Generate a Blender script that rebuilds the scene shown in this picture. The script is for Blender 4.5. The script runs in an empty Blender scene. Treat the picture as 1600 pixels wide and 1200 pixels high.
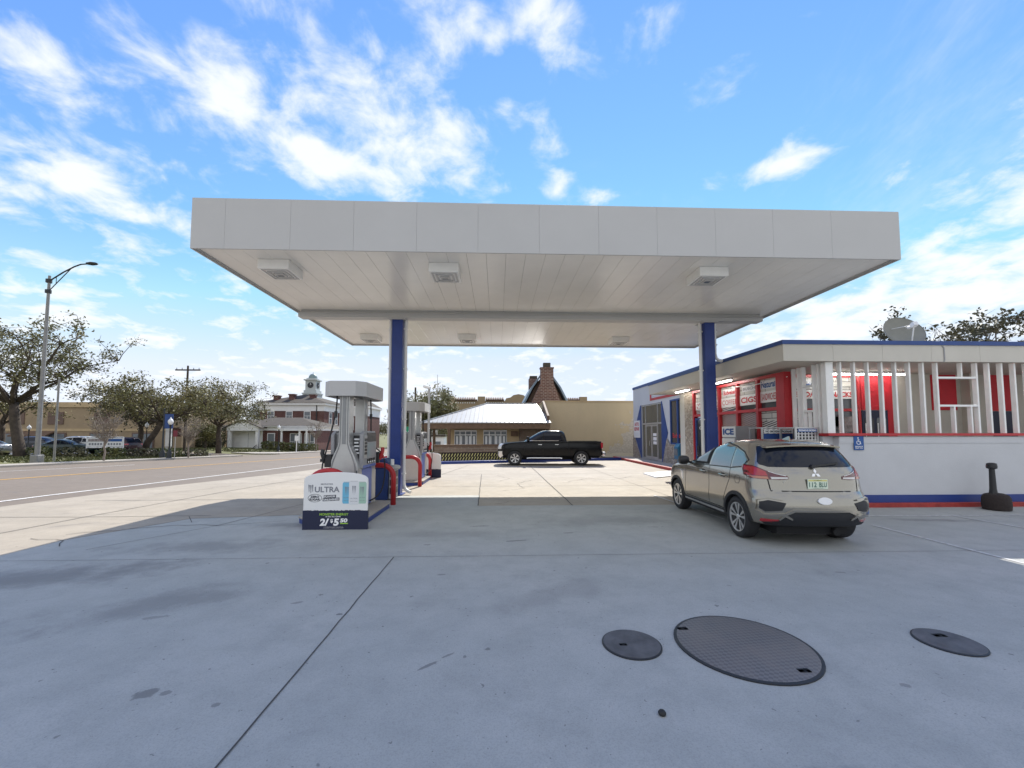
import bpy, bmesh, math, random
from mathutils import Vector, Matrix, noise
from mathutils.geometry import delaunay_2d_cdt
R = math.radians
S = bpy.context.scene
COL = S.collection

# ------------------------------------------------------------------ camera
cam_d = bpy.data.cameras.new('camera')
cam_d.sensor_width = 36.0
cam_d.lens = 637.0 / 1600.0 * 36.0
cam_d.shift_y = 0.025
cam_d.clip_start = 0.05
cam_d.clip_end = 4000.0
cam = bpy.data.objects.new('camera', cam_d)
COL.objects.link(cam)
cam.location = (0, 0, 1.8)
cam.rotation_euler = (R(90 + 3.32), 0, R(-2.07))
S.camera = cam

# ------------------------------------------------------------------ exposure
S.view_settings.view_transform = 'Standard'
S.view_settings.look = 'None'
S.view_settings.gamma = 1.0
S.view_settings.exposure = 1.03

# ------------------------------------------------------------------ sun
SUN = Vector((0.216, 0.96, 1.0)).normalized()
SUN_EL = math.asin(SUN.z)
SUN_AZ = math.atan2(SUN.x, SUN.y)
sd = bpy.data.lights.new('sun', 'SUN')
sd.energy = 3.2
sd.angle = R(0.5)
sd.color = (1.0, 0.955, 0.88)
so = bpy.data.objects.new('sun', sd)
COL.objects.link(so)
so.rotation_euler = SUN.to_track_quat('Z', 'Y').to_euler()
so.location = (10, 40, 60)

# ------------------------------------------------------------------ sky with clouds
W = bpy.data.worlds.new('World')
S.world = W
W.use_nodes = True
wt = W.node_tree
wt.nodes.clear()
def wn(t, **k):
    n = wt.nodes.new(t)
    for a, b in k.items():
        setattr(n, a, b)
    return n
def wl(a, b):
    wt.links.new(a, b)
def wmath(op, a, b=None, c=None, clamp=False):
    n = wn('ShaderNodeMath', operation=op, use_clamp=clamp)
    for i, v in enumerate((a, b, c)):
        if v is None:
            continue
        if isinstance(v, (int, float)):
            n.inputs[i].default_value = v
        else:
            wl(v, n.inputs[i])
    return n.outputs[0]
SKY_STRENGTH = 0.15
sky = wn('ShaderNodeTexSky', sky_type='NISHITA')
sky.sun_disc = False
sky.sun_elevation = SUN_EL
sky.sun_rotation = SUN_AZ
sky.altitude = 0
sky.air_density = 1.0
sky.dust_density = 0.0
sky.ozone_density = 2.0
tc = wn('ShaderNodeTexCoord')
sep = wn('ShaderNodeSeparateXYZ')
wl(tc.outputs['Generated'], sep.inputs[0])
dx, dy, dz = sep.outputs
az = wmath('ARCTAN2', dx, dy)
el = wmath('ARCSINE', dz)
zc = wmath('ADD', wmath('MAXIMUM', dz, 0.0), 0.22)
comb = wn('ShaderNodeCombineXYZ')
wl(wmath('DIVIDE', dx, zc), comb.inputs[0])
wl(wmath('DIVIDE', dy, zc), comb.inputs[1])
def wnoise(scale, detail, rough, off, dist=0.0):
    mp = wn('ShaderNodeMapping')
    mp.inputs['Location'].default_value = off
    wl(comb.outputs[0], mp.inputs[0])
    n = wn('ShaderNodeTexNoise')
    n.inputs['Scale'].default_value = scale
    n.inputs['Detail'].default_value = detail
    n.inputs['Roughness'].default_value = rough
    n.inputs['Distortion'].default_value = dist
    wl(mp.outputs[0], n.inputs[0])
    return n.outputs[0]
n1 = wnoise(7.0, 10.0, 0.58, (3.1, 1.7, 0.4), 0.25)
n2 = wnoise(2.4, 4.0, 0.55, (7.3, 2.2, 1.4))
# cloud banks: (azimuth, elevation, half width az, half width el, weight)
BANKS = [(-0.62, 0.61, 0.15, 0.09, 0.8), (-0.36, 0.67, 0.20, 0.09, 1.0), (-0.20, 0.64, 0.13, 0.08, 1.0), (-0.45, 0.56, 0.16, 0.05, 0.9),
         (-0.85, 0.55, 0.08, 0.05, 0.8), (-0.79, 0.51, 0.08, 0.04, 0.7), (-0.85, 0.41, 0.12, 0.05, 0.9), (-0.735, 0.385, 0.12, 0.05, 0.8),
         (-0.76, 0.47, 0.05, 0.03, 0.7), (0.13, 0.82, 0.10, 0.05, 0.9), (0.15, 0.627, 0.045, 0.032, 1.0), (0.15, 0.56, 0.03, 0.035, 0.8),
         (0.62, 0.51, 0.12, 0.025, 0.8), (0.25, 0.53, 0.07, 0.02, 0.8), (-0.62, 0.74, 0.25, 0.05, 0.6), (-0.15, 0.83, 0.16, 0.05, 0.5),
         (0.90, 0.27, 0.16, 0.10, 0.9), (0.72, 0.23, 0.14, 0.06, 0.8), (-1.2, 0.5, 0.12, 0.06, 0.6), (1.3, 0.5, 0.2, 0.1, 0.7),
         (0.40, 0.80, 0.10, 0.04, 0.7), (0.02, 0.70, 0.03, 0.02, 0.7), (0.0, 0.80, 0.04, 0.03, 0.6)]
bank = None
for a0, e0, sa, se, wgt in BANKS:
    u = wmath('MULTIPLY', wmath('SUBTRACT', az, a0), 1.0 / sa)
    v = wmath('MULTIPLY', wmath('SUBTRACT', el, e0), 1.0 / se)
    d2 = wmath('ADD', wmath('MULTIPLY', u, u), wmath('MULTIPLY', v, v))
    g_ = wmath('MULTIPLY', wmath('EXPONENT', wmath('MULTIPLY', d2, -0.7)), wgt)
    bank = g_ if bank is None else wmath('MAXIMUM', bank, g_)
low = wn('ShaderNodeMapRange', interpolation_type='SMOOTHSTEP')
low.inputs['From Min'].default_value = 0.48
low.inputs['From Max'].default_value = 0.02
wl(el, low.inputs[0])
leftw = wn('ShaderNodeMapRange', interpolation_type='SMOOTHSTEP')
leftw.inputs['From Min'].default_value = 0.75
leftw.inputs['From Max'].default_value = -0.35
leftw.inputs['To Min'].default_value = 0.80
leftw.inputs['To Max'].default_value = 1.0
wl(az, leftw.inputs[0])
lowv = wmath('MULTIPLY', low.outputs[0], leftw.outputs[0])
dens = wmath('ADD', wmath('MULTIPLY', wmath('SUBTRACT', n1, 0.5), 1.9), wmath('MULTIPLY', wmath('SUBTRACT', n2, 0.5), 1.0))
dens = wmath('ADD', dens, wmath('MULTIPLY', bank, 0.62))
dens = wmath('ADD', dens, wmath('MULTIPLY', lowv, 0.61))
# unseen cloud added behind and above the viewer to brighten and whiten shade
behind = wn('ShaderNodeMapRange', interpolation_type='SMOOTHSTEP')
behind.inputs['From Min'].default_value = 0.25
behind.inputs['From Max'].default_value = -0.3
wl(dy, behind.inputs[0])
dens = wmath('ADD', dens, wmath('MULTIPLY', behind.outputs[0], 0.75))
ramp = wn('ShaderNodeMapRange', interpolation_type='SMOOTHSTEP')
ramp.inputs['From Min'].default_value = 0.20
ramp.inputs['From Max'].default_value = 0.82
wl(dens, ramp.inputs[0])
# thin high cirrus
n3 = wnoise(0.8, 7.0, 0.7, (0.4, 9.1, 3.0), 0.9)
cir = wn('ShaderNodeMapRange', interpolation_type='SMOOTHSTEP')
cir.inputs['From Min'].default_value = 0.5
cir.inputs['From Max'].default_value = 0.8
cir.inputs['To Max'].default_value = 0.4
wl(n3, cir.inputs[0])
cloud = wmath('MAXIMUM', ramp.outputs[0], cir.outputs[0])
cloud = wmath('MAXIMUM', cloud, wmath('MULTIPLY', wmath('MULTIPLY', lowv, lowv), 0.72))
cloud = wmath('MULTIPLY', cloud, 0.93)
tint = wn('ShaderNodeMix', data_type='RGBA', blend_type='MULTIPLY')
tint.inputs[0].default_value = 1.0
tint.inputs[7].default_value = (0.50, 0.645, 1.0, 1)
wl(sky.outputs[0], tint.inputs[6])
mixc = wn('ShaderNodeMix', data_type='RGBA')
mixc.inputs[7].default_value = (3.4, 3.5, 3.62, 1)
wl(cloud, mixc.inputs[0])
cap = wn('ShaderNodeMix', data_type='RGBA', blend_type='DARKEN')
cap.inputs[0].default_value = 1.0
cap.inputs[7].default_value = (2.1, 2.6, 3.5, 1)
wl(tint.outputs[2], cap.inputs[6])
wl(cap.outputs[2], mixc.inputs[6])
bg = wn('ShaderNodeBackground')
bg.inputs[1].default_value = SKY_STRENGTH
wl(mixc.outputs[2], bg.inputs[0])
wo = wn('ShaderNodeOutputWorld')
wl(bg.outputs[0], wo.inputs[0])

# ------------------------------------------------------------------ materials
MATS = {}
def mat(name, col, rough=0.6, metal=0.0, var=0.0, vscale=3.0, bump=0.0, bscale=40.0, spec=0.5, emit=None, estr=1.0, coat=0.0, alpha=1.0, trans=0.0, detail=6.0):
    m = bpy.data.materials.new(name)
    m.use_nodes = True
    nt = m.node_tree
    b = nt.nodes['Principled BSDF']
    b.inputs['Roughness'].default_value = rough
    b.inputs['Metallic'].default_value = metal
    b.inputs['Specular IOR Level'].default_value = spec
    b.inputs['Coat Weight'].default_value = coat
    b.inputs['Transmission Weight'].default_value = trans
    c = (col[0], col[1], col[2], 1)
    b.inputs['Base Color'].default_value = c
    t = nt.nodes.new('ShaderNodeTexCoord')
    if var > 0:
        n = nt.nodes.new('ShaderNodeTexNoise')
        n.inputs['Scale'].default_value = vscale
        n.inputs['Detail'].default_value = detail
        n.inputs['Roughness'].default_value = 0.65
        nt.links.new(t.outputs['Object'], n.inputs[0])
        mr = nt.nodes.new('ShaderNodeMapRange')
        mr.inputs['From Min'].default_value = 0.3
        mr.inputs['From Max'].default_value = 0.7
        mr.inputs['To Min'].default_value = 1.0 - var
        mr.inputs['To Max'].default_value = 1.0 + var
        nt.links.new(n.outputs[0], mr.inputs[0])
        mx = nt.nodes.new('ShaderNodeMix')
        mx.data_type = 'RGBA'
        mx.blend_type = 'MULTIPLY'
        mx.inputs[0].default_value = 1.0
        mx.inputs[6].default_value = c
        nt.links.new(mr.outputs[0], mx.inputs[7])
        nt.links.new(mx.outputs[2], b.inputs['Base Color'])
    if bump > 0:
        n = nt.nodes.new('ShaderNodeTexNoise')
        n.inputs['Scale'].default_value = bscale
        n.inputs['Detail'].default_value = 4
        nt.links.new(t.outputs['Object'], n.inputs[0])
        bp = nt.nodes.new('ShaderNodeBump')
        bp.inputs['Strength'].default_value = bump
        bp.inputs['Distance'].default_value = 0.02
        nt.links.new(n.outputs[0], bp.inputs['Height'])
        nt.links.new(bp.outputs[0], b.inputs['Normal'])
    if emit:
        b.inputs['Emission Color'].default_value = (emit[0], emit[1], emit[2], 1)
        b.inputs['Emission Strength'].default_value = estr
    MATS[name] = m
    return m

class NT:
    """small helper for hand-made node materials"""
    def __init__(s, name, rough=0.8):
        s.m = bpy.data.materials.new(name); s.m.use_nodes = True
        s.nt = s.m.node_tree; s.b = s.nt.nodes['Principled BSDF']
        s.b.inputs['Roughness'].default_value = rough
        s.t = s.nt.nodes.new('ShaderNodeTexCoord')
        MATS[name] = s.m
    def n(s, t, **k):
        x = s.nt.nodes.new(t)
        for a, b in k.items():
            if a in x.inputs.keys() if isinstance(a, str) else False:
                x.inputs[a].default_value = b
            else:
                setattr(x, a, b)
        return x
    def l(s, a, b):
        s.nt.links.new(a, b)
    def noise(s, scale, detail=6, rough=0.6, stretch=None, dist=0.0, coord='Object'):
        n = s.nt.nodes.new('ShaderNodeTexNoise')
        n.inputs['Scale'].default_value = scale; n.inputs['Detail'].default_value = detail
        n.inputs['Roughness'].default_value = rough; n.inputs['Distortion'].default_value = dist
        if stretch:
            mp = s.nt.nodes.new('ShaderNodeMapping'); mp.inputs['Scale'].default_value = stretch
            s.l(s.t.outputs[coord], mp.inputs[0]); s.l(mp.outputs[0], n.inputs[0])
        else:
            s.l(s.t.outputs[coord], n.inputs[0])
        return n.outputs[0]
    def rng(s, v, a, b, c=0.0, d=1.0, smooth=True):
        r = s.nt.nodes.new('ShaderNodeMapRange')
        if smooth: r.interpolation_type = 'SMOOTHSTEP'
        for k, x in zip(('From Min', 'From Max', 'To Min', 'To Max'), (a, b, c, d)):
            r.inputs[k].default_value = x
        s.l(v, r.inputs[0]); return r.outputs[0]
    def mix(s, f, a, b, blend='MIX'):
        x = s.nt.nodes.new('ShaderNodeMix'); x.data_type = 'RGBA'; x.blend_type = blend
        for i, v in ((0, f), (6, a), (7, b)):
            if isinstance(v, (int, float)): x.inputs[i].default_value = v
            elif isinstance(v, tuple): x.inputs[i].default_value = (v[0], v[1], v[2], 1)
            else: s.l(v, x.inputs[i])
        return x.outputs[2]
    def bump(s, h, strength=0.3, distance=0.02):
        bp = s.nt.nodes.new('ShaderNodeBump'); bp.inputs['Strength'].default_value = strength
        bp.inputs['Distance'].default_value = distance
        s.l(h, bp.inputs['Height']); s.l(bp.outputs[0], s.b.inputs['Normal'])
    def col(s, c):
        s.l(c, s.b.inputs['Base Color'])

def concrete(name, base, warm, dark, stain=0.6, ripple=0.5, big=0.35, marks=()):
    k = NT(name, 0.75)
    a = k.noise(big, 8, 0.62); b = k.noise(2.2, 9, 0.7); c = k.noise(95, 4, 0.75); d = k.noise(0.7, 9, 0.72, stretch=(1, 2.2, 1), dist=0.6)
    col = k.mix(k.rng(a, 0.35, 0.68), base, warm)
    col = k.mix(k.rng(b, 0.36, 0.7, 0.0, 0.62), col, tuple(x * 0.8 for x in base))
    col = k.mix(k.rng(d, 0.56, 0.78, 0.0, stain), col, dark)
    col = k.mix(k.rng(c, 0.42, 0.68, 0.0, 0.42), col, tuple(x * 0.55 for x in base))
    sp_ = k.noise(26.0, 2, 0.5)
    col = k.mix(k.rng(sp_, 0.725, 0.75, 0.0, 0.6), col, tuple(x * 0.55 for x in dark))
    lt = k.noise(17.0, 4, 0.7)
    col = k.mix(k.rng(lt, 0.66, 0.76, 0.0, 0.35), col, tuple(min(1, x * 1.35) for x in base))
    e = k.noise(9.0, 3, 0.5)
    col = k.mix(k.rng(e, 0.71, 0.76, 0.0, 0.55), col, tuple(x * 0.5 for x in dark))
    if marks:
        # oil and tyre stains of their own shape: (x, y, half length, half width, angle, strength)
        sp = k.nt.nodes.new('ShaderNodeSeparateXYZ'); k.l(k.t.outputs['Object'], sp.inputs[0])
        wob = k.noise(1.6, 6, 0.65); fine = k.noise(7.0, 5, 0.7)
        def mm(op, x, y):
            q = k.nt.nodes.new('ShaderNodeMath'); q.operation = op
            for i, vv in enumerate((x, y)):
                if isinstance(vv, (int, float)): q.inputs[i].default_value = vv
                else: k.l(vv, q.inputs[i])
            return q.outputs[0]
        for mx_, my_, la, lb_, an, stn in marks:
            ca, sa = math.cos(an), math.sin(an)
            ex = mm('SUBTRACT', sp.outputs[0], mx_); ey = mm('SUBTRACT', sp.outputs[1], my_)
            u = mm('ADD', mm('MULTIPLY', ex, ca / la), mm('MULTIPLY', ey, sa / la)); v = mm('ADD', mm('MULTIPLY', ex, -sa / lb_), mm('MULTIPLY', ey, ca / lb_))
            r = mm('SQRT', mm('ADD', mm('MULTIPLY', u, u), mm('MULTIPLY', v, v)), 0)
            r = mm('ADD', r, mm('MULTIPLY', mm('SUBTRACT', wob if max(la, lb_) > .3 else fine, 0.5), 2.2))
            col = k.mix(k.rng(r, 1.0 if max(la, lb_) > .3 else 0.8, 0.15 if max(la, lb_) > .3 else 0.55, 0.0, stn), col, dark)
    k.col(col)
    k.l(k.rng(d, 0.5, 0.8, 0.78, 0.5), k.b.inputs['Roughness'])
    k.bump(c, 0.25, 0.006)
    return k.m
MARKS = [(-6.0, 5.3, 2.6, 0.6, 0.25, .75), (-4.6, 6.7, 1.8, .5, .1, .5), (-3.6, 4.5, 1.3, .5, .5, .55), (-5.2, 3.6, 1.2, .5, .3, .45), (-4.0, 8.2, .9, .3, 0, .5), (2.2, 8.4, 2.2, .7, .1, .35), (-1.0, 7.4, 1.6, .4, .1, .3),
         (5.0, 9.0, .8, .4, 0, .6), (9.0, 8.2, 1.0, .22, -.1, .7), (7.2, 4.4, 1.2, .5, .4, .3), (0.6, 4.6, 1.3, .35, .6, .3),
         (-2.42, 3.0, .11, .07, .2, .8), (-2.28, 3.0, .05, .04, 0, .7), (-1.85, 2.86, .04, .03, 0, .7), (-0.55, 3.25, .14, .025, .7, .8), (-.38, 3.42, .1, .02, .7, .7), (-1.55, 4.2, .05, .03, 0, .9), (-.7, 5.3, .08, .04, .2, .6), (-2.1, 4.5, .08, .03, .4, .6),
         (.35, 6.9, .28, .05, .2, .7), (1.3, 7.4, .12, .05, .1, .7), (-.3, 8.0, .22, .06, .1, .7), (3.0, 7.8, .14, .05, -.1, .6), (-1.1, 6.7, .1, .05, 0, .6), (4.4, 5.2, .09, .04, 0, .5), (-3.3, 4.2, .14, .05, .3, .5), (2.9, 2.9, .05, .03, 0, .6)]
concrete('concrete_new', (0.395, 0.405, 0.38), (0.45, 0.45, 0.42), (0.17, 0.17, 0.165), 0.6, 0.5, 0.3, MARKS)
concrete('concrete_old', (0.36, 0.312, 0.245), (0.415, 0.36, 0.285), (0.20, 0.165, 0.125), 0.95, 0.5, 0.6)
concrete('concrete_walk', (0.38, 0.345, 0.295), (0.44, 0.40, 0.345), (0.3, 0.27, 0.23), 0.4)
concrete('asphalt', (0.185, 0.148, 0.112), (0.21, 0.168, 0.128), (0.10, 0.09, 0.085), 0.4, 0.5, 0.2)
concrete('asphalt_lot', (0.10, 0.10, 0.10), (0.13, 0.13, 0.125), (0.07, 0.07, 0.07), 0.4, 0.5, 0.2)
mat('joint', (0.07, 0.067, 0.065), 0.9)
mat('joint_soft', (0.17, 0.16, 0.15), 0.9)
mat('road_white', (0.72, 0.7, 0.66), 0.7, var=0.25, vscale=9)
mat('lot_white', (0.52, 0.52, 0.51), 0.7, var=0.35, vscale=14)
mat('road_yellow', (0.62, 0.34, 0.06), 0.7, var=0.2, vscale=9)
mat('grass', (0.13, 0.13, 0.045), 0.9, var=0.5, vscale=1.2, bump=0.4, bscale=30)
mat('paint_white', (0.78, 0.775, 0.76), 0.5, var=0.05, vscale=0.9)
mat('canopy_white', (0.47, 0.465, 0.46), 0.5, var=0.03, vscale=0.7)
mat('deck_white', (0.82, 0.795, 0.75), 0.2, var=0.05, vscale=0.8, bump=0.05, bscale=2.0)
mat('deck_gap', (0.3, 0.29, 0.28), 0.8)
mat('wall_white', (0.56, 0.565, 0.58), 0.7, var=0.05, vscale=1.1, bump=0.15, bscale=35)
mat('wall_cream', (0.55, 0.52, 0.46), 0.7, var=0.05, vscale=1.1)
mat('slat_white', (0.84, 0.83, 0.81), 0.5, var=0.05, vscale=3)
mat('blue_paint', (0.018, 0.045, 0.22), 0.42, var=0.12, vscale=2.5)
mat('blue_trim', (0.02, 0.06, 0.22), 0.5, var=0.12, vscale=2.5)
mat('blue_light', (0.10, 0.16, 0.46), 0.4, var=0.1, vscale=4)
mat('blue_plastic', (0.012, 0.035, 0.14), 0.45, var=0.1, vscale=5)
mat('red_paint', (0.42, 0.018, 0.022), 0.4, var=0.12, vscale=4)
mat('red_curb', (0.34, 0.035, 0.028), 0.6, var=0.3, vscale=6)
mat('red_frame', (0.45, 0.022, 0.03), 0.42, var=0.1, vscale=3)
mat('red_panel', (0.55, 0.016, 0.03), 0.6, var=0.08, vscale=3)
mat('silver', (0.50, 0.50, 0.49), 0.38, 0.55, var=0.06, vscale=5)
mat('silver_dark', (0.26, 0.265, 0.27), 0.4, 0.4, var=0.06, vscale=5)
mat('grey_plastic', (0.33, 0.33, 0.34), 0.5, var=0.05, vscale=5)
mat('pump_beige', (0.58, 0.55, 0.50), 0.5, var=0.06, vscale=5)
mat('black_plastic', (0.018, 0.018, 0.02), 0.45)
mat('rubber', (0.02, 0.02, 0.022), 0.75, bump=0.2, bscale=60)
mat('chrome', (0.75, 0.75, 0.76), 0.15, 1.0)
mat('alum', (0.55, 0.55, 0.55), 0.4, 0.7, var=0.06, vscale=6)
mat('galv', (0.42, 0.41, 0.39), 0.5, 0.35, var=0.12, vscale=4)
mat('pole_grey', (0.24, 0.235, 0.225), 0.5, 0.3, var=0.15, vscale=3)
mat('dark_metal', (0.03, 0.032, 0.035), 0.5, 0.2)
mat('screen', (0.42, 0.47, 0.48), 0.12)
mat('sign_white', (0.80, 0.80, 0.79), 0.5)
mat('sign_navy', (0.012, 0.016, 0.05), 0.5)
mat('ink_dark', (0.06, 0.065, 0.08), 0.6)
mat('ink_grey', (0.22, 0.23, 0.26), 0.6)
mat('ink_green', (0.35, 0.62, 0.06), 0.6)
mat('ink_red', (0.52, 0.03, 0.04), 0.6)
mat('ink_blue', (0.02, 0.09, 0.30), 0.6)
mat('ink_white', (0.86, 0.86, 0.86), 0.6)
mat('can_blue', (0.16, 0.48, 0.68), 0.35)
mat('can_white', (0.72, 0.73, 0.74), 0.35)
mat('can_green', (0.36, 0.55, 0.44), 0.35)
mat('road_sign_green', (0.0, 0.22, 0.11), 0.5)
mat('glass_dark', (0.012, 0.016, 0.022), 0.04, spec=0.8)
mat('glass_store', (0.05, 0.055, 0.065), 0.05, spec=0.8)
mat('glass_door', (0.075, 0.08, 0.075), 0.05, spec=0.8)
mat('glass_far', (0.16, 0.18, 0.2), 0.1)
mat('tube_light', (0.9, 0.9, 0.9), 0.5, emit=(1, 0.98, 0.92), estr=14.0)
mat('blind', (0.62, 0.6, 0.57), 0.6)
mat('blind_red', (0.55, 0.40, 0.38), 0.6)
mat('poster_dark', (0.09, 0.09, 0.10), 0.5, var=0.8, vscale=3)
mat('poster_mix', (0.28, 0.24, 0.24), 0.5, var=0.8, vscale=5)
mat('inside_dark', (0.02, 0.02, 0.022), 0.7)
mat('wood_dark', (0.14, 0.085, 0.05), 0.7, var=0.2, vscale=4)
mat('tan_wall', (0.50, 0.37, 0.21), 0.8, var=0.15, vscale=1.0)
mat('far_tan', (0.33, 0.245, 0.15), 0.85, var=0.15, vscale=0.3)
mat('far_brown', (0.16, 0.105, 0.08), 0.85, var=0.1, vscale=0.3)
mat('roof_seam', (0.22, 0.22, 0.22), 0.6)
mat('metal_roof', (0.40, 0.40, 0.395), 0.35, 0.0, var=0.05, vscale=1)
mat('roof_blue', (0.20, 0.27, 0.34), 0.5, var=0.12, vscale=1)
mat('shingle', (0.06, 0.049, 0.038), 0.9, var=0.35, vscale=2.2, bump=0.3, bscale=10)
mat('cupola_green', (0.44, 0.47, 0.46), 0.6, var=0.08, vscale=1)
mat('dome_green', (0.20, 0.27, 0.26), 0.5)
mat('bark', (0.075, 0.058, 0.045), 0.95, var=0.4, vscale=3, bump=0.6, bscale=18)
mat('bark_pale', (0.20, 0.165, 0.14), 0.95, var=0.3, vscale=3)
mat('sign_maroon', (0.16, 0.015, 0.03), 0.5)
mat('twig', (0.22, 0.185, 0.15), 0.95)
mat('mulch', (0.035, 0.026, 0.024), 0.95, bump=1.0, bscale=25)
mat('iron', (0.105, 0.103, 0.105), 0.6, 0.2, var=0.4, vscale=5)
mat('dish', (0.24, 0.24, 0.21), 0.6, var=0.12, vscale=2)
mat('newsbox', (0.02, 0.13, 0.24), 0.45)
mat('globe', (0.78, 0.78, 0.76), 0.35)
mat('debris', (0.02, 0.02, 0.02), 0.7)
def leaves(name, a, b):
    k = NT(name, 0.55)
    n = k.noise(0.55, 3, 0.6); n2 = k.noise(6.0, 2, 0.5)
    c = k.mix(k.rng(n, 0.38, 0.62), a, b)
    c = k.mix(k.rng(n2, 0.35, 0.65, 0, 0.5), c, tuple(x * 0.55 for x in a))
    k.col(c)
    k.b.inputs['Specular IOR Level'].default_value = 0.3
    return k.m
leaves('leaf_oak', (0.15, 0.155, 0.065), (0.28, 0.26, 0.13))
leaves('leaf_bright', (0.17, 0.165, 0.06), (0.28, 0.245, 0.11))
leaves('leaf_dark', (0.075, 0.075, 0.04), (0.15, 0.135, 0.075))
leaves('leaf_hedge', (0.09, 0.105, 0.035), (0.19, 0.185, 0.075))
def brickmat(name, c1, c2, mortar, scale, bw=0.5, bh=0.25, coord='Object', rot=None, msize=0.02):
    k = NT(name, 0.8)
    br = k.nt.nodes.new('ShaderNodeTexBrick')
    br.inputs['Color1'].default_value = (*c1, 1); br.inputs['Color2'].default_value = (*c2, 1)
    br.inputs['Mortar'].default_value = (*mortar, 1)
    br.inputs['Scale'].default_value = scale
    br.inputs['Mortar Size'].default_value = msize
    br.inputs['Brick Width'].default_value = bw; br.inputs['Row Height'].default_value = bh
    mp = k.nt.nodes.new('ShaderNodeMapping')
    if rot: mp.inputs['Rotation'].default_value = rot
    k.l(k.t.outputs[coord], mp.inputs[0]); k.l(mp.outputs[0], br.inputs[0])
    nn = k.noise(1.5, 5, 0.6)
    k.col(k.mix(k.rng(nn, 0.3, 0.7, 0.0, 0.45), br.outputs[0], tuple(x * 0.5 for x in c1)))
    return k.m
XZ = (R(-90), 0, 0)
brickmat('brick_red', (0.13, 0.036, 0.028), (0.095, 0.028, 0.024), (0.20, 0.15, 0.13), 1.0, 0.45, 0.16, rot=XZ)
brickmat('brick_chimney', (0.15, 0.06, 0.042), (0.09, 0.042, 0.035), (0.30, 0.24, 0.20), 1.0, 0.42, 0.15, rot=XZ, msize=0.025)
brickmat('brick_low', (0.27, 0.19, 0.13), (0.20, 0.14, 0.10), (0.30, 0.25, 0.19), 1.0, 0.4, 0.14, rot=XZ)
def paperbrick(name):
    k = NT(name, 0.6)
    br = k.nt.nodes.new('ShaderNodeTexBrick')
    br.inputs['Color1'].default_value = (0.55, 0.54, 0.5, 1); br.inputs['Color2'].default_value = (0.62, 0.61, 0.57, 1)
    br.inputs['Mortar'].default_value = (0.05, 0.05, 0.05, 1); br.inputs['Scale'].default_value = 1.0
    br.inputs['Mortar Size'].default_value = 0.010; br.inputs['Brick Width'].default_value = 0.52; br.inputs['Row Height'].default_value = 0.16
    cb = k.nt.nodes.new('ShaderNodeCombineXYZ'); sp = k.nt.nodes.new('ShaderNodeSeparateXYZ')
    k.l(k.t.outputs['Object'], sp.inputs[0])
    ad = k.nt.nodes.new('ShaderNodeMath'); ad.operation = 'ADD'
    k.l(sp.outputs[0], ad.inputs[0]); k.l(sp.outputs[1], ad.inputs[1])
    k.l(ad.outputs[0], cb.inputs[0]); k.l(sp.outputs[2], cb.inputs[1]); k.l(cb.outputs[0], br.inputs[0])
    k.col(br.outputs[0])
paperbrick('brick_paper')
def stonemat():
    k = NT('rubble_stone', 0.85)
    v = k.nt.nodes.new('ShaderNodeTexVoronoi'); v.inputs['Scale'].default_value = 7.0; v.feature = 'F1'
    k.l(k.t.outputs['Object'], v.inputs[0])
    v2 = k.nt.nodes.new('ShaderNodeTexVoronoi'); v2.inputs['Scale'].default_value = 7.0; v2.feature = 'DISTANCE_TO_EDGE'
    k.l(k.t.outputs['Object'], v2.inputs[0])
    hsv = k.nt.nodes.new('ShaderNodeSeparateColor'); k.l(v.outputs['Color'], hsv.inputs[0])
    c = k.mix(hsv.outputs[0], (0.58, 0.51, 0.42), (0.38, 0.31, 0.24))
    n = k.noise(14, 5, 0.7)
    c = k.mix(k.rng(n, 0.4, 0.7, 0, 0.6), c, (0.2, 0.16, 0.12))
    c = k.mix(k.rng(v2.outputs['Distance'], 0.0, 0.06, 0.85, 0.0), c, (0.12, 0.10, 0.085))
    k.col(c)
    k.bump(k.rng(v2.outputs['Distance'], 0.0, 0.15), 0.9, 0.04)
stonemat()
def yellowwall():
    k = NT('stucco_yellow', 0.85)
    a = k.noise(0.5, 7, 0.65, stretch=(1, 1, 0.5)); b = k.noise(6, 6, 0.7)
    c = k.mix(k.rng(a, 0.35, 0.7), (0.55, 0.44, 0.275), (0.49, 0.395, 0.25))
    c = k.mix(k.rng(b, 0.5, 0.8, 0, 0.3), c, (0.44, 0.34, 0.2))
    # peeled plaster: towards the right end, and along the foot of the wall
    sp = k.nt.nodes.new('ShaderNodeSeparateXYZ'); k.l(k.t.outputs['Object'], sp.inputs[0])
    p = k.noise(1.1, 8, 0.68)
    def m(op, x, y):
        q = k.nt.nodes.new('ShaderNodeMath'); q.operation = op
        for i, vv in enumerate((x, y)):
            if isinstance(vv, (int, float)): q.inputs[i].default_value = vv
            else: k.l(vv, q.inputs[i])
        return q.outputs[0]
    rx = k.rng(sp.outputs[0], 0.6, 3.2, -0.12, 0.15)
    rz = k.rng(sp.outputs[2], 3.2, 0.0, -0.10, 0.13)
    tot = m('ADD', m('ADD', p, rx), rz)
    msk = k.rng(tot, 0.58, 0.62)
    ns = k.noise(8, 6, 0.7)
    c = k.mix(msk, c, k.mix(k.rng(ns, 0.35, 0.65), (0.58, 0.52, 0.43), (0.42, 0.36, 0.29)))
    foot = k.rng(m('ADD', sp.outputs[2], m('MULTIPLY', p, 0.5)), 0.62, 0.55)
    c = k.mix(foot, c, (0.60, 0.53, 0.42))
    k.col(c)
    k.bump(b, 0.2, 0.01)
yellowwall()
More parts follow.
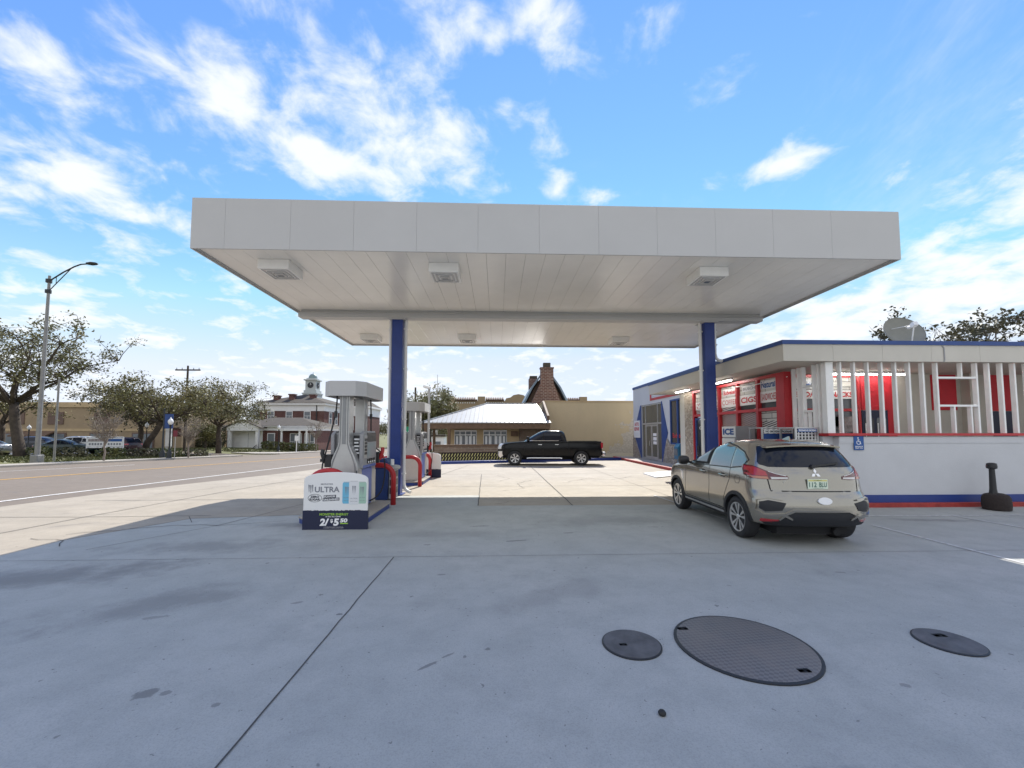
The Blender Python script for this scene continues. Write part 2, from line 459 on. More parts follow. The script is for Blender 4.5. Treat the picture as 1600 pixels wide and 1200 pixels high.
def checkerplate():
    k = NT('checker_plate', 0.55)
    ch = k.nt.nodes.new('ShaderNodeTexChecker'); ch.inputs['Scale'].default_value = 34
    mp = k.nt.nodes.new('ShaderNodeMapping'); mp.inputs['Rotation'].default_value = (0, 0, R(38))
    k.l(k.t.outputs['Object'], mp.inputs[0]); k.l(mp.outputs[0], ch.inputs[0])
    n = k.noise(3, 6, 0.7)
    c = k.mix(ch.outputs['Fac'], (0.13, 0.125, 0.12), (0.19, 0.18, 0.172))
    c = k.mix(k.rng(n, 0.35, 0.7, 0, 0.6), c, (0.22, 0.19, 0.165))
    k.col(c); k.b.inputs['Metallic'].default_value = 0.2
    k.bump(ch.outputs['Fac'], 0.5, 0.004)
checkerplate()
# ------------------------------------------------------------------ helpers
def world_loc(o):
    v = Vector(o.location)
    while o.parent:
        o = o.parent
        v = v + Vector(o.location)
    return v
class MB:
    """collects faces and links them as ONE mesh object"""
    def __init__(s):
        s.v = []; s.f = []
    def add(s, vs, fs):
        k = len(s.v)
        s.v += [tuple(p) for p in vs]
        s.f += [tuple(i + k for i in f) for f in fs]
        return s
    def box(s, x0, x1, y0, y1, z0, z1):
        x0, x1 = min(x0, x1), max(x0, x1); y0, y1 = min(y0, y1), max(y0, y1); z0, z1 = min(z0, z1), max(z0, z1)
        return s.add([(x0, y0, z0), (x1, y0, z0), (x1, y1, z0), (x0, y1, z0), (x0, y0, z1), (x1, y0, z1), (x1, y1, z1), (x0, y1, z1)],
                     [(0, 3, 2, 1), (4, 5, 6, 7), (0, 1, 5, 4), (1, 2, 6, 5), (2, 3, 7, 6), (3, 0, 4, 7)])
    def obox(s, c, size, M=None):
        h = Vector(size) / 2; vs = []
        for z in (-1, 1):
            for x, y in ((-1, -1), (1, -1), (1, 1), (-1, 1)):
                p = Vector((x * h.x, y * h.y, z * h.z))
                if M is not None: p = M @ p
                vs.append(Vector(c) + p)
        return s.add(vs, [(0, 3, 2, 1), (4, 5, 6, 7), (0, 1, 5, 4), (1, 2, 6, 5), (2, 3, 7, 6), (3, 0, 4, 7)])
    def bar(s, p0, p1, w, d, up=(0, 0, 1)):
        """square bar from p0 to p1"""
        p0, p1 = Vector(p0), Vector(p1); t = (p1 - p0).normalized(); u = Vector(up)
        if abs(t.dot(u)) > 0.95: u = Vector((0, 1, 0))
        a = t.cross(u).normalized(); b = a.cross(t)
        vs = [p + a * sx * w / 2 + b * sy * d / 2 for p in (p0, p1) for sx, sy in ((-1, -1), (1, -1), (1, 1), (-1, 1))]
        return s.add(vs, [(0, 3, 2, 1), (4, 5, 6, 7), (0, 1, 5, 4), (1, 2, 6, 5), (2, 3, 7, 6), (3, 0, 4, 7)])
    def prism(s, poly, fn, a, b):
        """poly: 2D outline; fn(u, v, w) -> point; extruded w from a to b"""
        n = len(poly)
        vs = [fn(u, v, a) for u, v in poly] + [fn(u, v, b) for u, v in poly]
        fs = [tuple(range(n - 1, -1, -1)), tuple(range(n, 2 * n))]
        fs += [(i, (i + 1) % n, n + (i + 1) % n, n + i) for i in range(n)]
        return s.add(vs, fs)
    def cyl(s, p0, p1, r0, r1=None, n=12, caps=True):
        r1 = r0 if r1 is None else r1
        p0, p1 = Vector(p0), Vector(p1); t = (p1 - p0)
        if t.length < 1e-7: return s
        t.normalize()
        u = Vector((0, 0, 1)) if abs(t.z) < 0.9 else Vector((1, 0, 0))
        a = t.cross(u).normalized(); b = t.cross(a)
        vs = []
        for p, r in ((p0, r0), (p1, r1)):
            for i in range(n):
                th = 2 * math.pi * i / n
                vs.append(p + a * math.cos(th) * r + b * math.sin(th) * r)
        fs = [(i, (i + 1) % n, n + (i + 1) % n, n + i) for i in range(n)]
        if caps: fs += [tuple(range(n - 1, -1, -1)), tuple(range(n, 2 * n))]
        return s.add(vs, fs)
    def tube(s, pts, r, n=8, r_end=None):
        pts = [Vector(p) for p in pts]; m = len(pts); vs = []; fs = []
        prev = None
        for i, p in enumerate(pts):
            t = (pts[min(i + 1, m - 1)] - pts[max(i - 1, 0)]).normalized()
            if prev is None:
                u = Vector((0, 0, 1)) if abs(t.z) < 0.9 else Vector((1, 0, 0))
                a = t.cross(u).normalized()
            else:
                a = (prev - t * prev.dot(t)).normalized()
            prev = a; b = t.cross(a)
            rr = r if r_end is None else r + (r_end - r) * i / (m - 1)
            for k in range(n):
                th = 2 * math.pi * k / n
                vs.append(p + a * math.cos(th) * rr + b * math.sin(th) * rr)
        for i in range(m - 1):
            for k in range(n):
                fs.append((i * n + k, i * n + (k + 1) % n, (i + 1) * n + (k + 1) % n, (i + 1) * n + k))
        fs += [tuple(range(n - 1, -1, -1)), tuple(range((m - 1) * n, m * n))]
        return s.add(vs, fs)
    def lathe(s, prof, c=(0, 0, 0), n=24, axis='z'):
        """prof: (radius, height) pairs"""
        vs = []; fs = []; m = len(prof)
        for r, h in prof:
            for k in range(n):
                th = 2 * math.pi * k / n; x, y = r * math.cos(th), r * math.sin(th)
                if axis == 'z': p = (x, y, h)
                elif axis == 'y': p = (x, h, -y)
                else: p = (h, x, y)
                vs.append((p[0] + c[0], p[1] + c[1], p[2] + c[2]))
        for i in range(m - 1):
            for k in range(n):
                fs.append((i * n + k, i * n + (k + 1) % n, (i + 1) * n + (k + 1) % n, (i + 1) * n + k))
        if prof[0][0] > 1e-5: fs.append(tuple(range(n - 1, -1, -1)))
        if prof[-1][0] > 1e-5: fs.append(tuple(range((m - 1) * n, m * n)))
        return s.add(vs, fs)
    def text(s, string, o, right, up, h, w=None, out=0.003, bold=0.0, align='l', shear=0.0):
        vs, fs = text_mesh(string, bold, shear)
        if not vs: return s
        x0 = min(p[0] for p in vs); x1 = max(p[0] for p in vs); y0 = min(p[1] for p in vs); y1 = max(p[1] for p in vs)
        right = Vector(right).normalized(); up = Vector(up).normalized(); nr = right.cross(up)
        sy = h / (y1 - y0); sx = (w / (x1 - x0)) if w else sy
        off = 0 if align == 'l' else -(x1 - x0) * sx / 2
        return s.add([Vector(o) + right * ((p[0] - x0) * sx + off) + up * ((p[1] - y0) * sy) + nr * out for p in vs], fs)
    def xf(s, M):
        s.v = [tuple(M @ Vector(p)) for p in s.v]; return s
    def build(s, name, m, parent=None, loc=None, smooth=False, bevel=0.0, local=False, segs=2, fix=True):
        org = Vector((0, 0, 0))
        if parent is not None and not local: org = world_loc(parent)
        if parent is None and loc is not None and not local: org = Vector(loc)
        me = bpy.data.meshes.new(name)
        me.from_pydata([(p[0] - org.x, p[1] - org.y, p[2] - org.z) for p in s.v], [], s.f)
        if fix:
            bm = bmesh.new(); bm.from_mesh(me)
            bmesh.ops.recalc_face_normals(bm, faces=bm.faces)
            bm.to_mesh(me); bm.free()
        me.update()
        if smooth:
            me.shade_smooth()
            if smooth != 'all':
                me.set_sharp_from_angle(angle=R(smooth if isinstance(smooth, (int, float)) and smooth > 1 else 40))
        me.materials.append(MATS[m] if isinstance(m, str) else m)
        o = bpy.data.objects.new(name, me)
        COL.objects.link(o)
        if parent is not None: o.parent = parent
        elif loc is not None: o.location = loc
        if bevel > 0:
            b = o.modifiers.new('bevel', 'BEVEL'); b.width = bevel; b.segments = segs; b.limit_method = 'ANGLE'; b.angle_limit = R(40)
        return o
TEXT_CACHE = {}
def text_mesh(string, bold=0.0, shear=0.0):
    key = (string, bold, shear)
    if key in TEXT_CACHE: return TEXT_CACHE[key]
    c = bpy.data.curves.new('lettering', 'FONT')
    c.body = string; c.size = 1.0; c.offset = bold; c.shear = shear; c.resolution_u = 3
    o = bpy.data.objects.new('lettering', c); COL.objects.link(o)
    dg = bpy.context.evaluated_depsgraph_get(); dg.update()
    me = bpy.data.meshes.new_from_object(o.evaluated_get(dg))
    r = ([tuple(v.co) for v in me.vertices], [tuple(p.vertices) for p in me.polygons])
    bpy.data.objects.remove(o); bpy.data.curves.remove(c); bpy.data.meshes.remove(me)
    TEXT_CACHE[key] = r
    return r
def tag(o, label, cat, group=None, kind=None):
    o['label'] = label; o['category'] = cat
    if group: o['group'] = group
    if kind: o['kind'] = kind
    return o
def thing(name, label, cat, loc=(0, 0, 0), rotz=0.0, group=None):
    o = bpy.data.objects.new(name, None); COL.objects.link(o)
    o.empty_display_size = 0.2
    o.location = loc; o.rotation_euler = (0, 0, rotz)
    return tag(o, label, cat, group)
def struct(o):
    o['kind'] = 'structure'; return o
def dup(root, loc, rotz=None, label=None):
    def cp(o, par):
        c = o.copy(); COL.objects.link(c)
        if par is not None: c.parent = par
        for ch in list(o.children): cp(ch, c)
        return c
    c = cp(root, None); c.location = loc
    if rotz is not None: c.rotation_euler = (0, 0, rotz)
    if label: c['label'] = label
    return c

# ------------------------------------------------------------------ terrain
def clamp01(x): return 0.0 if x < 0 else 1.0 if x > 1 else x
def tz(X, Y):
    """the lot is level; the street falls away gently towards the back left"""
    w = clamp01((-3 - X) / 9.0)
    w *= 1.0 - 0.6 * clamp01((-30 - X) / 10.0)
    return -0.021 * max(0.0, min(Y, 120.0) - 13.0) * w
def lerp_lines(lo, hi, step):
    n = int(round((hi - lo) / step)); return [lo + step * i for i in range(1, n)]
def sheet(name, poly, off, m, thick=0.0, hole=None, step=1.0):
    """a ground sheet: polygon cut along a metre grid and laid on the terrain, off metres above it"""
    bm = bmesh.new()
    bm.faces.new([bm.verts.new((x, y, 0)) for x, y in poly])
    xs = [p[0] for p in poly]; ys = [p[1] for p in poly]
    flat = min(xs) > -3 or max(ys) < 13
    if not flat:
        for i in range(math.ceil(min(xs) / step), math.floor(max(xs) / step) + 1):
            x = i * step
            if x > -2.5 or x < -41: continue
            bmesh.ops.bisect_plane(bm, geom=bm.verts[:] + bm.edges[:] + bm.faces[:], plane_co=(x, 0, 0), plane_no=(1, 0, 0))
        for i in range(math.ceil(min(ys) / step), math.floor(max(ys) / step) + 1):
            y = i * step
            if y < 12.5 or y > 121: continue
            bmesh.ops.bisect_plane(bm, geom=bm.verts[:] + bm.edges[:] + bm.faces[:], plane_co=(0, y, 0), plane_no=(0, 1, 0))
    bmesh.ops.triangulate(bm, faces=bm.faces[:])
    for v in bm.verts: v.co.z = tz(v.co.x, v.co.y) + off
    bmesh.ops.recalc_face_normals(bm, faces=bm.faces)
    if bm.faces and sum(f.normal.z for f in bm.faces) < 0:
        bmesh.ops.reverse_faces(bm, faces=bm.faces)
    if thick > 0:
        r = bmesh.ops.extrude_face_region(bm, geom=bm.faces[:])
        for e in r['geom']:
            if isinstance(e, bmesh.types.BMVert): e.co.z += thick
        bmesh.ops.recalc_face_normals(bm, faces=bm.faces)
    me = bpy.data.meshes.new(name); bm.to_mesh(me); bm.free()
    me.materials.append(MATS[m])
    o = bpy.data.objects.new(name, me); COL.objects.link(o)
    return struct(o)
def strip_poly(pts, w):
    pts = [Vector((x, y)) for x, y in pts]; L = []; Rr = []
    for i, p in enumerate(pts):
        t = (pts[min(i + 1, len(pts) - 1)] - pts[max(i - 1, 0)]).normalized(); n = Vector((-t.y, t.x))
        L.append(p + n * w / 2); Rr.append(p - n * w / 2)
    return L, Rr
def strips(name, lines, off, m, jitter=0.0, seed=1, dens=0.5):
    """thin lines (joints, cracks, paint) as one sheet on the terrain"""
    rnd = random.Random(seed); b = MB()
    for pts, w in lines:
        q = []
        for (x0, y0), (x1, y1) in zip(pts, pts[1:]):
            n = max(1, int(math.hypot(x1 - x0, y1 - y0) / dens))
            for i in range(n):
                t = i / n; q.append((x0 + (x1 - x0) * t + rnd.uniform(-jitter, jitter), y0 + (y1 - y0) * t + rnd.uniform(-jitter, jitter)))
        q.append(pts[-1])
        L, Rr = strip_poly(q, w)
        vs = [(p.x, p.y, tz(p.x, p.y) + off) for a in zip(L, Rr) for p in a]
        b.add(vs, [(2 * i, 2 * i + 1, 2 * i + 3, 2 * i + 2) for i in range(len(q) - 1)])
    o = b.build(name, m, fix=False)
    me = o.data
    if me.polygons and sum(p.normal.z for p in me.polygons) < 0: me.flip_normals()
    return struct(o)
# ------------------------------------------------------------------ ground
gx = [-900, -500, -300, -200, -140, -100, -80, -60, -50] + list(range(-41, 1)) + [4, 8, 14, 20, 40, 80, 160, 300, 500, 900]
gy = [-300, -100, -40, -10, 0, 6, 10] + list(range(12, 122)) + [130, 150, 200, 300, 500, 900, 1500]
bg_ = MB()
nx = len(gx)
for y in gy:
    for x in gx:
        bg_.v.append((x, y, tz(x, y) - 0.03))
for j in range(len(gy) - 1):
    for i in range(nx - 1):
        bg_.f.append((j * nx + i, j * nx + i + 1, (j + 1) * nx + i + 1, (j + 1) * nx + i))
struct(bg_.build('ground', 'grass', fix=False))
NEAR_EDGE = [(-16, -30), (-13.2, 5), (-12.11, 10.51), (-11.3, 15), (-9.95, 21.2), (-9.2, 27), (-9.0, 60)]
road_poly = NEAR_EDGE + [(-8.6, 119), (-24, 119), (-26.6, 60), (-27.3, 47), (-28.2, 38), (-29.2, 30), (-30.5, 20), (-33, 5), (-37, -30)]
sheet('road', road_poly, 0.0, 'asphalt')
# side street and everything hard beyond the lot
sheet('side_street', [(-26.7, 43), (-60, 47), (-60, 53), (-26.7, 50)], 0.004, 'asphalt')
sheet('parking_lot', [(-33, 39), (-70, 40), (-110, 75), (-50, 75), (-38, 46.5)], -0.01, 'asphalt_lot')
lot_old = list(reversed(NEAR_EDGE[:-1])) + [(-16, -40), (-16, -40.1), (40, -40), (40, 30), (-9.1, 30)]
lot_old = [(-13.2, 5), (-12.11, 10.51), (-11.3, 15), (-9.95, 21.2), (-9.2, 27), (-9.15, 29.5), (40, 29.5), (40, -40), (-16.9, -40), (-16, -30)]
sheet('forecourt', lot_old, 0.010, 'concrete_old')
sheet('forecourt_slab', [(-7.24, -12), (-7.24, 7.2), (-6.4, 8.9), (-4.3, 9.2), (-4.3, 10.2), (-0.47, 10.2), (-0.47, 10.19), (40, 10.16), (40, -12)], 0.014, 'concrete_new')
sheet('forecourt_pavement', [(-0.47, 10.2), (-0.50, 11.9), (-4.3, 11.9), (-4.3, 10.2)], 0.014, 'concrete_new')
strips('concrete_joint', [
    ([(-1.52, -4), (-1.49, 6.06)], 0.012), ([(-8.5, 6.06), (8.2, 6.06)], 0.007), ([(3.9, 2.0), (3.9, -6)], 0.01),
    ([(-0.47, 10.2), (-0.68, 17.9)], 0.022), ([(1.87, 10.16), (1.80, 22.5)], 0.026), ([(-2.4, 17.9), (8.2, 18.1)], 0.02),
    ([(-2.2, 13.9), (6.5, 13.9)], 0.02), ([(-2.4, 17.9), (-1.6, 22.8)], 0.02), ([(4.9, 10.2), (4.7, 22.5)], 0.012),
    ([(-11.4, 9.2), (-8.9, 9.15), (-6.2, 9.2)], 0.02), ([(-10.9, 11.3), (-7.1, 11.4)], 0.02), ([(-10.6, 15.1), (-6.2, 15.4)], 0.02),
    ([(-9.1, 3.0), (-8.8, 9.1), (-8.1, 14.8), (-7.3, 20.5)], 0.025), ([(-7.24, 7.2), (-6.4, 8.9), (-4.3, 9.2)], 0.018), ([(-6.3, 6.6), (-5.4, 8.2), (-4.3, 8.6)], 0.012),
    ([(-5.4, 8.2), (-4.9, 10.6)], 0.016), ([(-10.2, 18.6), (-5.5, 19.0)], 0.022), ([(-4.3, 14), (-4.6, 22)], 0.018)], 0.019, 'joint', 0.006, 3, 0.25)
strips('concrete_crack', [
    ([(-7.6, 7.6), (-7.0, 7.9), (-6.2, 8.3), (-5.4, 8.2)], 0.018), ([(-7.9, 7.3), (-7.2, 7.2), (-6.9, 6.8)], 0.014), ([(-6.6, 9.1), (-6.1, 8.5)], 0.012),
    ([(0.2, 12.8), (0.9, 13.4), (0.7, 14.6), (1.3, 15.6)], 0.015), ([(2.4, 14.8), (3.6, 16.2), (4.4, 15.6), (5.6, 16.9)], 0.014),
    ([(-0.1, 10.4), (0.8, 11.2), (1.7, 11.0)], 0.012), ([(-10, 12.4), (-9.4, 13.6), (-9.2, 14.6)], 0.014), ([(0.1, 15.4), (0.5, 16.2), (0.0, 17.2)], 0.013)], 0.0195, 'joint', 0.05, 9, 0.2)
# street markings
WN = [(-14.6, -10), (-13.07, 11.33), (-12.76, 14.7), (-12.73, 22.1), (-12.52, 31.7), (-12.3, 60), (-12.1, 110)]
strips('road_marking_white', [(WN, 0.14), ([(-29.4, 8), (-26.2, 21.5), (-25.84, 22.3), (-24.87, 25.4), (-24.4, 28.5)], 0.14)], 0.009, 'road_white', 0, 1, 1.0)
strips('road_marking_yellow', [([(-22.0, -6), (-20.15, 17.4), (-19.77, 22.7), (-19.03, 33), (-17.95, 45.4), (-17.0, 70), (-16.6, 110)], 0.22)], 0.009, 'road_yellow', 0, 1, 1.0)
# far kerb and pavement
KERB = [(-33, 5), (-30.5, 20), (-29.2, 30), (-28.2, 38), (-27.3, 45)]
pv = KERB + [(-29.0, 45.5), (-30.0, 38), (-31.0, 30), (-32.3, 20), (-34.8, 5)]
sheet('pavement', pv, -0.01, 'concrete_walk', thick=0.13)
sheet('pavement', [(-27.0, 52), (-26.7, 60), (-25, 95), (-27.5, 95), (-29.5, 60), (-33, 52)], -0.01, 'concrete_walk', thick=0.13)
# parking bay paint on the right of the lot
strips('lot_marking', [([(7.4, 8.66), (14, 8.54)], 0.07), ([(7.30, 7.80), (7.24, 5.75), (7.2, 2)], 0.075), ([(9.86, 8.60), (9.95, 7.4), (10.1, 2)], 0.07),
                       ([(4.51, 11.7), (4.72, 8.4)], 0.07)], 0.0205, 'lot_white', 0, 1, 0.5)
# raised walk along the workshop side of the store, with its red kerb
sheet('sidewalk', [(8.42, 19.0), (9.66, 17.0), (9.66, 29.5), (8.50, 29.5)], 0.0, 'concrete_walk', thick=0.13)
b = MB(); b.prism([(8.25, 19.0), (8.42, 19.0), (8.50, 29.2), (8.33, 29.2)], lambda u, v, w: (u, v, w), 0.0, 0.15)
b.prism([(8.25, 19.0), (9.60, 16.9), (9.66, 17.0), (8.42, 19.06)], lambda u, v, w: (u, v, w), 0.0, 0.15)
struct(b.build('kerb', 'red_curb', bevel=0.015))
sheet('kerb_ramp', [(6.45, 17.9), (8.1, 18.95), (8.2, 18.2), (7.5, 16.9), (6.35, 16.2)], 0.0, 'paint_white', thick=0.05)
b = MB(); b.prism([(-3.55, 23.75), (8.3, 27.15), (8.25, 27.35), (-3.6, 23.95)], lambda u, v, w: (u, v, w), 0.0, 0.17)
struct(b.build('kerb', 'blue_paint', bevel=0.015))
# dry grass strips beside the far pavement and in front of the courthouse
def grass_field(name, poly, n, seed, hmax, m, label):
    rnd = random.Random(seed); xs = [p[0] for p in poly]; ys = [p[1] for p in poly]; b = MB()
    def inside(x, y):
        c = False
        for (x0, y0), (x1, y1) in zip(poly, poly[1:] + poly[:1]):
            if (y0 > y) != (y1 > y) and x < (x1 - x0) * (y - y0) / (y1 - y0) + x0: c = not c
        return c
    k = 0
    while k < n:
        x = rnd.uniform(min(xs), max(xs)); y = rnd.uniform(min(ys), max(ys))
        if not inside(x, y): continue
        k += 1; h = hmax * rnd.uniform(0.4, 1.0); a = rnd.uniform(0, 6.28); w = rnd.uniform(0.05, 0.12); z = tz(x, y)
        dx_, dy_ = math.cos(a) * w, math.sin(a) * w; lx, ly = rnd.uniform(-.1, .1), rnd.uniform(-.1, .1)
        b.add([(x - dx_, y - dy_, z - 0.02), (x + dx_, y + dy_, z - 0.02), (x + lx, y + ly, z + h)], [(0, 1, 2)])
    return tag(b.build(name, m, fix=False), label, 'grass', kind='stuff')
grass_field('grass_verge', [(-31.2, 30), (-29.4, 44.5), (-36, 45), (-44, 38), (-44, 31)], 5000, 4, 0.16, 'leaf_hedge', 'dry green grass verge between pavement and parked cars')
grass_field('grass_lawn', [(-30, 55), (-28.5, 64), (-50, 64), (-50, 55)], 3500, 5, 0.14, 'leaf_hedge', 'lawn in front of the low brick courthouse wing')
# steel covers set in the slab
def cover(loc, r, mname, label, keys):
    t = thing('manhole_cover', label, 'manhole cover', loc)
    MB().lathe([(r, 0.0), (r, 0.012), (r * 0.985, 0.016), (0.0001, 0.016)], loc, 48).build('plate', mname, t, smooth=30)
    MB().lathe([(r * 1.0, 0.0), (r * 1.045, 0.0), (r * 1.045, 0.010), (r * 1.0, 0.013)], loc, 48).build('rim', 'dark_metal', t, smooth=30)
    for kx, ky, s in keys:
        b = MB()
        for ax, ay, w, d in ((0, 0, s, s * .38), (-s * .3, s * .1, s * .4, s * .5), (s * .3, s * .1, s * .35, s * .6), (0, s * .2, s * .3, s * .3)):
            b.box(loc[0] + kx + ax - w / 2, loc[0] + kx + ax + w / 2, loc[1] + ky + ay - d / 2, loc[1] + ky + ay + d / 2, loc[2] + 0.0165, loc[2] + 0.0185)
        b.build('key_hole', 'debris', t)
    return t
cover((2.075, 3.465, 0.014), 0.525, 'checker_plate', 'largest round steel tank cover with two black key holes in the forecourt', [(-0.39, 0.28, 0.09), (0.22, -0.40, 0.09)])
cover((1.14, 3.52, 0.014), 0.235, 'iron', 'small round grey cover with one notch, left of the large steel cover', [(-0.08, -0.03, 0.06)])
cover((3.86, 3.46, 0.014), 0.225, 'iron', 'small round brownish cover alone at the right of the forecourt', [(0.02, 0.08, 0.1)])
b = MB(); b.lathe([(0.0001, 0), (0.022, 0.004), (0.026, 0.015), (0.018, 0.027), (0.0001, 0.03)], (1.05, 2.66, 0.014), 10)
tag(b.build('pebble', 'debris', loc=(1.05, 2.66, 0.014), smooth='all'), 'black pebble lying on the bare concrete below the small cover', 'pebble')
# ------------------------------------------------------------------ canopy
CX0, CX1, CY0, CY1, CZ, CT = -5.94, 8.30, 7.9, 16.7, 5.37, 6.38
cnp = thing('fuel_canopy', 'large flat white canopy over the pumps, with panelled fascia', 'canopy', (1.18, 12.3, CZ))
b = MB()
seams = [CX0, -5.30, -4.05, -2.83, -1.60, -0.39, 0.83, 2.03, 3.22, 4.42, 5.62, 6.85, CX1]
for a, c in zip(seams, seams[1:]):
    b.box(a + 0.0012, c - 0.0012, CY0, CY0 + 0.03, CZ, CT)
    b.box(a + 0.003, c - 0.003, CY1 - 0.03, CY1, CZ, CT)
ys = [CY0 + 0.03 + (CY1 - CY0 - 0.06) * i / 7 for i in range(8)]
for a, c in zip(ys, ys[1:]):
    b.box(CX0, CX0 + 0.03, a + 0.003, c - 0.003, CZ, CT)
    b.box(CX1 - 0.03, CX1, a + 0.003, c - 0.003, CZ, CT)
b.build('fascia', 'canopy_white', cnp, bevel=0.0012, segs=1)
b = MB(); b.box(CX0 + 0.04, CX1 - 0.04, CY0 + 0.04, CY1 - 0.04, CZ + 0.13, CT - 0.05)
b.build('roof_core', 'deck_gap', cnp)
b = MB(); b.box(CX0 + 0.03, CX1 - 0.03, CY0 + 0.03, CY1 - 0.03, CT - 0.045, CT - 0.02)
b.build('roof_sheet', 'canopy_white', cnp)
b = MB(); n = 35; w = (CX1 - CX0 - 0.12) / n
for i in range(n):
    x = CX0 + 0.06 + i * w
    b.box(x + 0.002, x + w - 0.002, CY0 + 0.06, CY1 - 0.06, CZ + 0.06, CZ + 0.10 + 0.002 * (i % 3))
b.build('deck', 'deck_white', cnp, bevel=0.002, segs=1)
b = MB()
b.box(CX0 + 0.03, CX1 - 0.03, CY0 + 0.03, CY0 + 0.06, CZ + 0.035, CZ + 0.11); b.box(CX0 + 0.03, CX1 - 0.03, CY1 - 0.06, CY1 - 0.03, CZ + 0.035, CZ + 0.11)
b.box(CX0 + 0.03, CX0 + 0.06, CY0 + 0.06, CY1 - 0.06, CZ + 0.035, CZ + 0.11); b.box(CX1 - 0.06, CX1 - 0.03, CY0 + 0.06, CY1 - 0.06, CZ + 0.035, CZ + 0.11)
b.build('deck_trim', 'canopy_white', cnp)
b = MB(); b.box(CX0 + 0.10, CX1 - 0.20, 11.98, 12.30, 5.21, 5.32); b.box(CX0 + 0.10, CX1 - 0.20, 11.96, 12.32, 5.32, 5.35); b.box(CX0 + 0.16, CX1 - 0.26, 12.02, 12.26, 5.35, CZ + 0.06)
b.build('gutter', 'canopy_white', cnp, bevel=0.008)
FIX = [((-4.68, 8.8), 'canopy light box nearest the street, in the front row under the canopy'), ((-1.15, 8.85), 'canopy light box in the middle of the front row under the canopy'),
       ((4.72, 8.85), 'canopy light box in the front row, near the store side'), ((-4.70, 15.2), 'canopy light box in the back row above the blue column by the street'),
       ((-1.12, 15.1), 'canopy light box in the back row hanging lowest, left of the brick chimney'), ((4.63, 15.3), 'canopy light box in the back row towards the store')]
fx0 = None
for (x, y), lab in FIX:
    if fx0 is None:
        fx0 = thing('canopy_light', lab, 'light fixture', (0, 0, 0), 0, 'light boxes under the canopy')
        MB().box(-.32, .32, -.32, .32, -0.20, 0).build('housing', 'slat_white', fx0, bevel=0.01, local=True)
        b = MB()
        for k, (h, zz) in enumerate(((.27, -0.212), (.19, -0.222), (.10, -0.232))):
            for x0, x1, y0, y1 in ((-h, h, -h, -h + .035), (-h, h, h - .035, h), (-h, -h + .035, -h + .035, h - .035), (h - .035, h, -h + .035, h - .035)):
                b.box(x0, x1, y0, y1, zz, -0.19)
        b.build('louvre', 'canopy_white', fx0, local=True)
        MB().box(-.07, .07, -.07, .07, -0.225, -0.19).build('lens', 'glass_far', fx0, local=True)
        o = fx0
    else:
        o = dup(fx0, (0, 0, 0), label=lab)
    o.location = (x, y, CZ + 0.058)
def column(x, y, label, elbow):
    t = thing('canopy_column', label, 'column', (x, y, 0), 0, 'blue steel columns carrying the canopy')
    MB().box(x - .155, x + .155, y - .155, y + .155, 0.012, 5.208).build('post', 'blue_paint', t, bevel=0.012)
    MB().box(x - .235, x + .235, y - .235, y + .235, 0.0, 0.035).build('base_plate', 'blue_paint', t, bevel=0.005)
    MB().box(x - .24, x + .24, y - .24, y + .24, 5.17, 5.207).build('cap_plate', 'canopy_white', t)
    for sx in (-1, 1):
        px = x + sx * 0.225
        b = MB()
        if sx > 0 and elbow == 'low':
            pts = [(px, y, 5.2), (px, y, 0.42), (px + .01, y - .02, 0.30), (px + .05, y - .06, 0.20), (px + .13, y - .12, 0.13), (px + .24, y - .2, 0.10)]
        elif sx > 0:
            pts = [(px, y, 5.2), (px, y, 4.25), (px + .03, y, 4.12), (px + .09, y, 4.05), (px + .22, y, 4.02)]
        else:
            pts = [(px, y, 5.2), (px, y, 0.02)]
        b.tube(pts, 0.048, 12)
        for z in ((0.6, 2.2, 3.7, 4.9) if len(pts) == 2 or elbow == 'low' else (4.5, 4.9)):
            b.box(px - .056, px + .056, y - .056, y + .056, z, z + .035)
        b.build('downspout', 'paint_white', t, smooth=True)
column(-2.97, 12.2, 'blue canopy column on the street side, between the two fuel pumps', 'low')
column(6.47, 12.2, 'blue canopy column in front of the store, behind the parked hatchback', 'high')

# ------------------------------------------------------------------ pump islands
def island(y0, y1, label):
    x0, x1 = -3.95, -2.58
    t = thing('pump_island', label, 'kerb island', ((x0 + x1) / 2, (y0 + y1) / 2, 0), 0, 'raised islands under the fuel pumps')
    oc = lambda d: [(x0 + .25 - d, y0 - d), (x1 - .25 + d, y0 - d), (x1 + d, y0 + .25 - d), (x1 + d, y1 - .25 + d), (x1 - .25 + d, y1 + d), (x0 + .25 - d, y1 + d), (x0 - d, y1 - .25 + d), (x0 - d, y0 + .25 - d)]
    b = MB(); b.prism(oc(0), lambda u, v, w: (u, v, w), -0.06, 0.11); b.build('kerb_face', 'blue_paint', t, bevel=0.01)
    b = MB(); b.prism(oc(0.012), lambda u, v, w: (u, v, w), 0.11, 0.15); b.build('island_top', 'concrete_walk', t, bevel=0.012)
island(8.15, 10.25, 'nearer concrete pump island with blue sides, behind the drinks board')
island(14.15, 16.25, 'farther concrete pump island with blue sides, beyond the column')
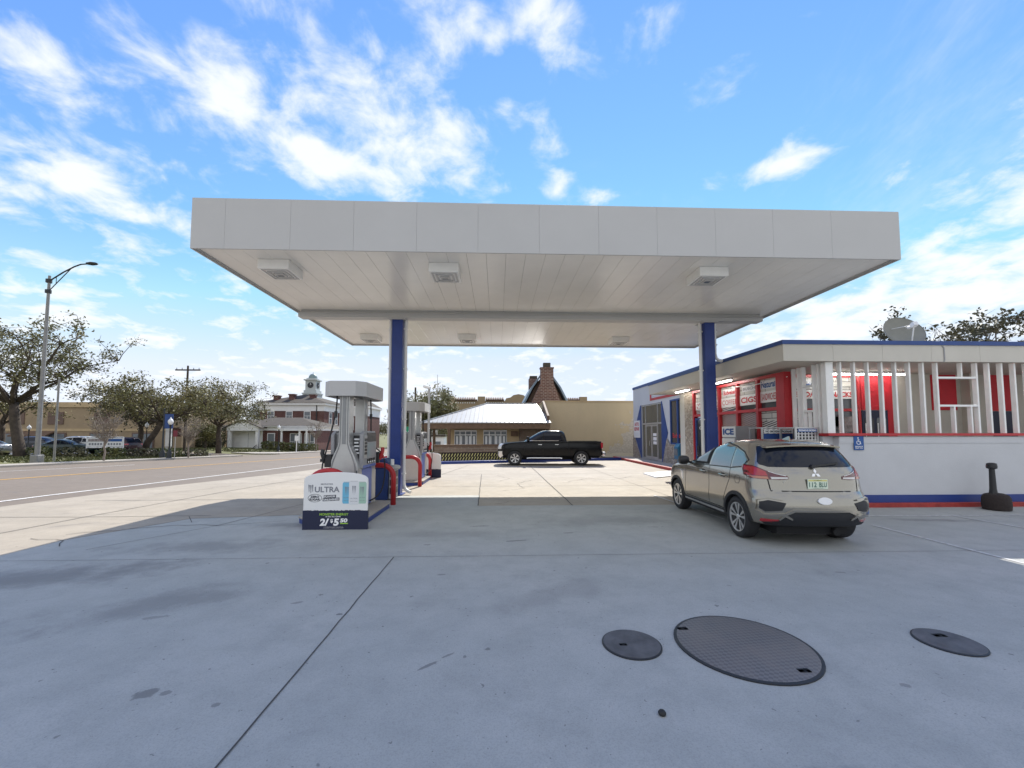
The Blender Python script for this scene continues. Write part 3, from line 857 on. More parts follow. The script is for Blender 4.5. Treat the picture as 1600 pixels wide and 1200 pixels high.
def fuel_pump():
    t = thing('fuel_pump', 'nearer grey fuel pump, behind the white drinks board', 'fuel pump', (0, 0, 0), 0, 'fuel pumps on the islands')
    def ped(y0, y1):
        half = [(.315, 0), (.315, .80), (.305, .90), (.275, 1.02), (.225, 1.16), (.165, 1.29), (.125, 1.38), (.112, 1.46), (.108, 1.7), (.108, 2.47)]
        prof = [(x, z) for x, z in half] + [(-x, z) for x, z in reversed(half)]
        b = MB(); b.prism(prof, lambda u, v, w: (u, w, v), y0, y1)
        return b
    for y0, y1, q in ((-.62, -.36, -1), (.36, .62, 1)):
        p = ped(y0, y1).build('hose_mast', 'silver', t, local=True, bevel=0.012)
        f = -.628 if q < 0 else .628
        rib = MB()
        path = [(.255, .82), (.25, .92), (.225, 1.03), (.175, 1.17), (.115, 1.31), (.082, 1.42), (.075, 1.7), (.075, 2.45)]
        for sx in (-1, 1):
            for (xa, za), (xb, zb) in zip(path, path[1:]):
                rib.bar((sx * xa, f, za), (sx * xb, f, zb), .014, .018, (0, 1, 0))
        rib.box(-.035, .035, f - .008 if q < 0 else f - .01, f + .01 if q < 0 else f + .008, 1.42, 2.45)
        rib.build('rib', 'silver_dark', p, local=True)
        MB().box(-.318, .318, f - .002 if q < 0 else f - .006, f + .006 if q < 0 else f + .002, .01, .78).build('lower_panel', 'pump_beige', t, local=True)
    for yy in (-.372, .372):
        lp_ = MB().box(.125, .262, yy - .008, yy + .008, 1.12, 1.60).build('notice_panel', 'black_plastic', t, local=True)
        q = MB()
        for k in range(5): q.box(.138, .25 - .02 * (k % 2), yy - .010, yy + .010, 1.20 + k * .075, 1.235 + k * .075)
        q.build('notice_print', 'ink_white', lp_, local=True)
        MB().box(.13, .258, yy - .009, yy + .009, 1.02, 1.09).build('notice_label', 'sign_white', t, local=True)
    MB().box(-.27, .27, -.36, .36, 0, 1.66).build('cabinet', 'silver_dark', t, local=True, bevel=0.015)
    for sx in (-1, 1):
        X = lambda d: sx * d
        MB().box(X(.27), X(.305), -.62, .60, 0.03, .86).build('skirt_panel', 'blue_light', t, local=True, bevel=0.006)
        b = MB()
        b.prism([(-.44, .88), (.56, .88), (.56, 1.42), (.52, 1.60), (.44, 1.70), (-.30, 1.70), (-.44, 1.62)], lambda u, v, w: (w, u, v), X(.27), X(.345))
        door = b.build('front_panel', 'grey_plastic', t, local=True, bevel=0.012)
        MB().box(X(.345), X(.352), -.16, .50, 1.46, 1.66).build('price_display', 'black_plastic', door, local=True)
        MB().box(X(.345), X(.353), -.12, .42, 1.12, 1.43).build('screen', 'screen', door, local=True, bevel=0.003)
        MB().box(X(.345), X(.36), -.38, -.18, 1.10, 1.60).build('card_reader', 'silver', door, local=True, bevel=0.004)
        b = MB()
        for k in range(5):
            b.box(X(.36), X(.365), -.36, -.20, 1.18 + k * .075, 1.235 + k * .075)
        b.build('keypad', 'black_plastic', door, local=True)
        for k in range(4):
            gb = MB().box(X(.345), X(.365), -.13 + k * .15, -.03 + k * .15, .97, 1.08).build('grade_button', 'black_plastic', door, local=True, bevel=0.004)
            MB().box(X(.365), X(.368), -.12 + k * .15, -.04 + k * .15, .985, 1.02).build('grade_label', 'ink_white', gb, local=True)
        # nozzle in its red boot, hose hanging in a loop
        yb = .66 if sx > 0 else -.56
        nz = MB(); nz.box(X(.25), X(.40), yb - .07, yb + .07, .93, 1.20).build('nozzle_boot', 'black_plastic', t, local=True, bevel=0.02)
        nz = MB(); nz.tube([(X(.40), yb, 1.02), (X(.44), yb, 1.12), (X(.47), yb, 1.22), (X(.46), yb + .02, 1.30)], .045, 8); nz.box(X(.40), X(.50), yb - .03, yb + .03, 1.04, 1.10)
        nz.build('nozzle', 'red_paint' if sx > 0 else 'black_plastic', t, local=True, smooth=True)
        if sx > 0:
            h = [(.16, .66, 2.47), (.17, .67, 2.1), (.18, .68, 1.6), (.24, .72, 1.35), (.38, .76, 1.20), (.47, .74, 1.08), (.52, .70, .85), (.52, .66, .55), (.48, .58, .28), (.40, .40, .14), (.34, .16, .10)]
        else:
            h = [(-.14, -.66, 2.47), (-.16, -.67, 2.1), (-.24, -.68, 1.7), (-.34, -.66, 1.3), (-.43, -.62, 1.0), (-.45, -.58, .7), (-.40, -.5, .35), (-.34, -.3, .2)]
        hp = []
        for i in range(len(h) - 1):
            p0, p1, p2, p3 = (Vector(h[max(i - 1, 0)]), Vector(h[i]), Vector(h[i + 1]), Vector(h[min(i + 2, len(h) - 1)]))
            for k in range(5):
                u = k / 5
                hp.append(0.5 * ((2 * p1) + (p2 - p0) * u + (2 * p0 - 5 * p1 + 4 * p2 - p3) * u * u + (3 * p1 - p0 - 3 * p2 + p3) * u ** 3))
        hp.append(Vector(h[-1]))
        ho = MB().tube(hp, .0165, 8).build('hose', 'rubber', t, local=True, smooth='all')
        MB().cyl(Vector(h[1]) + Vector((0, 0, .02)), Vector(h[1]) - Vector((0, 0, .1)), .032, .032, 10).build('breakaway', 'black_plastic', ho, local=True, smooth=True)
        MB().box(X(.345), X(.350), -.40, .50, .885, .945).build('stripe', 'blue_light', door, local=True)
    oct_ = lambda d: [(-.27 - d, -.76 - d), (.27 + d, -.76 - d), (.44 + d, -.56), (.44 + d, .72), (.27 + d, .92 + d), (-.27 - d, .92 + d), (-.44 - d, .72), (-.44 - d, -.56)]
    b = MB(); o0, o1 = oct_(0), oct_(-.02); nn = len(o0)
    vs = [(x, y, 2.44) for x, y in o0] + [(x, y, 2.76) for x, y in o0] + [(x, y, 2.44) for x, y in o1] + [(x, y, 2.70) for x, y in o1]
    fs = [(i, (i + 1) % nn, nn + (i + 1) % nn, nn + i) for i in range(nn)] + [(2 * nn + i, 3 * nn + i, 3 * nn + (i + 1) % nn, 2 * nn + (i + 1) % nn) for i in range(nn)]
    fs += [(i, 2 * nn + i, 2 * nn + (i + 1) % nn, (i + 1) % nn) for i in range(nn)] + [tuple(range(nn, 2 * nn)), tuple(range(4 * nn - 1, 3 * nn - 1, -1))]
    b.add(vs, fs).build('valance', 'canopy_white', t, local=True, bevel=0.006)
    MB().box(-.06, .06, -.36, .36, 2.45, 2.53).build('hose_beam', 'silver_dark', t, local=True)
    return t
fp = fuel_pump(); fp.location = (-3.27, 9.46, 0.15)
dup(fp, (-3.04, 15.25, 0.15), label='farther pale fuel pump, beyond the blue column')
# red hoop guards
def hoop(y, label, x0=-3.92, x1=-2.68, top=1.0, rad=.30):
    pts = [(x0, y, -.03), (x0, y, top - rad)]
    for k in range(1, 8):
        a = math.pi - k * math.pi / 16; pts.append((x0 + rad + rad * math.cos(a), y, top - rad + rad * math.sin(a)))
    pts.append((x0 + rad, y, top)); pts.append((x1 - rad, y, top))
    for k in range(1, 8):
        a = math.pi / 2 - k * math.pi / 16; pts.append((x1 - rad + rad * math.cos(a), y, top - rad + rad * math.sin(a)))
    pts += [(x1, y, top - rad), (x1, y, -.03)]
    return tag(MB().tube(pts, .065, 14).build('hoop_guard', 'red_paint', loc=((x0 + x1) / 2, y, 0), smooth='all'), label, 'bollard', 'red hoop guards at the island ends')
hoop(8.02, 'red steel hoop guard mostly hidden behind the white drinks board', -3.62, -2.86, 1.07, .36)
hoop(10.42, 'dark red hoop guard beside the blue bin, at the end of the nearer island', -3.92, -2.60)
hoop(13.95, 'bright red hoop guard in the sun, in front of the farther pump', -3.92, -2.60)
hoop(16.50, 'red hoop guard behind the farther fuel pump')

# ------------------------------------------------------------------ drinks board
def board(y0, label, face=True, x0=-3.60, dy=.05, sc=1.0):
    wd = 1.18 * sc; hs, ht = .93 * sc, 1.07 * sc
    t = thing('drinks_board', label, 'advertising board', (x0 + wd / 2, y0, 0), 0, 'arched advertising boards at the pumps')
    out = [(0, .02), (wd, .02), (wd, hs - .05)] + [(wd / 2 + wd / 2 * math.cos(a), hs - .05 + (ht - hs + .05) * math.sin(a) ** .55) for a in [math.pi * k / 24 for k in range(1, 24)]] + [(0, hs - .05)]
    b = MB(); b.prism(out, lambda u, v, w: (x0 + u, w, v), y0, y0 + dy); b.build('panel', 'sign_white', t, bevel=0.008)
    b = MB(); b.box(x0 - .006, x0 + wd + .006, y0 - .006, y0 + dy + .006, .0, .36 * sc)
    rnd = random.Random(5)
    for k in range(46):
        u = k / 46 * wd; b.box(x0 + u, x0 + u + wd / 46, y0 - .0055, y0 - .001, .36 * sc, .36 * sc + rnd.uniform(.0, .012))
    b.build('lower_band', 'sign_navy', t)
    b = MB(); b.box(x0 + .1, x0 + .2, y0 + dy, y0 + dy + .3, 0, .03); b.box(x0 + wd - .2, x0 + wd - .1, y0 + dy, y0 + dy + .3, 0, .03); b.build('foot', 'black_plastic', t)
    if not face: return t
    Rv, U = (1, 0, 0), (0, 0, 1)
    P = lambda u, z: (x0 + u, y0, z)
    b = MB(); b.text('ULTRA', P(.205, .70), Rv, U, .105, .455, bold=.025)
    b.text('MONSTER', P(.315, .838), Rv, U, .028, .225, bold=.02)
    for k, (u, zt, zb) in enumerate(((.085, .845, .70), (.118, .838, .68), (.151, .845, .70))):
        b.add([(x0 + u, y0 - .003, zt), (x0 + u + .026, y0 - .003, zt - .01), (x0 + u + .02, y0 - .003, zb + .05), (x0 + u + .024, y0 - .003, zb + .03), (x0 + u + .012, y0 - .003, zb), (x0 + u + .008, y0 - .003, zb + .06)], [(5, 4, 3, 2, 1, 0)])
    b.build('lettering', 'ink_grey', t, fix=False)
    b = MB(); b.text('ZERO', P(.125, .598), Rv, U, .042, .165, bold=.05); b.text('SUGAR', P(.108, .548), Rv, U, .042, .20, bold=.05)
    M = [(math.cos(a) * .128 + .21, math.sin(a) * .075 + .595) for a in [2 * math.pi * k / 40 for k in range(40)]]; Mi = [((u - .21) * .94 + .21, (z - .595) * .9 + .595) for u, z in M]
    b.add([(x0 + u, y0 - .002, z) for u, z in M + Mi], [(i, 40 + i, 40 + (i + 1) % 40, (i + 1) % 40) for i in range(40)])
    b.build('lettering', 'ink_dark', t, fix=False)
    for s_, u, z, w_, h_ in (('FLAVOR', .385, .600, .2, .034), ('UNLEASHED', .365, .545, .285, .034)):
        b = MB(); sl = .05
        b.add([(x0 + u - .012, y0 - .002, z - .01), (x0 + u + w_ + .012, y0 - .002, z - .01 + sl * w_), (x0 + u + w_ + .012, y0 - .002, z + h_ + .01 + sl * w_), (x0 + u - .012, y0 - .002, z + h_ + .01)], [(3, 2, 1, 0)])
        q = b.build('flash', 'ink_dark', t, fix=False)
        MB().text(s_, P(u, z), (1, 0, sl), (-sl, 0, 1), h_, w_, out=.004, bold=.03).build('lettering', 'ink_white', q, fix=False)
    for u, z0, z1, mm, lb in ((.715, .49, .895, 'can_blue', 'pale blue printed can'), (1.00, .49, .895, 'can_green', 'pale green printed can'), (.835, .475, .912, 'can_white', 'white printed can')):
        wd_ = .155 if mm != 'can_white' else .185; yo = .003 if mm != 'can_white' else .0055
        o2 = [(u + .012, z0), (u + wd_ - .012, z0), (u + wd_, z0 + .03), (u + wd_, z1 - .035), (u + wd_ - .02, z1), (u + .02, z1), (u, z1 - .035), (u, z0 + .03)]
        b = MB(); b.prism(o2, lambda a, c, w: (x0 + a, w, c), y0 - yo, y0); cn = b.build('printed_can', mm, t); cn['label'] = lb
        b = MB()
        for j in (-1, 0, 1):
            cxx = u + wd_ / 2 + j * .025
            b.add([(x0 + cxx - .009, y0 - yo - .001, z1 - .09), (x0 + cxx + .009, y0 - yo - .001, z1 - .1), (x0 + cxx + .002, y0 - yo - .001, z1 - .27 + abs(j) * .02)], [(2, 1, 0)])
        b.text('ULTRA', (x0 + u + .025, y0 - yo, z0 + .10), Rv, U, .022, wd_ - .05, out=.001)
        b.text('ZERO SUGAR', (x0 + u + .025, y0 - yo, z0 + .05), Rv, U, .014, wd_ - .05, out=.001)
        b.build('can_print', 'ink_grey', cn, fix=False)
        MB().box(x0 + u + .022, x0 + u + wd_ - .022, y0 - yo - .001, y0 - yo, z1 - .012, z1 - .002).build('can_lid', 'alum', cn)
    MB().text('MONSTER ENERGY', P(.305, .275), Rv, U, .042, .53, out=.008, bold=.02).build('lettering', 'ink_green', t, fix=False)
    b = MB(); b.text('16 OZ. ALL CANS', P(.42, .243), Rv, U, .022, .27, out=.008, bold=.03)
    b.text('2/', P(.31, .085), Rv, U, .135, .175, out=.008, bold=.05, shear=.12); b.text('$', P(.505, .135), Rv, U, .075, .05, out=.008, bold=.04)
    b.text('5', P(.56, .085), Rv, U, .135, .105, out=.008, bold=.05, shear=.12); b.text('50', P(.68, .145), Rv, U, .075, .14, out=.008, bold=.05, shear=.12)
    b.text('AT PARTICIPATING LOCATIONS', P(.40, .058), Rv, U, .010, .34, out=.008); b.text('WHILE SUPPLIES LAST', P(.38, .04), Rv, U, .009, .38, out=.008)
    b.build('lettering', 'ink_white', t, fix=False)
    b = MB(); b.add([(x0 + .685, y0 - .008, .118), (x0 + .685, y0 - .008, .135), (x0 + .835, y0 - .008, .135), (x0 + .82, y0 - .008, .118)], [(3, 2, 1, 0)]); b.build('underline', 'ink_green', t, fix=False)
    return t
board(7.80, 'arched white and navy drinks board with a price, in front of the nearer pump')
board(16.72, 'arched white board with black base standing behind the farther pump', False, -3.40, .05, .95)

# ------------------------------------------------------------------ bin and wash station beside the column
t = thing('waste_bin', 'dark blue forecourt bin with windscreen wash station beside the blue column', 'bin', (-3.12, 11.35, 0))
b = MB(); b.prism([(-3.36, .02), (-2.93, .02), (-2.90, .86), (-3.39, .86)], lambda u, v, w: (u, w, v), 11.10, 11.55); b.build('body', 'blue_plastic', t, bevel=0.02)
b = MB(); b.prism([(-3.38, .86), (-2.90, .86), (-2.92, 1.02), (-2.98, 1.12), (-3.30, 1.12), (-3.36, 1.02)], lambda u, v, w: (u, w, v), 11.08, 11.57); b.build('hood', 'blue_plastic', t, bevel=0.025)
b = MB(); b.box(-2.90, -2.76, 11.12, 11.58, .05, .82); sv = b.build('service_box', 'grey_plastic', t, bevel=0.015)
for k in range(3):
    MB().box(-2.875, -2.785, 11.108, 11.12, .18 + k * .22, .34 + k * .22).build('slot', 'black_plastic', sv)
    MB().box(-2.76, -2.752, 11.2, 11.5, .18 + k * .22, .34 + k * .22).build('slot', 'black_plastic', sv)
b = MB(); b.lathe([(.0001, .82), (.13, .82), (.16, .87), (.13, .92), (.05, .94), (.0001, .94)], (-2.80, 11.35, 0), 16); b.build('wash_basin', 'canopy_white', t, smooth=True)
MB().cyl((-2.83, 11.2, .94), (-2.83, 11.2, 1.10), .05, .045, 12).build('towel_roll', 'sign_white', t, smooth=True)
# ------------------------------------------------------------------ the store
XW, XF = 8.0, 9.65          # window wall, workshop wall
st = thing('convenience_store', 'low white convenience store with blue roof trim, red window frames and porch screen', 'store', (9.0, 12.0, 0))
# ---- tall workshop half
b = MB()
DY0, DY1 = 23.62, 26.92      # door opening
BY0, BY1 = 20.55, 22.42      # blue framed window
def wallx(b, y0, y1, z0, z1, x0=XF, x1=XF + .22): b.box(x0, x1, y0, y1, z0, z1)
wallx(b, DY1, 28.55, 0, 4.86); wallx(b, DY0, DY1, 3.64, 4.86); wallx(b, BY1, DY0, 0, 4.86); wallx(b, BY0, BY1, 3.66, 4.86); wallx(b, BY0, BY1, 0, 1.2); wallx(b, 17.8, BY0, 0, 4.86)
b.box(XF + .22, 22, 28.33, 28.55, 0, 4.86)
b.box(XF + .22, 22, 17.8, 18.0, 3.4, 4.86)
b.build('workshop_wall', 'wall_white', st)
MB().box(XF - .035, 22, 17.75, 28.60, 4.86, 5.02).build('roof_trim', 'blue_trim', st)
MB().box(XF + .2, 22, 18.0, 28.33, 4.6, 4.7).build('roof', 'asphalt_lot', st)
# red bordered band below the parapet
b = MB(); b.box(XF - .03, XF - .001, 25.13, 25.33, 3.98, 4.82); b.box(XF - .03, XF - .001, 19.6, 25.33, 3.84, 3.98); b.build('red_border', 'red_frame', st)
MB().box(XF - .028, XF - .001, 18.6, 25.33, 4.822, 4.858).build('blue_border', 'blue_trim', st)
# blue hexagon round the workshop door
b = MB()
hexp = [(27.07, 3.66), (28.42, 1.86), (27.0, .13), (23.58, .13), (22.74, 1.82), (23.58, 3.68)]
fnx = lambda u, v, w: (w, u, v)
b.prism([(27.07, 3.655), (28.42, 1.86), (27.0, .135), (26.93, .135), (26.93, 3.655)], fnx, XF - .03, XF - .002)
b.build('door_surround', 'blue_trim', st); b = MB()
b.prism([(23.60, 3.675), (23.60, .135), (23.5, .135), (22.74, 1.82), (23.52, 3.675)], fnx, XF - .03, XF - .002)
b.build('door_surround', 'blue_trim', st)
# aluminium door set
b = MB()
x0, x1 = XF + .02, XF + .10
for y0, y1 in ((DY1 - .07, DY1 - .01), (26.28, 26.34), (24.27, 24.33), (DY0 + .01, DY0 + .07)): b.box(x0, x1, y0, y1, .135, 3.62)
for z0, z1 in ((2.36, 2.46), (3.56, 3.62)): b.box(x0 + .004, x1 - .004, DY0 + .01, DY1 - .01, z0, z1)
for y0, y1 in ((DY0 + .07, 24.27), (26.34, DY1 - .07)): b.box(x0 + .004, x1 - .004, y0, y1, .135, .25)
dfr = b.build('door_frame', 'alum', st)
MB().box(XF + .05, XF + .06, DY0 + .03, DY1 - .03, 2.46, 3.57).build('transom_pane', 'glass_door', dfr)
for y0, y1 in ((DY0 + .05, 24.29), (26.32, DY1 - .05)): MB().box(XF + .05, XF + .06, y0, y1, .25, 2.37).build('side_pane', 'glass_door', dfr)
for y0, y1, sy in ((24.34, 25.29, 1), (25.31, 26.27, -1)):
    b = MB(); b.box(x0 + .01, x1 - .015, y0, y0 + .09, .15, 2.34); b.box(x0 + .01, x1 - .015, y1 - .09, y1, .15, 2.34); b.box(x0 + .012, x1 - .017, y0 + .09, y1 - .09, .15, .36); b.box(x0 + .012, x1 - .017, y0 + .09, y1 - .09, 2.24, 2.34)
    dl = b.build('door', 'alum', st)
    MB().box(XF + .05, XF + .06, y0 + .08, y1 - .08, .35, 2.25).build('pane', 'glass_door', dl)
    yh = y1 - .16 if sy > 0 else y0 + .16
    MB().tube([(x0 + .01, yh, 1.0), (x0 - .06, yh, 1.02), (x0 - .06, yh, 1.30), (x0 + .01, yh, 1.32)], .014, 6).build('handle', 'chrome', dl)
    for z0, z1 in (((1.62, 1.80), (1.36, 1.56), (1.12, 1.30)) if sy > 0 else ()):
        MB().box(XF + .046, XF + .05, y0 + .2, y1 - .2, z0, z1).build('notice', 'sign_white', dl)
MB().box(XF + .4, XF + .42, DY0, DY1, .1, 3.6).build('door_backing', 'inside_dark', st)
# rubble stone apron either side of the hexagon and pier beside the blue window
b = MB()
b.prism([(23.46, .0), (22.80, 1.5), (22.42, 1.18), (19.9, 1.18), (19.9, 0)], fnx, XF - .07, XF - .031)
b.build('stone_facing', 'rubble_stone', st); b = MB()
b.prism([(28.55, 1.40), (28.40, 1.72), (27.06, .10), (27.06, 0), (28.55, 0)], fnx, XF - .07, XF - .031)
b.build('stone_facing', 'rubble_stone', st); b = MB(); b.box(XF - .09, XF + .0, 19.72, 20.50, 0, 3.95)
b.build('stone_facing', 'rubble_stone', st)
# blue framed display window
b = MB(); x0, x1 = XF - .02, XF + .10
for y0, y1 in ((BY1 - .10, BY1), (21.42, 21.55), (BY0, BY0 + .08)): b.box(x0, x1, y0, y1, 1.2, 3.66)
for z0, z1 in ((1.2, 1.28), (3.58, 3.66)): b.box(x0 + .005, x1 - .005, BY0 + .08, BY1 - .1, z0, z1)
wf = b.build('window', 'blue_trim', st)
for y0, y1 in ((BY0 + .07, 21.43), (21.54, BY1 - .09)):
    p = MB().box(XF + .03, XF + .04, y0, y1, 1.27, 3.59).build('pane', 'glass_store', wf)
b = MB(); b.text('Budweiser', (XF + .028, 22.2, 1.55), (0, -1, 0), (0, 0, 1), .26, 1.4, out=.002, bold=.02); b.build('window_lettering', 'ink_red', wf, fix=False)
MB().box(XF + .8, XF + .82, BY0, BY1, 1.2, 3.66).build('backing', 'poster_dark', wf)
# ---- low shop half: window wall on X = 8.0
GY = [16.25, 14.36, 13.24, 12.18, 11.14]   # mullion centres from back to front
b = MB()
b.box(XW + .02, XW + .2, 11.2, 16.3, 0, .55)
b.box(XW + .02, XW + .2, 17.05, 17.6, 0, 3.5)
b.build('shop_wall', 'wall_cream', st)
MB().box(XW - .04, XW + .2, 16.34, 17.04, 0, 3.5).build('stone_facing', 'rubble_stone', st)
b = MB()
b.box(XW - .06, XW + .10, 11.14, 16.33, 3.42, 3.51)
b.box(XW - .05, XW + .09, 11.26, 16.27, 2.46, 2.55)
b.box(XW - .05, XW + .09, 11.26, 14.3, .55, .64)
for i, y in enumerate(GY[:-1]): b.box(XW - .055, XW + .095, y - .05, y + .05, .1 if i < 2 else .64, 3.42)
b.box(XW - .09, XW + .12, 10.93, 11.26, .1, 3.505)
rf = b.build('window_frame', 'red_frame', st)
def pane(y0, y1, z0, z1, m, name, dx=.02): return MB().box(XW + dx, XW + dx + .008, y0, y1, z0, z1).build(name, m, rf)
cols = [(14.41, 16.20), (13.29, 14.31), (12.23, 13.19), (11.26, 12.13)]
for y0, y1 in cols:
    pane(y0, y1, 2.55, 3.42, 'glass_store', 'upper_pane', .06)
for y0, y1 in cols[1:]:
    pane(y0, y1, .64, 2.46, 'glass_store', 'lower_pane', .06)
bp = MB()
for y0, y1 in cols: bp.box(XW + .045, XW + .052, y0, y1, 3.05, 3.42)
bpo = bp.build('brick_paper', 'brick_paper', rf)
bl = MB()
for (y0, y1), mm in zip(cols[1:], ('blind_red', 'blind_red', 'blind')):
    q = MB(); k = 0; z = .70
    while z < (2.40 if mm != 'blind' else 2.16):
        q.add([(XW + .050, y0 + .01, z + (y1 - y0) * .22), (XW + .050, y1 - .01, z), (XW + .055, y1 - .01, z + .035), (XW + .055, y0 + .01, z + .035 + (y1 - y0) * .22)], [(0, 1, 2, 3)])
        z += .062
    q.build('blind', mm, rf, fix=False)
for y0, y1, z0 in ((13.29, 14.31, 2.56), (14.41, 16.2, 2.56)):
    q = MB(); z = z0
    while z < 2.68:
        q.add([(XW + .050, y0 + .01, z + .12), (XW + .050, y1 - .01, z), (XW + .055, y1 - .01, z + .03), (XW + .055, y0 + .01, z + .15)], [(0, 1, 2, 3)]); z += .055
    q.build('blind', 'blind', rf, fix=False)
MB().box(XW + .045, XW + .052, 11.27, 12.12, 2.17, 2.45).build('brick_paper', 'brick_paper', rf)
MB().box(XW + .046, XW + .053, 12.25, 13.0, .75, 1.9).build('poster', 'poster_mix', rf)
# blue entrance door, half hidden by the canopy column
b = MB(); b.box(XW - .02, XW + .07, 14.45, 14.55, .1, 2.40); b.box(XW - .02, XW + .07, 16.08, 16.18, .1, 2.40); b.box(XW - .018, XW + .068, 14.55, 16.08, 2.32, 2.40); b.box(XW - .018, XW + .068, 14.55, 16.08, .1, .35)
dr = b.build('entrance_door', 'blue_trim', st); MB().box(XW + .02, XW + .03, 14.54, 16.09, .34, 2.33).build('pane', 'glass_store', dr); MB().box(XW - .07, XW - .03, 15.9, 15.98, .9, 1.3).build('handle', 'chrome', dr)
MB().text('OPEN', (XW + .018, 15.9, 1.95), (0, -1, 0), (0, 0, 1), .12, .55, bold=.02).build('door_lettering', 'ink_white', dr, fix=False)
# ---- porch behind the slatted screen
b = MB()
b.box(8.36, 21.9, 9.72, 9.90, 0, 1.72)                       # low front wall
b.box(8.1, 8.36, 9.88, 10.92, 0, 1.72)
b.build('porch_wall', 'wall_white', st)
MB().box(8.365, 21.9, 9.705, 9.72, 1.56, 1.715).build('wall_band', 'wall_white', st)
MB().box(8.07, 21.9, 9.66, 9.93, 1.74, 1.80).build('red_rail', 'red_frame', st)
MB().box(8.355, 21.9, 9.69, 9.72, .10, .30).build('blue_base', 'blue_paint', st)
struct(MB().box(8.09, 21.9, 9.60, 9.69, 0.0, .12).build('kerb', 'red_curb', loc=(12, 9.65, 0), bevel=0.01))
# porch back wall (faces the camera)
YB = 11.9
b = MB(); b.box(10.95, 21.9, YB, YB + .15, 0, 3.6); b.box(8.2, 10.95, YB, YB + .15, 0, .6); b.build('porch_back_wall', 'wall_cream', st)
MB().box(8.15, 21.9, 9.9, 17.7, .04, .1).build('porch_floor', 'concrete_walk', st)
b = MB()
for x0 in (8.20, 8.75, 9.77, 10.84): b.box(x0, x0 + .09, YB - .05, YB + .06, .6, 3.48)
b.box(8.29, 10.84, YB - .045, YB + .055, 3.48, 3.57); b.box(8.29, 10.84, YB - .045, YB + .055, 2.46, 2.54)
pf = b.build('porch_window_frame', 'red_frame', st)
MB().box(8.29, 10.84, YB + .03, YB + .04, .6, 3.48).build('pane', 'glass_store', pf)
for x0, x1 in ((8.84, 9.77), (9.86, 10.84)): MB().box(x0, x1, YB + .012, YB + .020, 3.12, 3.48).build('brick_paper', 'brick_paper', pf)
MB().box(8.84, 9.4, YB + .012, YB + .020, 2.2, 2.45).build('brick_paper', 'brick_paper', pf)
for x0, x1, mm, z0, z1 in ((9.2, 9.6, 'poster_mix', 1.85, 2.3), (9.95, 10.3, 'poster_dark', 1.85, 2.4), (10.15, 10.35, 'can_green', 2.0, 2.3), (10.45, 10.8, 'poster_mix', 1.85, 2.3)):
    MB().box(x0, x1, YB + .006, YB + .011, z0, z1).build('poster', mm, pf)
for x0, x1, z0, z1 in ((10.97, 12.05, 2.50, 3.58), (13.2, 13.98, 2.50, 3.58), (14.94, 15.9, 2.48, 3.58)):
    MB().box(x0, x1, YB - .03, YB, z0, z1).build('red_panel', 'red_panel', st)
MB().box(11.78, 12.05, YB - .028, YB, .6, 2.50).build('red_post', 'red_panel', st)
pd = MB().box(10.97, 11.78, YB - .025, YB, .6, 2.49).build('porch_door', 'sign_navy', st)
for x0 in (11.04, 11.42): MB().box(x0, x0 + .30, YB - .03, YB - .026, .9, 2.25).build('pane', 'glass_store', pd); MB().box(x0 + .02, x0 + .05, YB - .036, YB - .03, .95, 2.1).build('handle', 'ink_white', pd)
MB().box(15.1, 15.85, YB - .026, YB, .6, 2.47).build('porch_door', 'sign_navy', st)
b = MB(); b.box(14.15, 14.38, YB - .25, YB, 0, 3.6); b.build('pilaster', 'wall_cream', st)
# ---- roof overhang
OX, OYF, OYB = 6.95, 9.58, 18.4
b = MB()
xs = [OX, 8.20, 9.45, 10.70, 11.95, 13.2, 14.45, 15.7, 16.95, 18.2, 19.45, 20.7, 21.9]
for a, c in zip(xs, xs[1:]): b.box(a + .003, c - .003, OYF, OYF + .05, 3.56, 3.97)
ys = [OYF + .05, 11.4, 13.2, 15.0, 16.8, OYB]
for a, c in zip(ys, ys[1:]): b.box(OX, OX + .05, a + .002, c - .002, 3.56, 3.97)
b.box(OX + .05, XF, OYB - .05, OYB, 3.56, 3.97)
b.build('fascia', 'wall_cream', st)
MB().box(OX + .05, 21.9, OYF + .05, OYB - .05, 3.60, 3.66).build('soffit', 'wall_cream', st)
b = MB(); b.box(OX - .03, 21.9, OYF - .03, OYF + .06, 3.97, 4.07); b.box(OX - .03, OX + .06, OYF + .06, OYB + .02, 3.97, 4.07); b.box(OX + .06, XF, OYB - .06, OYB + .02, 3.97, 4.07)
b.build('roof_trim', 'blue_trim', st)
MB().box(OX + .06, 21.9, OYF + .06, OYB - .06, 3.9, 3.98).build('roof', 'asphalt_lot', st)
b = MB(); b.box(10.3, 22, 15.6, 17.75, 3.98, 4.85); b.build('roof_house', 'wall_white', st)
# ---- slatted screen
SW, SD, ZT = .046, .105, 3.56
b = MB()
SX = [8.478, 8.829, 9.181, 9.534, 9.888, 10.243, 10.598, 10.955, 11.985, 12.307, 12.646, 12.985, 13.33] + [13.68 + .345 * k for k in range(24)]
for x in SX: b.box(x - SW / 2, x + SW / 2, 9.70, 9.70 + SD, 1.80, ZT)
b.box(8.09, 8.28, 9.70, 9.86, 1.80, ZT)
zl, zh = 2.46, 3.16
b.box(10.955 + SW / 2, 11.985 - SW / 2, 9.705, 9.70 + SD - .005, zh, zh + .05); b.box(10.955 + SW / 2, 11.985 - SW / 2, 9.705, 9.70 + SD - .005, zl, zl + .05)
b.box(11.58, 11.62, 9.705, 9.80, zh + .05, ZT); b.box(11.345, 11.385, 9.705, 9.80, 1.80, zl); b.box(11.78, 11.82, 9.705, 9.80, 1.80, zl)
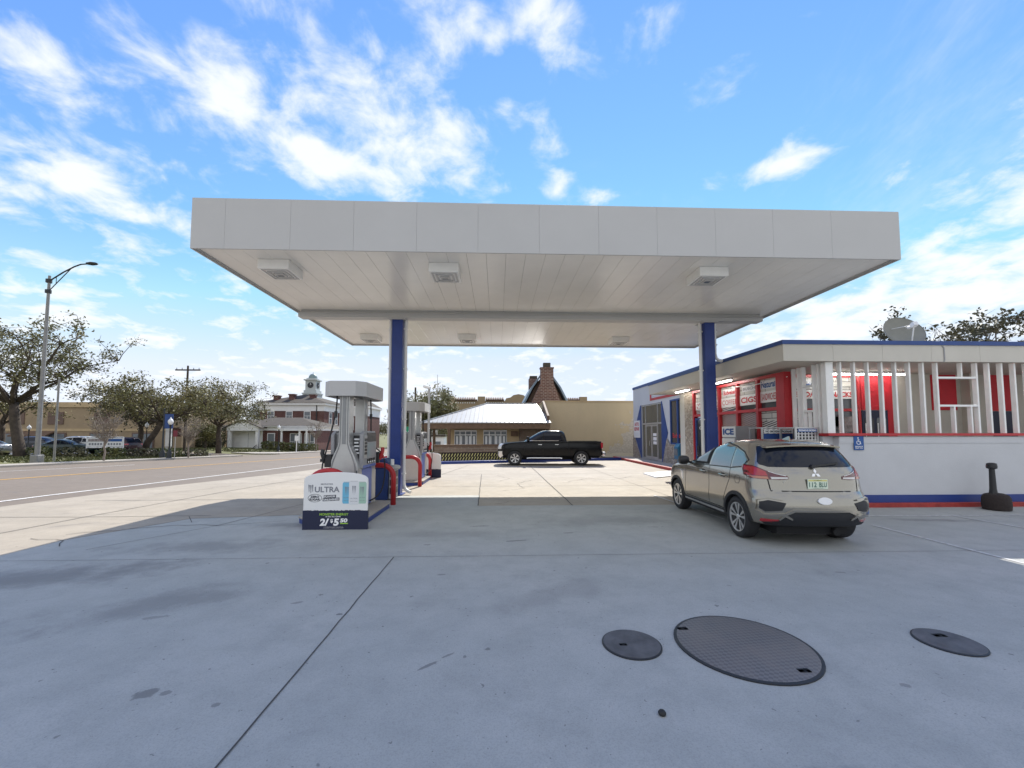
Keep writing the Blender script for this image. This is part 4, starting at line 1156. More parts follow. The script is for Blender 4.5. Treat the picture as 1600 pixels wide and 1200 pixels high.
for y in (9.97, 10.14, 10.50, 10.66, 10.86): b.box(8.09, 8.09 + SD, y - SW / 2, y + SW / 2, 1.80, ZT)
b.box(8.095, 8.19, 10.165, 10.475, 2.35, 2.40); b.box(8.095, 8.19, 10.165, 10.475, 3.0, 3.05); b.box(8.10, 8.18, 10.30, 10.34, 1.8, 2.35)
b.build('slat_screen', 'slat_white', st, bevel=0.004, segs=1)
MB().box(8.07, 8.26, 9.93, 10.92, 1.74, 1.80).build('red_rail', 'red_frame', st)
MB().tube([(XW - .1, 13.5, 3.35), (XW - .12, 12.3, 3.28), (XW - .1, 11.4, 3.30), (8.0, 10.9, 3.36)], .012, 6).build('conduit', 'slat_white', st)
MB().tube([(10.98, 9.572, 3.95), (11.02, 9.57, 3.9), (11.02, 9.57, 3.60), (11.0, 9.57, 3.56)], .014, 6).build('cable', 'grey_plastic', st)
# ---- strip lights under the soffit
def strip_light(p0, p1, label):
    p0, p1 = Vector(p0), Vector(p1); t = thing('strip_light', label, 'strip light', (p0 + p1) / 2, 0, 'fluorescent strips under the store soffit')
    d = (p1 - p0).normalized()
    MB().bar(p0, p1, .10, .05).build('batten', 'sign_white', t)
    MB().tube([p0 + d * .05 + Vector((0, 0, -.045)), p1 - d * .05 + Vector((0, 0, -.045))], .02, 8).build('tube', 'tube_light', t)
strip_light((7.65, 17.2, 3.57), (7.65, 15.9, 3.57), 'lit strip light under the soffit, left of the blue column')
strip_light((7.62, 14.3, 3.57), (7.62, 12.9, 3.57), 'lit strip light under the soffit, right of the blue column above the window')
strip_light((9.4, 11.5, 3.57), (12.1, 11.5, 3.57), 'long lit strip light behind the white slats')

# ---- window signs
def wsign(txt, y0, y1, z0, z1, label, ink='ink_red', two=None, th=.5, plate='sign_white', bold=.02):
    xx = XW + .034
    t = thing('window_sign', label, 'sign', (xx, (y0 + y1) / 2, z0))
    MB().box(xx, xx + .008, y0, y1, z0, z1).build('panel', plate, t)
    wd = (y1 - y0) * .86; h = (z1 - z0)
    b = MB()
    if two:
        b.text(txt, (xx, (y0 + y1) / 2, z0 + h * .52), (0, -1, 0), (0, 0, 1), h * .3, wd, align='c', bold=bold); b.text(two, (xx, (y0 + y1) / 2, z0 + h * .12), (0, -1, 0), (0, 0, 1), h * .3, wd, align='c', bold=bold)
    else:
        b.text(txt, (xx, (y0 + y1) / 2, z0 + h * (1 - th) / 2), (0, -1, 0), (0, 0, 1), h * th, wd, align='c', bold=bold)
    b.build('lettering', ink, t, fix=False)
wsign('COFFEE', 13.29, 14.31, 2.70, 3.04, 'white window sign reading COFFEE in thin red letters', bold=0.0)
wsign('CIGS', 12.23, 13.19, 2.70, 3.04, 'white window sign reading CIGS in red letters', th=.55, bold=.03)
wsign('SANDWICHES', 11.38, 12.13, 2.72, 3.05, 'white window sign reading SANDWICHES in narrow red letters', th=.62, bold=.01)
wsign('WESTERN', 14.41, 16.20, 2.72, 3.04, 'white window sign in two lines of thin red letters, over the entrance door', two='UNION', bold=0.0)
wsign('Natural', 11.40, 12.12, 3.13, 3.38, 'pale blue window sign with the word Natural in dark blue script', ink='ink_blue', plate='can_white', th=.8, bold=.03)
wsign('BUSCH', 12.32, 13.05, 3.14, 3.32, 'pale grey window sign with mountain peak above the CIGS sign', ink='ink_grey', plate='can_white', th=.5)
wsign('Budweiser', 13.35, 14.2, 3.10, 3.32, 'pale window sign with dark red script above the COFFEE sign', ink='ink_red', plate='can_white', th=.7, bold=.03)
MB_ = MB(); MB_.add([(XW + .030, 12.85, 3.32), (XW + .030, 12.68, 3.40), (XW + .030, 12.5, 3.32)], [(0, 1, 2)])
tag(MB_.build('window_decal', 'ink_grey', loc=(XW + .03, 12.68, 3.32), fix=False), 'grey mountain peak decal at the top of the CIGS window', 'decal')
def psign(txt, x0, x1, label):
    t = thing('porch_sign', label, 'sign', ((x0 + x1) / 2, YB - .01, 2.84))
    MB().box(x0, x1, YB - .002, YB + .008, 2.84, 3.10).build('panel', 'sign_white', t)
    MB().text(txt, ((x0 + x1) / 2, YB - .002, 2.89), (1, 0, 0), (0, 0, 1), .16, (x1 - x0) * .80, align='c', bold=.04).build('lettering', 'ink_red', t, fix=False)
psign('SODAS', 8.86, 9.76, 'white sign reading SODAS in bold red, behind the side slats')
psign('SNACKS', 9.88, 10.82, 'white sign reading SNACKS in bold red, behind the front slats')
t = thing('beer_banner', 'grey window banner with blue script above the SODAS sign', 'sign', (9.3, YB - .01, 3.15))
MB().box(8.95, 9.7, YB + .0, YB + .008, 3.15, 3.42).build('panel', 'can_white', t)
MB().text('Michelob', (9.32, YB + .0, 3.20), (1, 0, 0), (0, 0, 1), .15, .55, align='c', bold=.03).build('lettering', 'ink_blue', t, fix=False)
# AUTO REPAIR board
t = thing('wall_sign', 'white AUTO REPAIR sign on the workshop wall beside the blue door surround', 'sign', (XF - .06, 27.7, 1.55))
MB().box(XF - .075, XF - .035, 27.15, 28.25, 1.50, 2.66).build('panel', 'sign_white', t)
b = MB(); b.text('AUTO', (XF - .075, 27.7, 2.30), (0, -1, 0), (0, 0, 1), .24, .84, align='c', bold=.04); b.text('REPAIR', (XF - .075, 27.7, 1.98), (0, -1, 0), (0, 0, 1), .24, .96, align='c', bold=.04); b.build('lettering', 'ink_red', t, fix=False)
b = MB(); b.box(XF - .078, XF - .0751, 27.25, 28.15, 1.60, 1.85); b.build('notice', 'can_white', t)
# accessible parking sign
t = thing('parking_sign', 'small blue accessible parking sign on the white porch wall', 'sign', (8.85, 9.69, 1.39))
MB().box(8.72, 8.97, 9.692, 9.704, 1.39, 1.73).build('panel', 'ink_blue', t, bevel=0.003)
b = MB(); o_ = (8.845, 9.690, 0)
def disc(b, cx, cz, r0, r1, a0, a1, n=20, y=9.6905):
    vs = []
    for k in range(n + 1):
        a = a0 + (a1 - a0) * k / n; vs += [(cx + r0 * math.cos(a), y, cz + r0 * math.sin(a)), (cx + r1 * math.cos(a), y, cz + r1 * math.sin(a))]
    b.add(vs, [(2 * k, 2 * k + 1, 2 * k + 3, 2 * k + 2) for k in range(n)])
disc(b, 8.835, 1.575, .040, .054, R(120), R(400)); disc(b, 8.825, 1.685, 0, .016, 0, R(360))
for p0, p1 in (((8.825, 1.665), (8.830, 1.595)), ((8.830, 1.595), (8.870, 1.590)), ((8.870, 1.590), (8.893, 1.530)), ((8.826, 1.640), (8.862, 1.636))):
    b.bar((p0[0], 9.6905, p0[1]), (p1[0], 9.6905, p1[1]), .004, .014, (0, 1, 0)) if False else b.bar((p0[0], 9.690, p0[1]), (p1[0], 9.690, p1[1]), .014, .002, (0, 1, 0))
b.text('PARKING BY', (8.845, 9.692, 1.465), (1, 0, 0), (0, 0, 1), .026, .20, align='c', bold=.04); b.text('PERMIT ONLY', (8.845, 9.692, 1.425), (1, 0, 0), (0, 0, 1), .026, .20, align='c', bold=.04)
b.build('symbol', 'ink_white', t, fix=False)
# ice freezer and propane cages
t = thing('ice_freezer', 'white ICE freezer with blue letters standing against the red windows', 'freezer', (7.37, 12.6, 0))
MB().box(7.32, 7.94, 12.28, 13.02, .10, 2.02).build('body', 'grey_plastic', t, bevel=0.015)
MB().box(7.30, 7.32, 12.29, 13.01, 1.68, 2.01).build('ice_panel', 'sign_white', t)
MB().text('ICE', (7.30, 12.65, 1.75), (0, -1, 0), (0, 0, 1), .20, .6, align='c', bold=.05).build('lettering', 'ink_blue', t, fix=False)
b = MB(); b.box(7.28, 7.32, 12.31, 12.99, .2, 1.64); d_ = b.build('door', 'sign_white', t, bevel=0.01); MB().box(7.24, 7.28, 12.36, 12.40, .8, 1.2).build('handle', 'chrome', d_)
def cage(x0, x1, y0, y1, zt, label, texts, kind):
    t = thing('propane_cage', label, 'cage', ((x0 + x1) / 2, (y0 + y1) / 2, 0.01))
    b = MB()
    for x in (x0, x1 - .04):
        for y in (y0, y1 - .04): b.box(x, x + .04, y, y + .04, .012, zt)
    b.box(x0 - .01, x1 + .01, y0 - .01, y1 + .01, zt, zt + .03); b.box(x0 + .04, x1 - .04, y0, y1, .1, .14); b.box(x0 + .04, x1 - .04, y0 + .3, y1, .95, .98)
    b.build('frame', 'alum', t)
    if kind == 'mesh':
        q = MB()
        z = .2
        while z < zt - .02:
            q.box(x0 + .04, x1 - .04, y0 + .004, y0 + .012, z, z + .022); z += .075
        x = x0 + .08
        while x < x1 - .05:
            q.box(x, x + .03, y0 + .013, y0 + .020, .15, zt - .01); x += .085
        q.build('mesh_door', 'alum', t)
        MB().box(x0 + .04, x1 - .04, y0 + .1, y0 + .12, .15, zt).build('backing', 'inside_dark', t)
    else:
        MB().box(x0 + .04, x1 - .04, y0 + .02, y0 + .03, .15, zt - .14).build('door_panel', 'blue_trim', t)
    for txt, z0, h, pm, ik in texts:
        pl = MB().box(x0 + .06, x1 - .06, y0 - .012, y0 - .002, z0, z0 + h).build('label_plate', pm, t)
        MB().text(txt, ((x0 + x1) / 2, y0 - .012, z0 + h * .2), (1, 0, 0), (0, 0, 1), h * .6, (x1 - x0 - .12) * .92, align='c', bold=.04).build('lettering', ik, pl, fix=False)
    for kx in range(2):
        for ky in range(1):
            cx = x0 + (x1 - x0) * (.3 + .4 * kx)
            MB().lathe([(.0001, .16), (.13, .17), (.15, .24), (.15, .5), (.11, .58), (.06, .6), (.06, .66), (.0001, .66)], (cx, y0 + .3, 0), 12).build('gas_bottle', 'sign_white', t, smooth=True)
cage(7.12, 8.02, 10.74, 11.30, 1.93, 'propane cage with white no smoking strip over a dark blue door panel', [('NO SMOKING PROPANE', 1.80, .10, 'sign_white', 'ink_dark')], 'panel')
cage(7.46, 8.06, 9.96, 10.54, 1.92, 'grey mesh propane cage with blue label, nearest the slatted screen', [('PROPANE NO SMOKING', 1.83, .085, 'ink_blue', 'ink_white')], 'mesh')
# smokers' post in a round black tub
t = thing('smokers_post', 'black smokers post with round tub against the white porch wall', 'ash bin', (11.66, 9.22, 0))
MB().lathe([(.19, .012), (.235, .03), (.245, .16), (.235, .30), (.20, .37), (.12, .40), (.0001, .41)], (11.66, 9.22, 0), 26).build('tub', 'mulch', t, smooth=True)
MB().lathe([(.075, .38), (.06, .5), (.05, .9), (.05, .97)], (11.60, 9.22, 0), 14).build('stem', 'black_plastic', t, smooth=True)
MB().lathe([(.055, .96), (.09, .98), (.095, 1.02), (.085, 1.09), (.04, 1.11), (.0001, 1.11)], (11.60, 9.22, 0), 16).build('cap', 'black_plastic', t, smooth=True)
# small things at the workshop end
t = thing('newspaper_box', 'blue newspaper box on the walk below the blue framed window', 'newspaper box', (9.2, 20.3, .13))
b = MB(); b.prism([(9.0, .5), (9.40, .5), (9.40, 1.28), (9.12, 1.28), (9.0, 1.1)], lambda u, v, w: (u, w, v), 20.05, 20.55); b.build('body', 'newsbox', t, bevel=0.02)
MB().box(9.1, 9.3, 20.2, 20.4, .13, .5).build('pedestal', 'newsbox', t); MB().box(8.985, 8.995, 20.12, 20.48, .68, 1.02).build('window', 'glass_far', t)
t = thing('floodlight', 'small twin floodlight on the stone pier beside the red window', 'lamp', (XF - .09, 19.9, 1.75))
MB().cyl((XF - .09, 19.9, 1.75), (XF - .24, 19.9, 1.75), .05, .05, 10).build('bracket', 'dark_metal', t)
for sy in (-1, 1):
    hd = MB().cyl((XF - .24, 19.9 + sy * .10, 1.76), (XF - .42, 19.9 + sy * .17, 1.72), .055, .10, 12).build('lamp_head', 'dark_metal', t, smooth=True); MB().cyl((XF - .42, 19.9 + sy * .17, 1.72), (XF - .425, 19.9 + sy * .172, 1.719), .09, .09, 12).build('lens', 'globe', hd)
# satellite dish on the roof
t = thing('satellite_dish', 'grey satellite dish on the store roof, tilted to the sky', 'satellite dish', (17.1, 16.7, 4.85))
Md = Matrix.Translation((17.05, 16.45, 5.95)) @ Matrix.Scale(0.94, 4) @ Matrix.Rotation(R(62), 4, 'X') @ Matrix.Rotation(R(-8), 4, 'Y')
b = MB(); n = 8; b.lathe([(.0001, 0)] + [(.80 * k / n, .26 * (k / n) ** 2) for k in range(1, n + 1)] + [(.80, .28)] + [(.80 * k / n, .26 * (k / n) ** 2 - .03) for k in range(n, 0, -1)] + [(.0001, -.03)], (0, 0, 0), 36); b.xf(Md)
b.build('reflector', 'dish', t, smooth=True)
b = MB(); b.bar((0, -.75, .15), (0, -.1, .78), .035, .035); b.bar((.3, .3, .1), (0, -.08, .76), .02, .02); b.bar((-.3, .3, .1), (0, -.08, .76), .02, .02); b.xf(Md); b.build('feed_arm', 'slat_white', t)
b = MB(); b.box(-.09, .09, -.18, .0, .70, .88); b.cyl((0, -.1, .72), (0, -.02, .5), .05, .07, 10); b.xf(Md); b.build('receiver', 'sign_white', t)
b = MB(); b.cyl((17.26, 16.8, 4.85), (17.26, 16.8, 6.0), .05, .05, 10); b.bar((17.26, 16.8, 5.3), (16.86, 17.1, 4.86), .03, .03); b.bar((17.26, 16.8, 5.3), (17.66, 17.1, 4.86), .03, .03); b.build('mast', 'galv', t)
# ------------------------------------------------------------------ vehicles
def paint(name, c, metal=0.35, rough=0.32, coat=0.6):
    m = mat(name, c, rough, metal, var=0.03, vscale=2, coat=coat)
    m.node_tree.nodes['Principled BSDF'].inputs['Coat Roughness'].default_value = 0.06
    return m
paint('paint_taupe', (0.31, 0.29, 0.247), 0.72, 0.2, 1.0)
paint('paint_black', (0.004, 0.004, 0.005), 0.0, 0.16, 0.0).node_tree.nodes['Principled BSDF'].inputs['Specular IOR Level'].default_value = 0.32
paint('paint_silver', (0.42, 0.43, 0.45), 0.5)
paint('paint_pearl', (0.62, 0.62, 0.60), 0.1)
paint('paint_maroon', (0.035, 0.008, 0.014), 0.3)
paint('paint_green', (0.012, 0.03, 0.028), 0.3)
paint('paint_navy', (0.015, 0.02, 0.035), 0.3)
paint('paint_red', (0.35, 0.02, 0.02), 0.1)
mat('car_glass', (0.008, 0.011, 0.020), 0.03, spec=0.35)
mat('car_glass_side', (0.07, 0.085, 0.10), 0.04, spec=1.0, coat=1.0)
mat('cabin_dark', (0.008, 0.008, 0.009), 0.8)
mat('lamp_red', (0.40, 0.012, 0.022), 0.12, coat=1.0)
mat('lamp_deep', (0.10, 0.006, 0.012), 0.12, coat=1.0)
mat('lamp_clear', (0.62, 0.60, 0.57), 0.12, coat=1.0)
mat('lamp_amber', (0.50, 0.18, 0.10), 0.15, coat=1.0)
mat('cladding', (0.015, 0.016, 0.019), 0.6)
mat('rim_silver', (0.62, 0.62, 0.62), 0.3, 0.7)
mat('plate_face', (0.66, 0.74, 0.60), 0.5)
mat('plate_yellow', (0.66, 0.60, 0.22), 0.5)
mat('ink_plate', (0.01, 0.10, 0.07), 0.5)
def interp(tab, z):
    if z <= tab[0][0]: return tab[0][1:]
    if z >= tab[-1][0]: return tab[-1][1:]
    n = len(tab)
    for i in range(n - 1):
        if tab[i][0] <= z <= tab[i + 1][0]:
            z0, z1 = tab[i][0], tab[i + 1][0]; u = (z - z0) / (z1 - z0); r = []
            for k in range(1, len(tab[i])):
                p0 = tab[i][k]; p1 = tab[i + 1][k]; h = z1 - z0
                def slope(j):
                    if j <= 0 or j >= n - 1: return None
                    a = (tab[j][k] - tab[j - 1][k]) / (tab[j][0] - tab[j - 1][0]); b_ = (tab[j + 1][k] - tab[j][k]) / (tab[j + 1][0] - tab[j][0])
                    return 0.0 if a * b_ <= 0 else 2 * a * b_ / (a + b_)
                d = (p1 - p0) / h; m0 = slope(i); m1 = slope(i + 1)
                m0 = d if m0 is None else m0; m1 = d if m1 is None else m1
                h00 = 2 * u ** 3 - 3 * u ** 2 + 1; h10 = u ** 3 - 2 * u ** 2 + u; h01 = -2 * u ** 3 + 3 * u ** 2; h11 = u ** 3 - u ** 2
                r.append(h00 * p0 + h10 * h * m0 + h01 * p1 + h11 * h * m1)
            return r
class Shell:
    """closed car body made of level slices; gives points on its side and on its rear for fitted panels"""
    def __init__(s, tab, rr=.42, rf=.7, n=2.6, step=.022, xmid=None):
        s.tab = tab; s.rr = rr; s.rf = rf; s.n = n; s.step = step
    def side_y(s, x, z):
        xr, xf, w = interp(s.tab, z); n = s.n
        rr = min(s.rr, (xf - xr) * .45); rf = min(s.rf, (xf - xr) * .45)
        t = (xr + rr - x) / rr if x < xr + rr else (x - (xf - rf)) / rf if x > xf - rf else 0
        t = min(max(t, 0), .9999)
        return w * (1 - t ** n) ** (1 / n)
    def rear_x(s, y, z):
        xr, xf, w = interp(s.tab, z); n = s.n; rr = min(s.rr, (xf - xr) * .45); u = min(abs(y) / w, .9999)
        return xr + rr * (1 - (1 - u ** n) ** (1 / n))
    def front_x(s, y, z):
        xr, xf, w = interp(s.tab, z); n = s.n; rf = min(s.rf, (xf - xr) * .45); u = min(abs(y) / w, .9999)
        return xf - rf * (1 - (1 - u ** n) ** (1 / n))
    def mesh(s, zs=None):
        z0, z1 = s.tab[0][0], s.tab[-1][0]; zz = []
        for a, c in zip(s.tab, s.tab[1:]):
            k = max(2, int(math.ceil((c[0] - a[0]) / s.step)))
            zz += [a[0] + (c[0] - a[0]) * i / k for i in range(k)]
        zz.append(z1); b = MB(); NC = 18; rows = []
        for z in zz:
            xr, xf, w = interp(s.tab, z); n = s.n; rr = min(s.rr, (xf - xr) * .45); rf = min(s.rf, (xf - xr) * .45); half = []
            for k in range(NC + 1):
                a = (math.pi / 2) * k / NC; half.append((xr + rr - rr * math.cos(a) ** (2 / n), w * math.sin(a) ** (2 / n)))
            for k in range(1, 14): half.append((xr + rr + (xf - rf - xr - rr) * k / 14, w))
            for k in range(NC + 1):
                a = (math.pi / 2) * k / NC; half.append((xf - rf + rf * math.sin(a) ** (2 / n), w * math.cos(a) ** (2 / n)))
            ring = [(x, y, z) for x, y in half] + [(x, -y, z) for x, y in reversed(half[1:-1])]
            rows.append(ring)
        m = len(rows[0])
        for r in rows: b.v += r
        for i in range(len(rows) - 1):
            for k in range(m): b.f.append((i * m + k, i * m + (k + 1) % m, (i + 1) * m + (k + 1) % m, (i + 1) * m + k))
        b.f.append(tuple(range(m - 1, -1, -1))); b.f.append(tuple(range((len(rows) - 1) * m, len(rows) * m)))
        return b
def tri_poly(poly, step):
    pts = []
    for (x0, y0), (x1, y1) in zip(poly, poly[1:] + poly[:1]):
        k = max(1, int(math.hypot(x1 - x0, y1 - y0) / step))
        pts += [(x0 + (x1 - x0) * i / k, y0 + (y1 - y0) * i / k) for i in range(k)]
    nb = len(pts); xs = [p[0] for p in poly]; ys = [p[1] for p in poly]
    def inside(x, y):
        c = False
        for (x0, y0), (x1, y1) in zip(poly, poly[1:] + poly[:1]):
            if (y0 > y) != (y1 > y) and x < (x1 - x0) * (y - y0) / (y1 - y0) + x0: c = not c
        return c
    allp = list(pts); x = min(xs) + step / 2
    while x < max(xs):
        y = min(ys) + step / 2
        while y < max(ys):
            if inside(x, y): allp.append((x, y))
            y += step
        x += step
    co, _, fc, _, _, _ = delaunay_2d_cdt([Vector(p) for p in allp], [(i, (i + 1) % nb) for i in range(nb)], [], 1, 1e-5)
    return [tuple(c) for c in co], [tuple(f) for f in fc], nb, pts
def patch(b, poly, fn, out=.004, depth=.012, step=.05):
    """curved panel lying on the surface fn(u, v) -> (point, normal)"""
    co, fc, nb, pts = tri_poly(poly, step)
    vs = []
    for u, v in co:
        p, n = fn(u, v); vs.append(p + n * out)
    k = len(vs); ring = []
    for u, v in pts:
        p, n = fn(u, v); ring += [p + n * out, p - n * depth]
    fs = list(fc)
    for i in range(nb):
        a, c = k + 2 * i, k + 2 * ((i + 1) % nb); fs.append((a, c, c + 1, a + 1))
    return b.add(vs + ring, fs)
def side_fn(sh, sy):
    def f(x, z):
        e = .004; p = Vector((x, sy * sh.side_y(x, z), z)); px = Vector((x + e, sy * sh.side_y(x + e, z), z)); pz = Vector((x, sy * sh.side_y(x, z + e), z + e))
        n = (px - p).cross(pz - p); n.normalize()
        if n.y * sy < 0: n = -n
        return p, n
    return f
def end_fn(sh, rear=True):
    g_ = sh.rear_x if rear else sh.front_x
    def f(y, z):
        e = .004; s_ = -1 if y > 0 else 1
        p = Vector((g_(y, z), y, z)); py = Vector((g_(y + s_ * e, z), y + s_ * e, z)); pz = Vector((g_(y, z + e), y, z + e))
        n = (py - p).cross(pz - p); n.normalize()
        if (n.x > 0) == rear: n = -n
        return p, n
    return f
def line_patch(b, pts, w, fn, out=.003):
    L, Rr = strip_poly([p for i in range(len(pts) - 1) for p in [(pts[i][0] + (pts[i + 1][0] - pts[i][0]) * k / 8, pts[i][1] + (pts[i + 1][1] - pts[i][1]) * k / 8) for k in range(8)]] + [pts[-1]], w)
    vs = []
    for a, c in zip(L, Rr):
        for q in (a, c):
            p, n = fn(q.x, q.y); vs.append(p + n * out)
    return b.add(vs, [(2 * i, 2 * i + 1, 2 * i + 3, 2 * i + 2) for i in range(len(L) - 1)])
def bool_cut(o, cutter):
    md = o.modifiers.new('cut', 'BOOLEAN'); md.object = cutter; md.operation = 'DIFFERENCE'; md.solver = 'EXACT'
    dg = bpy.context.evaluated_depsgraph_get(); dg.update()
    me = bpy.data.meshes.new_from_object(o.evaluated_get(dg)); o.modifiers.clear(); old = o.data; o.data = me
    me.name = o.name; bpy.data.meshes.remove(old); cm = cutter.data; bpy.data.objects.remove(cutter); bpy.data.meshes.remove(cm)
    me.shade_smooth(); me.set_sharp_from_angle(angle=R(35))
def body_obj(shells, t, m, arches, ra, w, name='body', boxes=()):
    o = shells.mesh().build(name, m, t, local=True, smooth=35)
    c = MB()
    for ax, az_ in arches:
        for sy in (-1, 1): c.cyl((ax, sy * (w + .2), az_), (ax, sy * (w - .30), az_), ra, ra, 40)
    for bx in boxes: c.box(*bx)
    co = c.build('cutter', m, local=True)
    co.parent = t
    bool_cut(o, co)
    return o
def wheel(t, x, sy, yo, r, wd, rr, style='five', label=None):
    """wheel with its outer face at |y| = yo"""
    yi = yo - wd; q = lambda y: sy * y
    b = MB(); b.lathe([(rr * .9, q(yi)), (rr * .9, q(yo - .05)), (.0001, q(yo - .05))], (x, 0, r), 28, 'y')
    w_ = b.build('wheel', 'cladding', t, local=True, smooth=40)
    prof = [(rr * .98, q(yi + .02)), (r * .93, q(yi)), (r * .985, q(yi + .02)), (r, q(yi + .05)), (r, q(yo - .05)), (r * .985, q(yo - .018)), (r * .93, q(yo)), (rr * 1.12, q(yo - .002)), (rr * 1.02, q(yo - .012)), (rr * .98, q(yo - .03))]
    MB().lathe(prof, (x, 0, r), 40, 'y').build('tyre', 'rubber', w_, local=True, smooth=50)
    b = MB(); b.lathe([(rr * 1.0, q(yo - .04)), (rr * 1.015, q(yo - .008)), (rr * .95, q(yo - .012)), (rr * .93, q(yo - .05))], (x, 0, r), 36, 'y')
    def P(rad, a, y): return (x + rad * math.cos(a), q(y), r + rad * math.sin(a))
    ns = 5 if style != 'six' else 6
    for k in range(ns):
        a0 = 2 * math.pi * k / ns + .3
        if style == 'twin':
            for da, sk in ((-.20, -.05), (.20, .05)):
                w0, w1 = .055, .105
                vs = [P(rr * .14, a0 + da * .5 - .16, yo - .03), P(rr * .14, a0 + da * .5 + .16, yo - .03), P(rr * .96, a0 + da * 1.15 + w1, yo - .012), P(rr * .96, a0 + da * 1.15 - w1, yo - .012)]
                vs += [P(rr * .14, a0 + da * .5 - .16, yo - .05), P(rr * .14, a0 + da * .5 + .16, yo - .05), P(rr * .96, a0 + da * 1.15 + w1, yo - .04), P(rr * .96, a0 + da * 1.15 - w1, yo - .04)]
                b.add(vs, [(0, 1, 2, 3), (7, 6, 5, 4), (0, 4, 5, 1), (1, 5, 6, 2), (2, 6, 7, 3), (3, 7, 4, 0)])
        else:
            vs = [P(rr * .1, a0 - .5, yo - .03), P(rr * .1, a0 + .5, yo - .03), P(rr * .96, a0 + .20, yo - .012), P(rr * .96, a0 - .20, yo - .012)]
            vs += [P(rr * .1, a0 - .5, yo - .05), P(rr * .1, a0 + .5, yo - .05), P(rr * .96, a0 + .2, yo - .04), P(rr * .96, a0 - .2, yo - .04)]
            b.add(vs, [(0, 1, 2, 3), (7, 6, 5, 4), (0, 4, 5, 1), (1, 5, 6, 2), (2, 6, 7, 3), (3, 7, 4, 0)])
    b.lathe([(.0001, q(yo - .05)), (rr * .2, q(yo - .045)), (rr * .18, q(yo - .02)), (rr * .1, q(yo - .012)), (.0001, q(yo - .012))], (x, 0, r), 16, 'y')
    b.build('rim', 'rim_silver', w_, local=True, smooth=35)
    return w_
def arch_trim(t, x, z, sy, sh, r0, r1, a0, a1, m='cladding'):
    b = MB(); n = 28; vs = []
    for k in range(n + 1):
        a = a0 + (a1 - a0) * k / n
        for rad, out in ((r0, -.06), (r0, .012), (r1, .010), (r1, -.02)):
            px, pz = x + rad * math.cos(a), z + rad * math.sin(a); vs.append((px, sy * (sh.side_y(px, max(pz, sh.tab[0][0])) + out), pz))
    fs = [(4 * k + j, 4 * k + (j + 1) % 4, 4 * k + 4 + (j + 1) % 4, 4 * k + 4 + j) for k in range(n) for j in range(4)]
    return b.add(vs, fs).build('arch_trim', m, t, local=True, smooth=40)

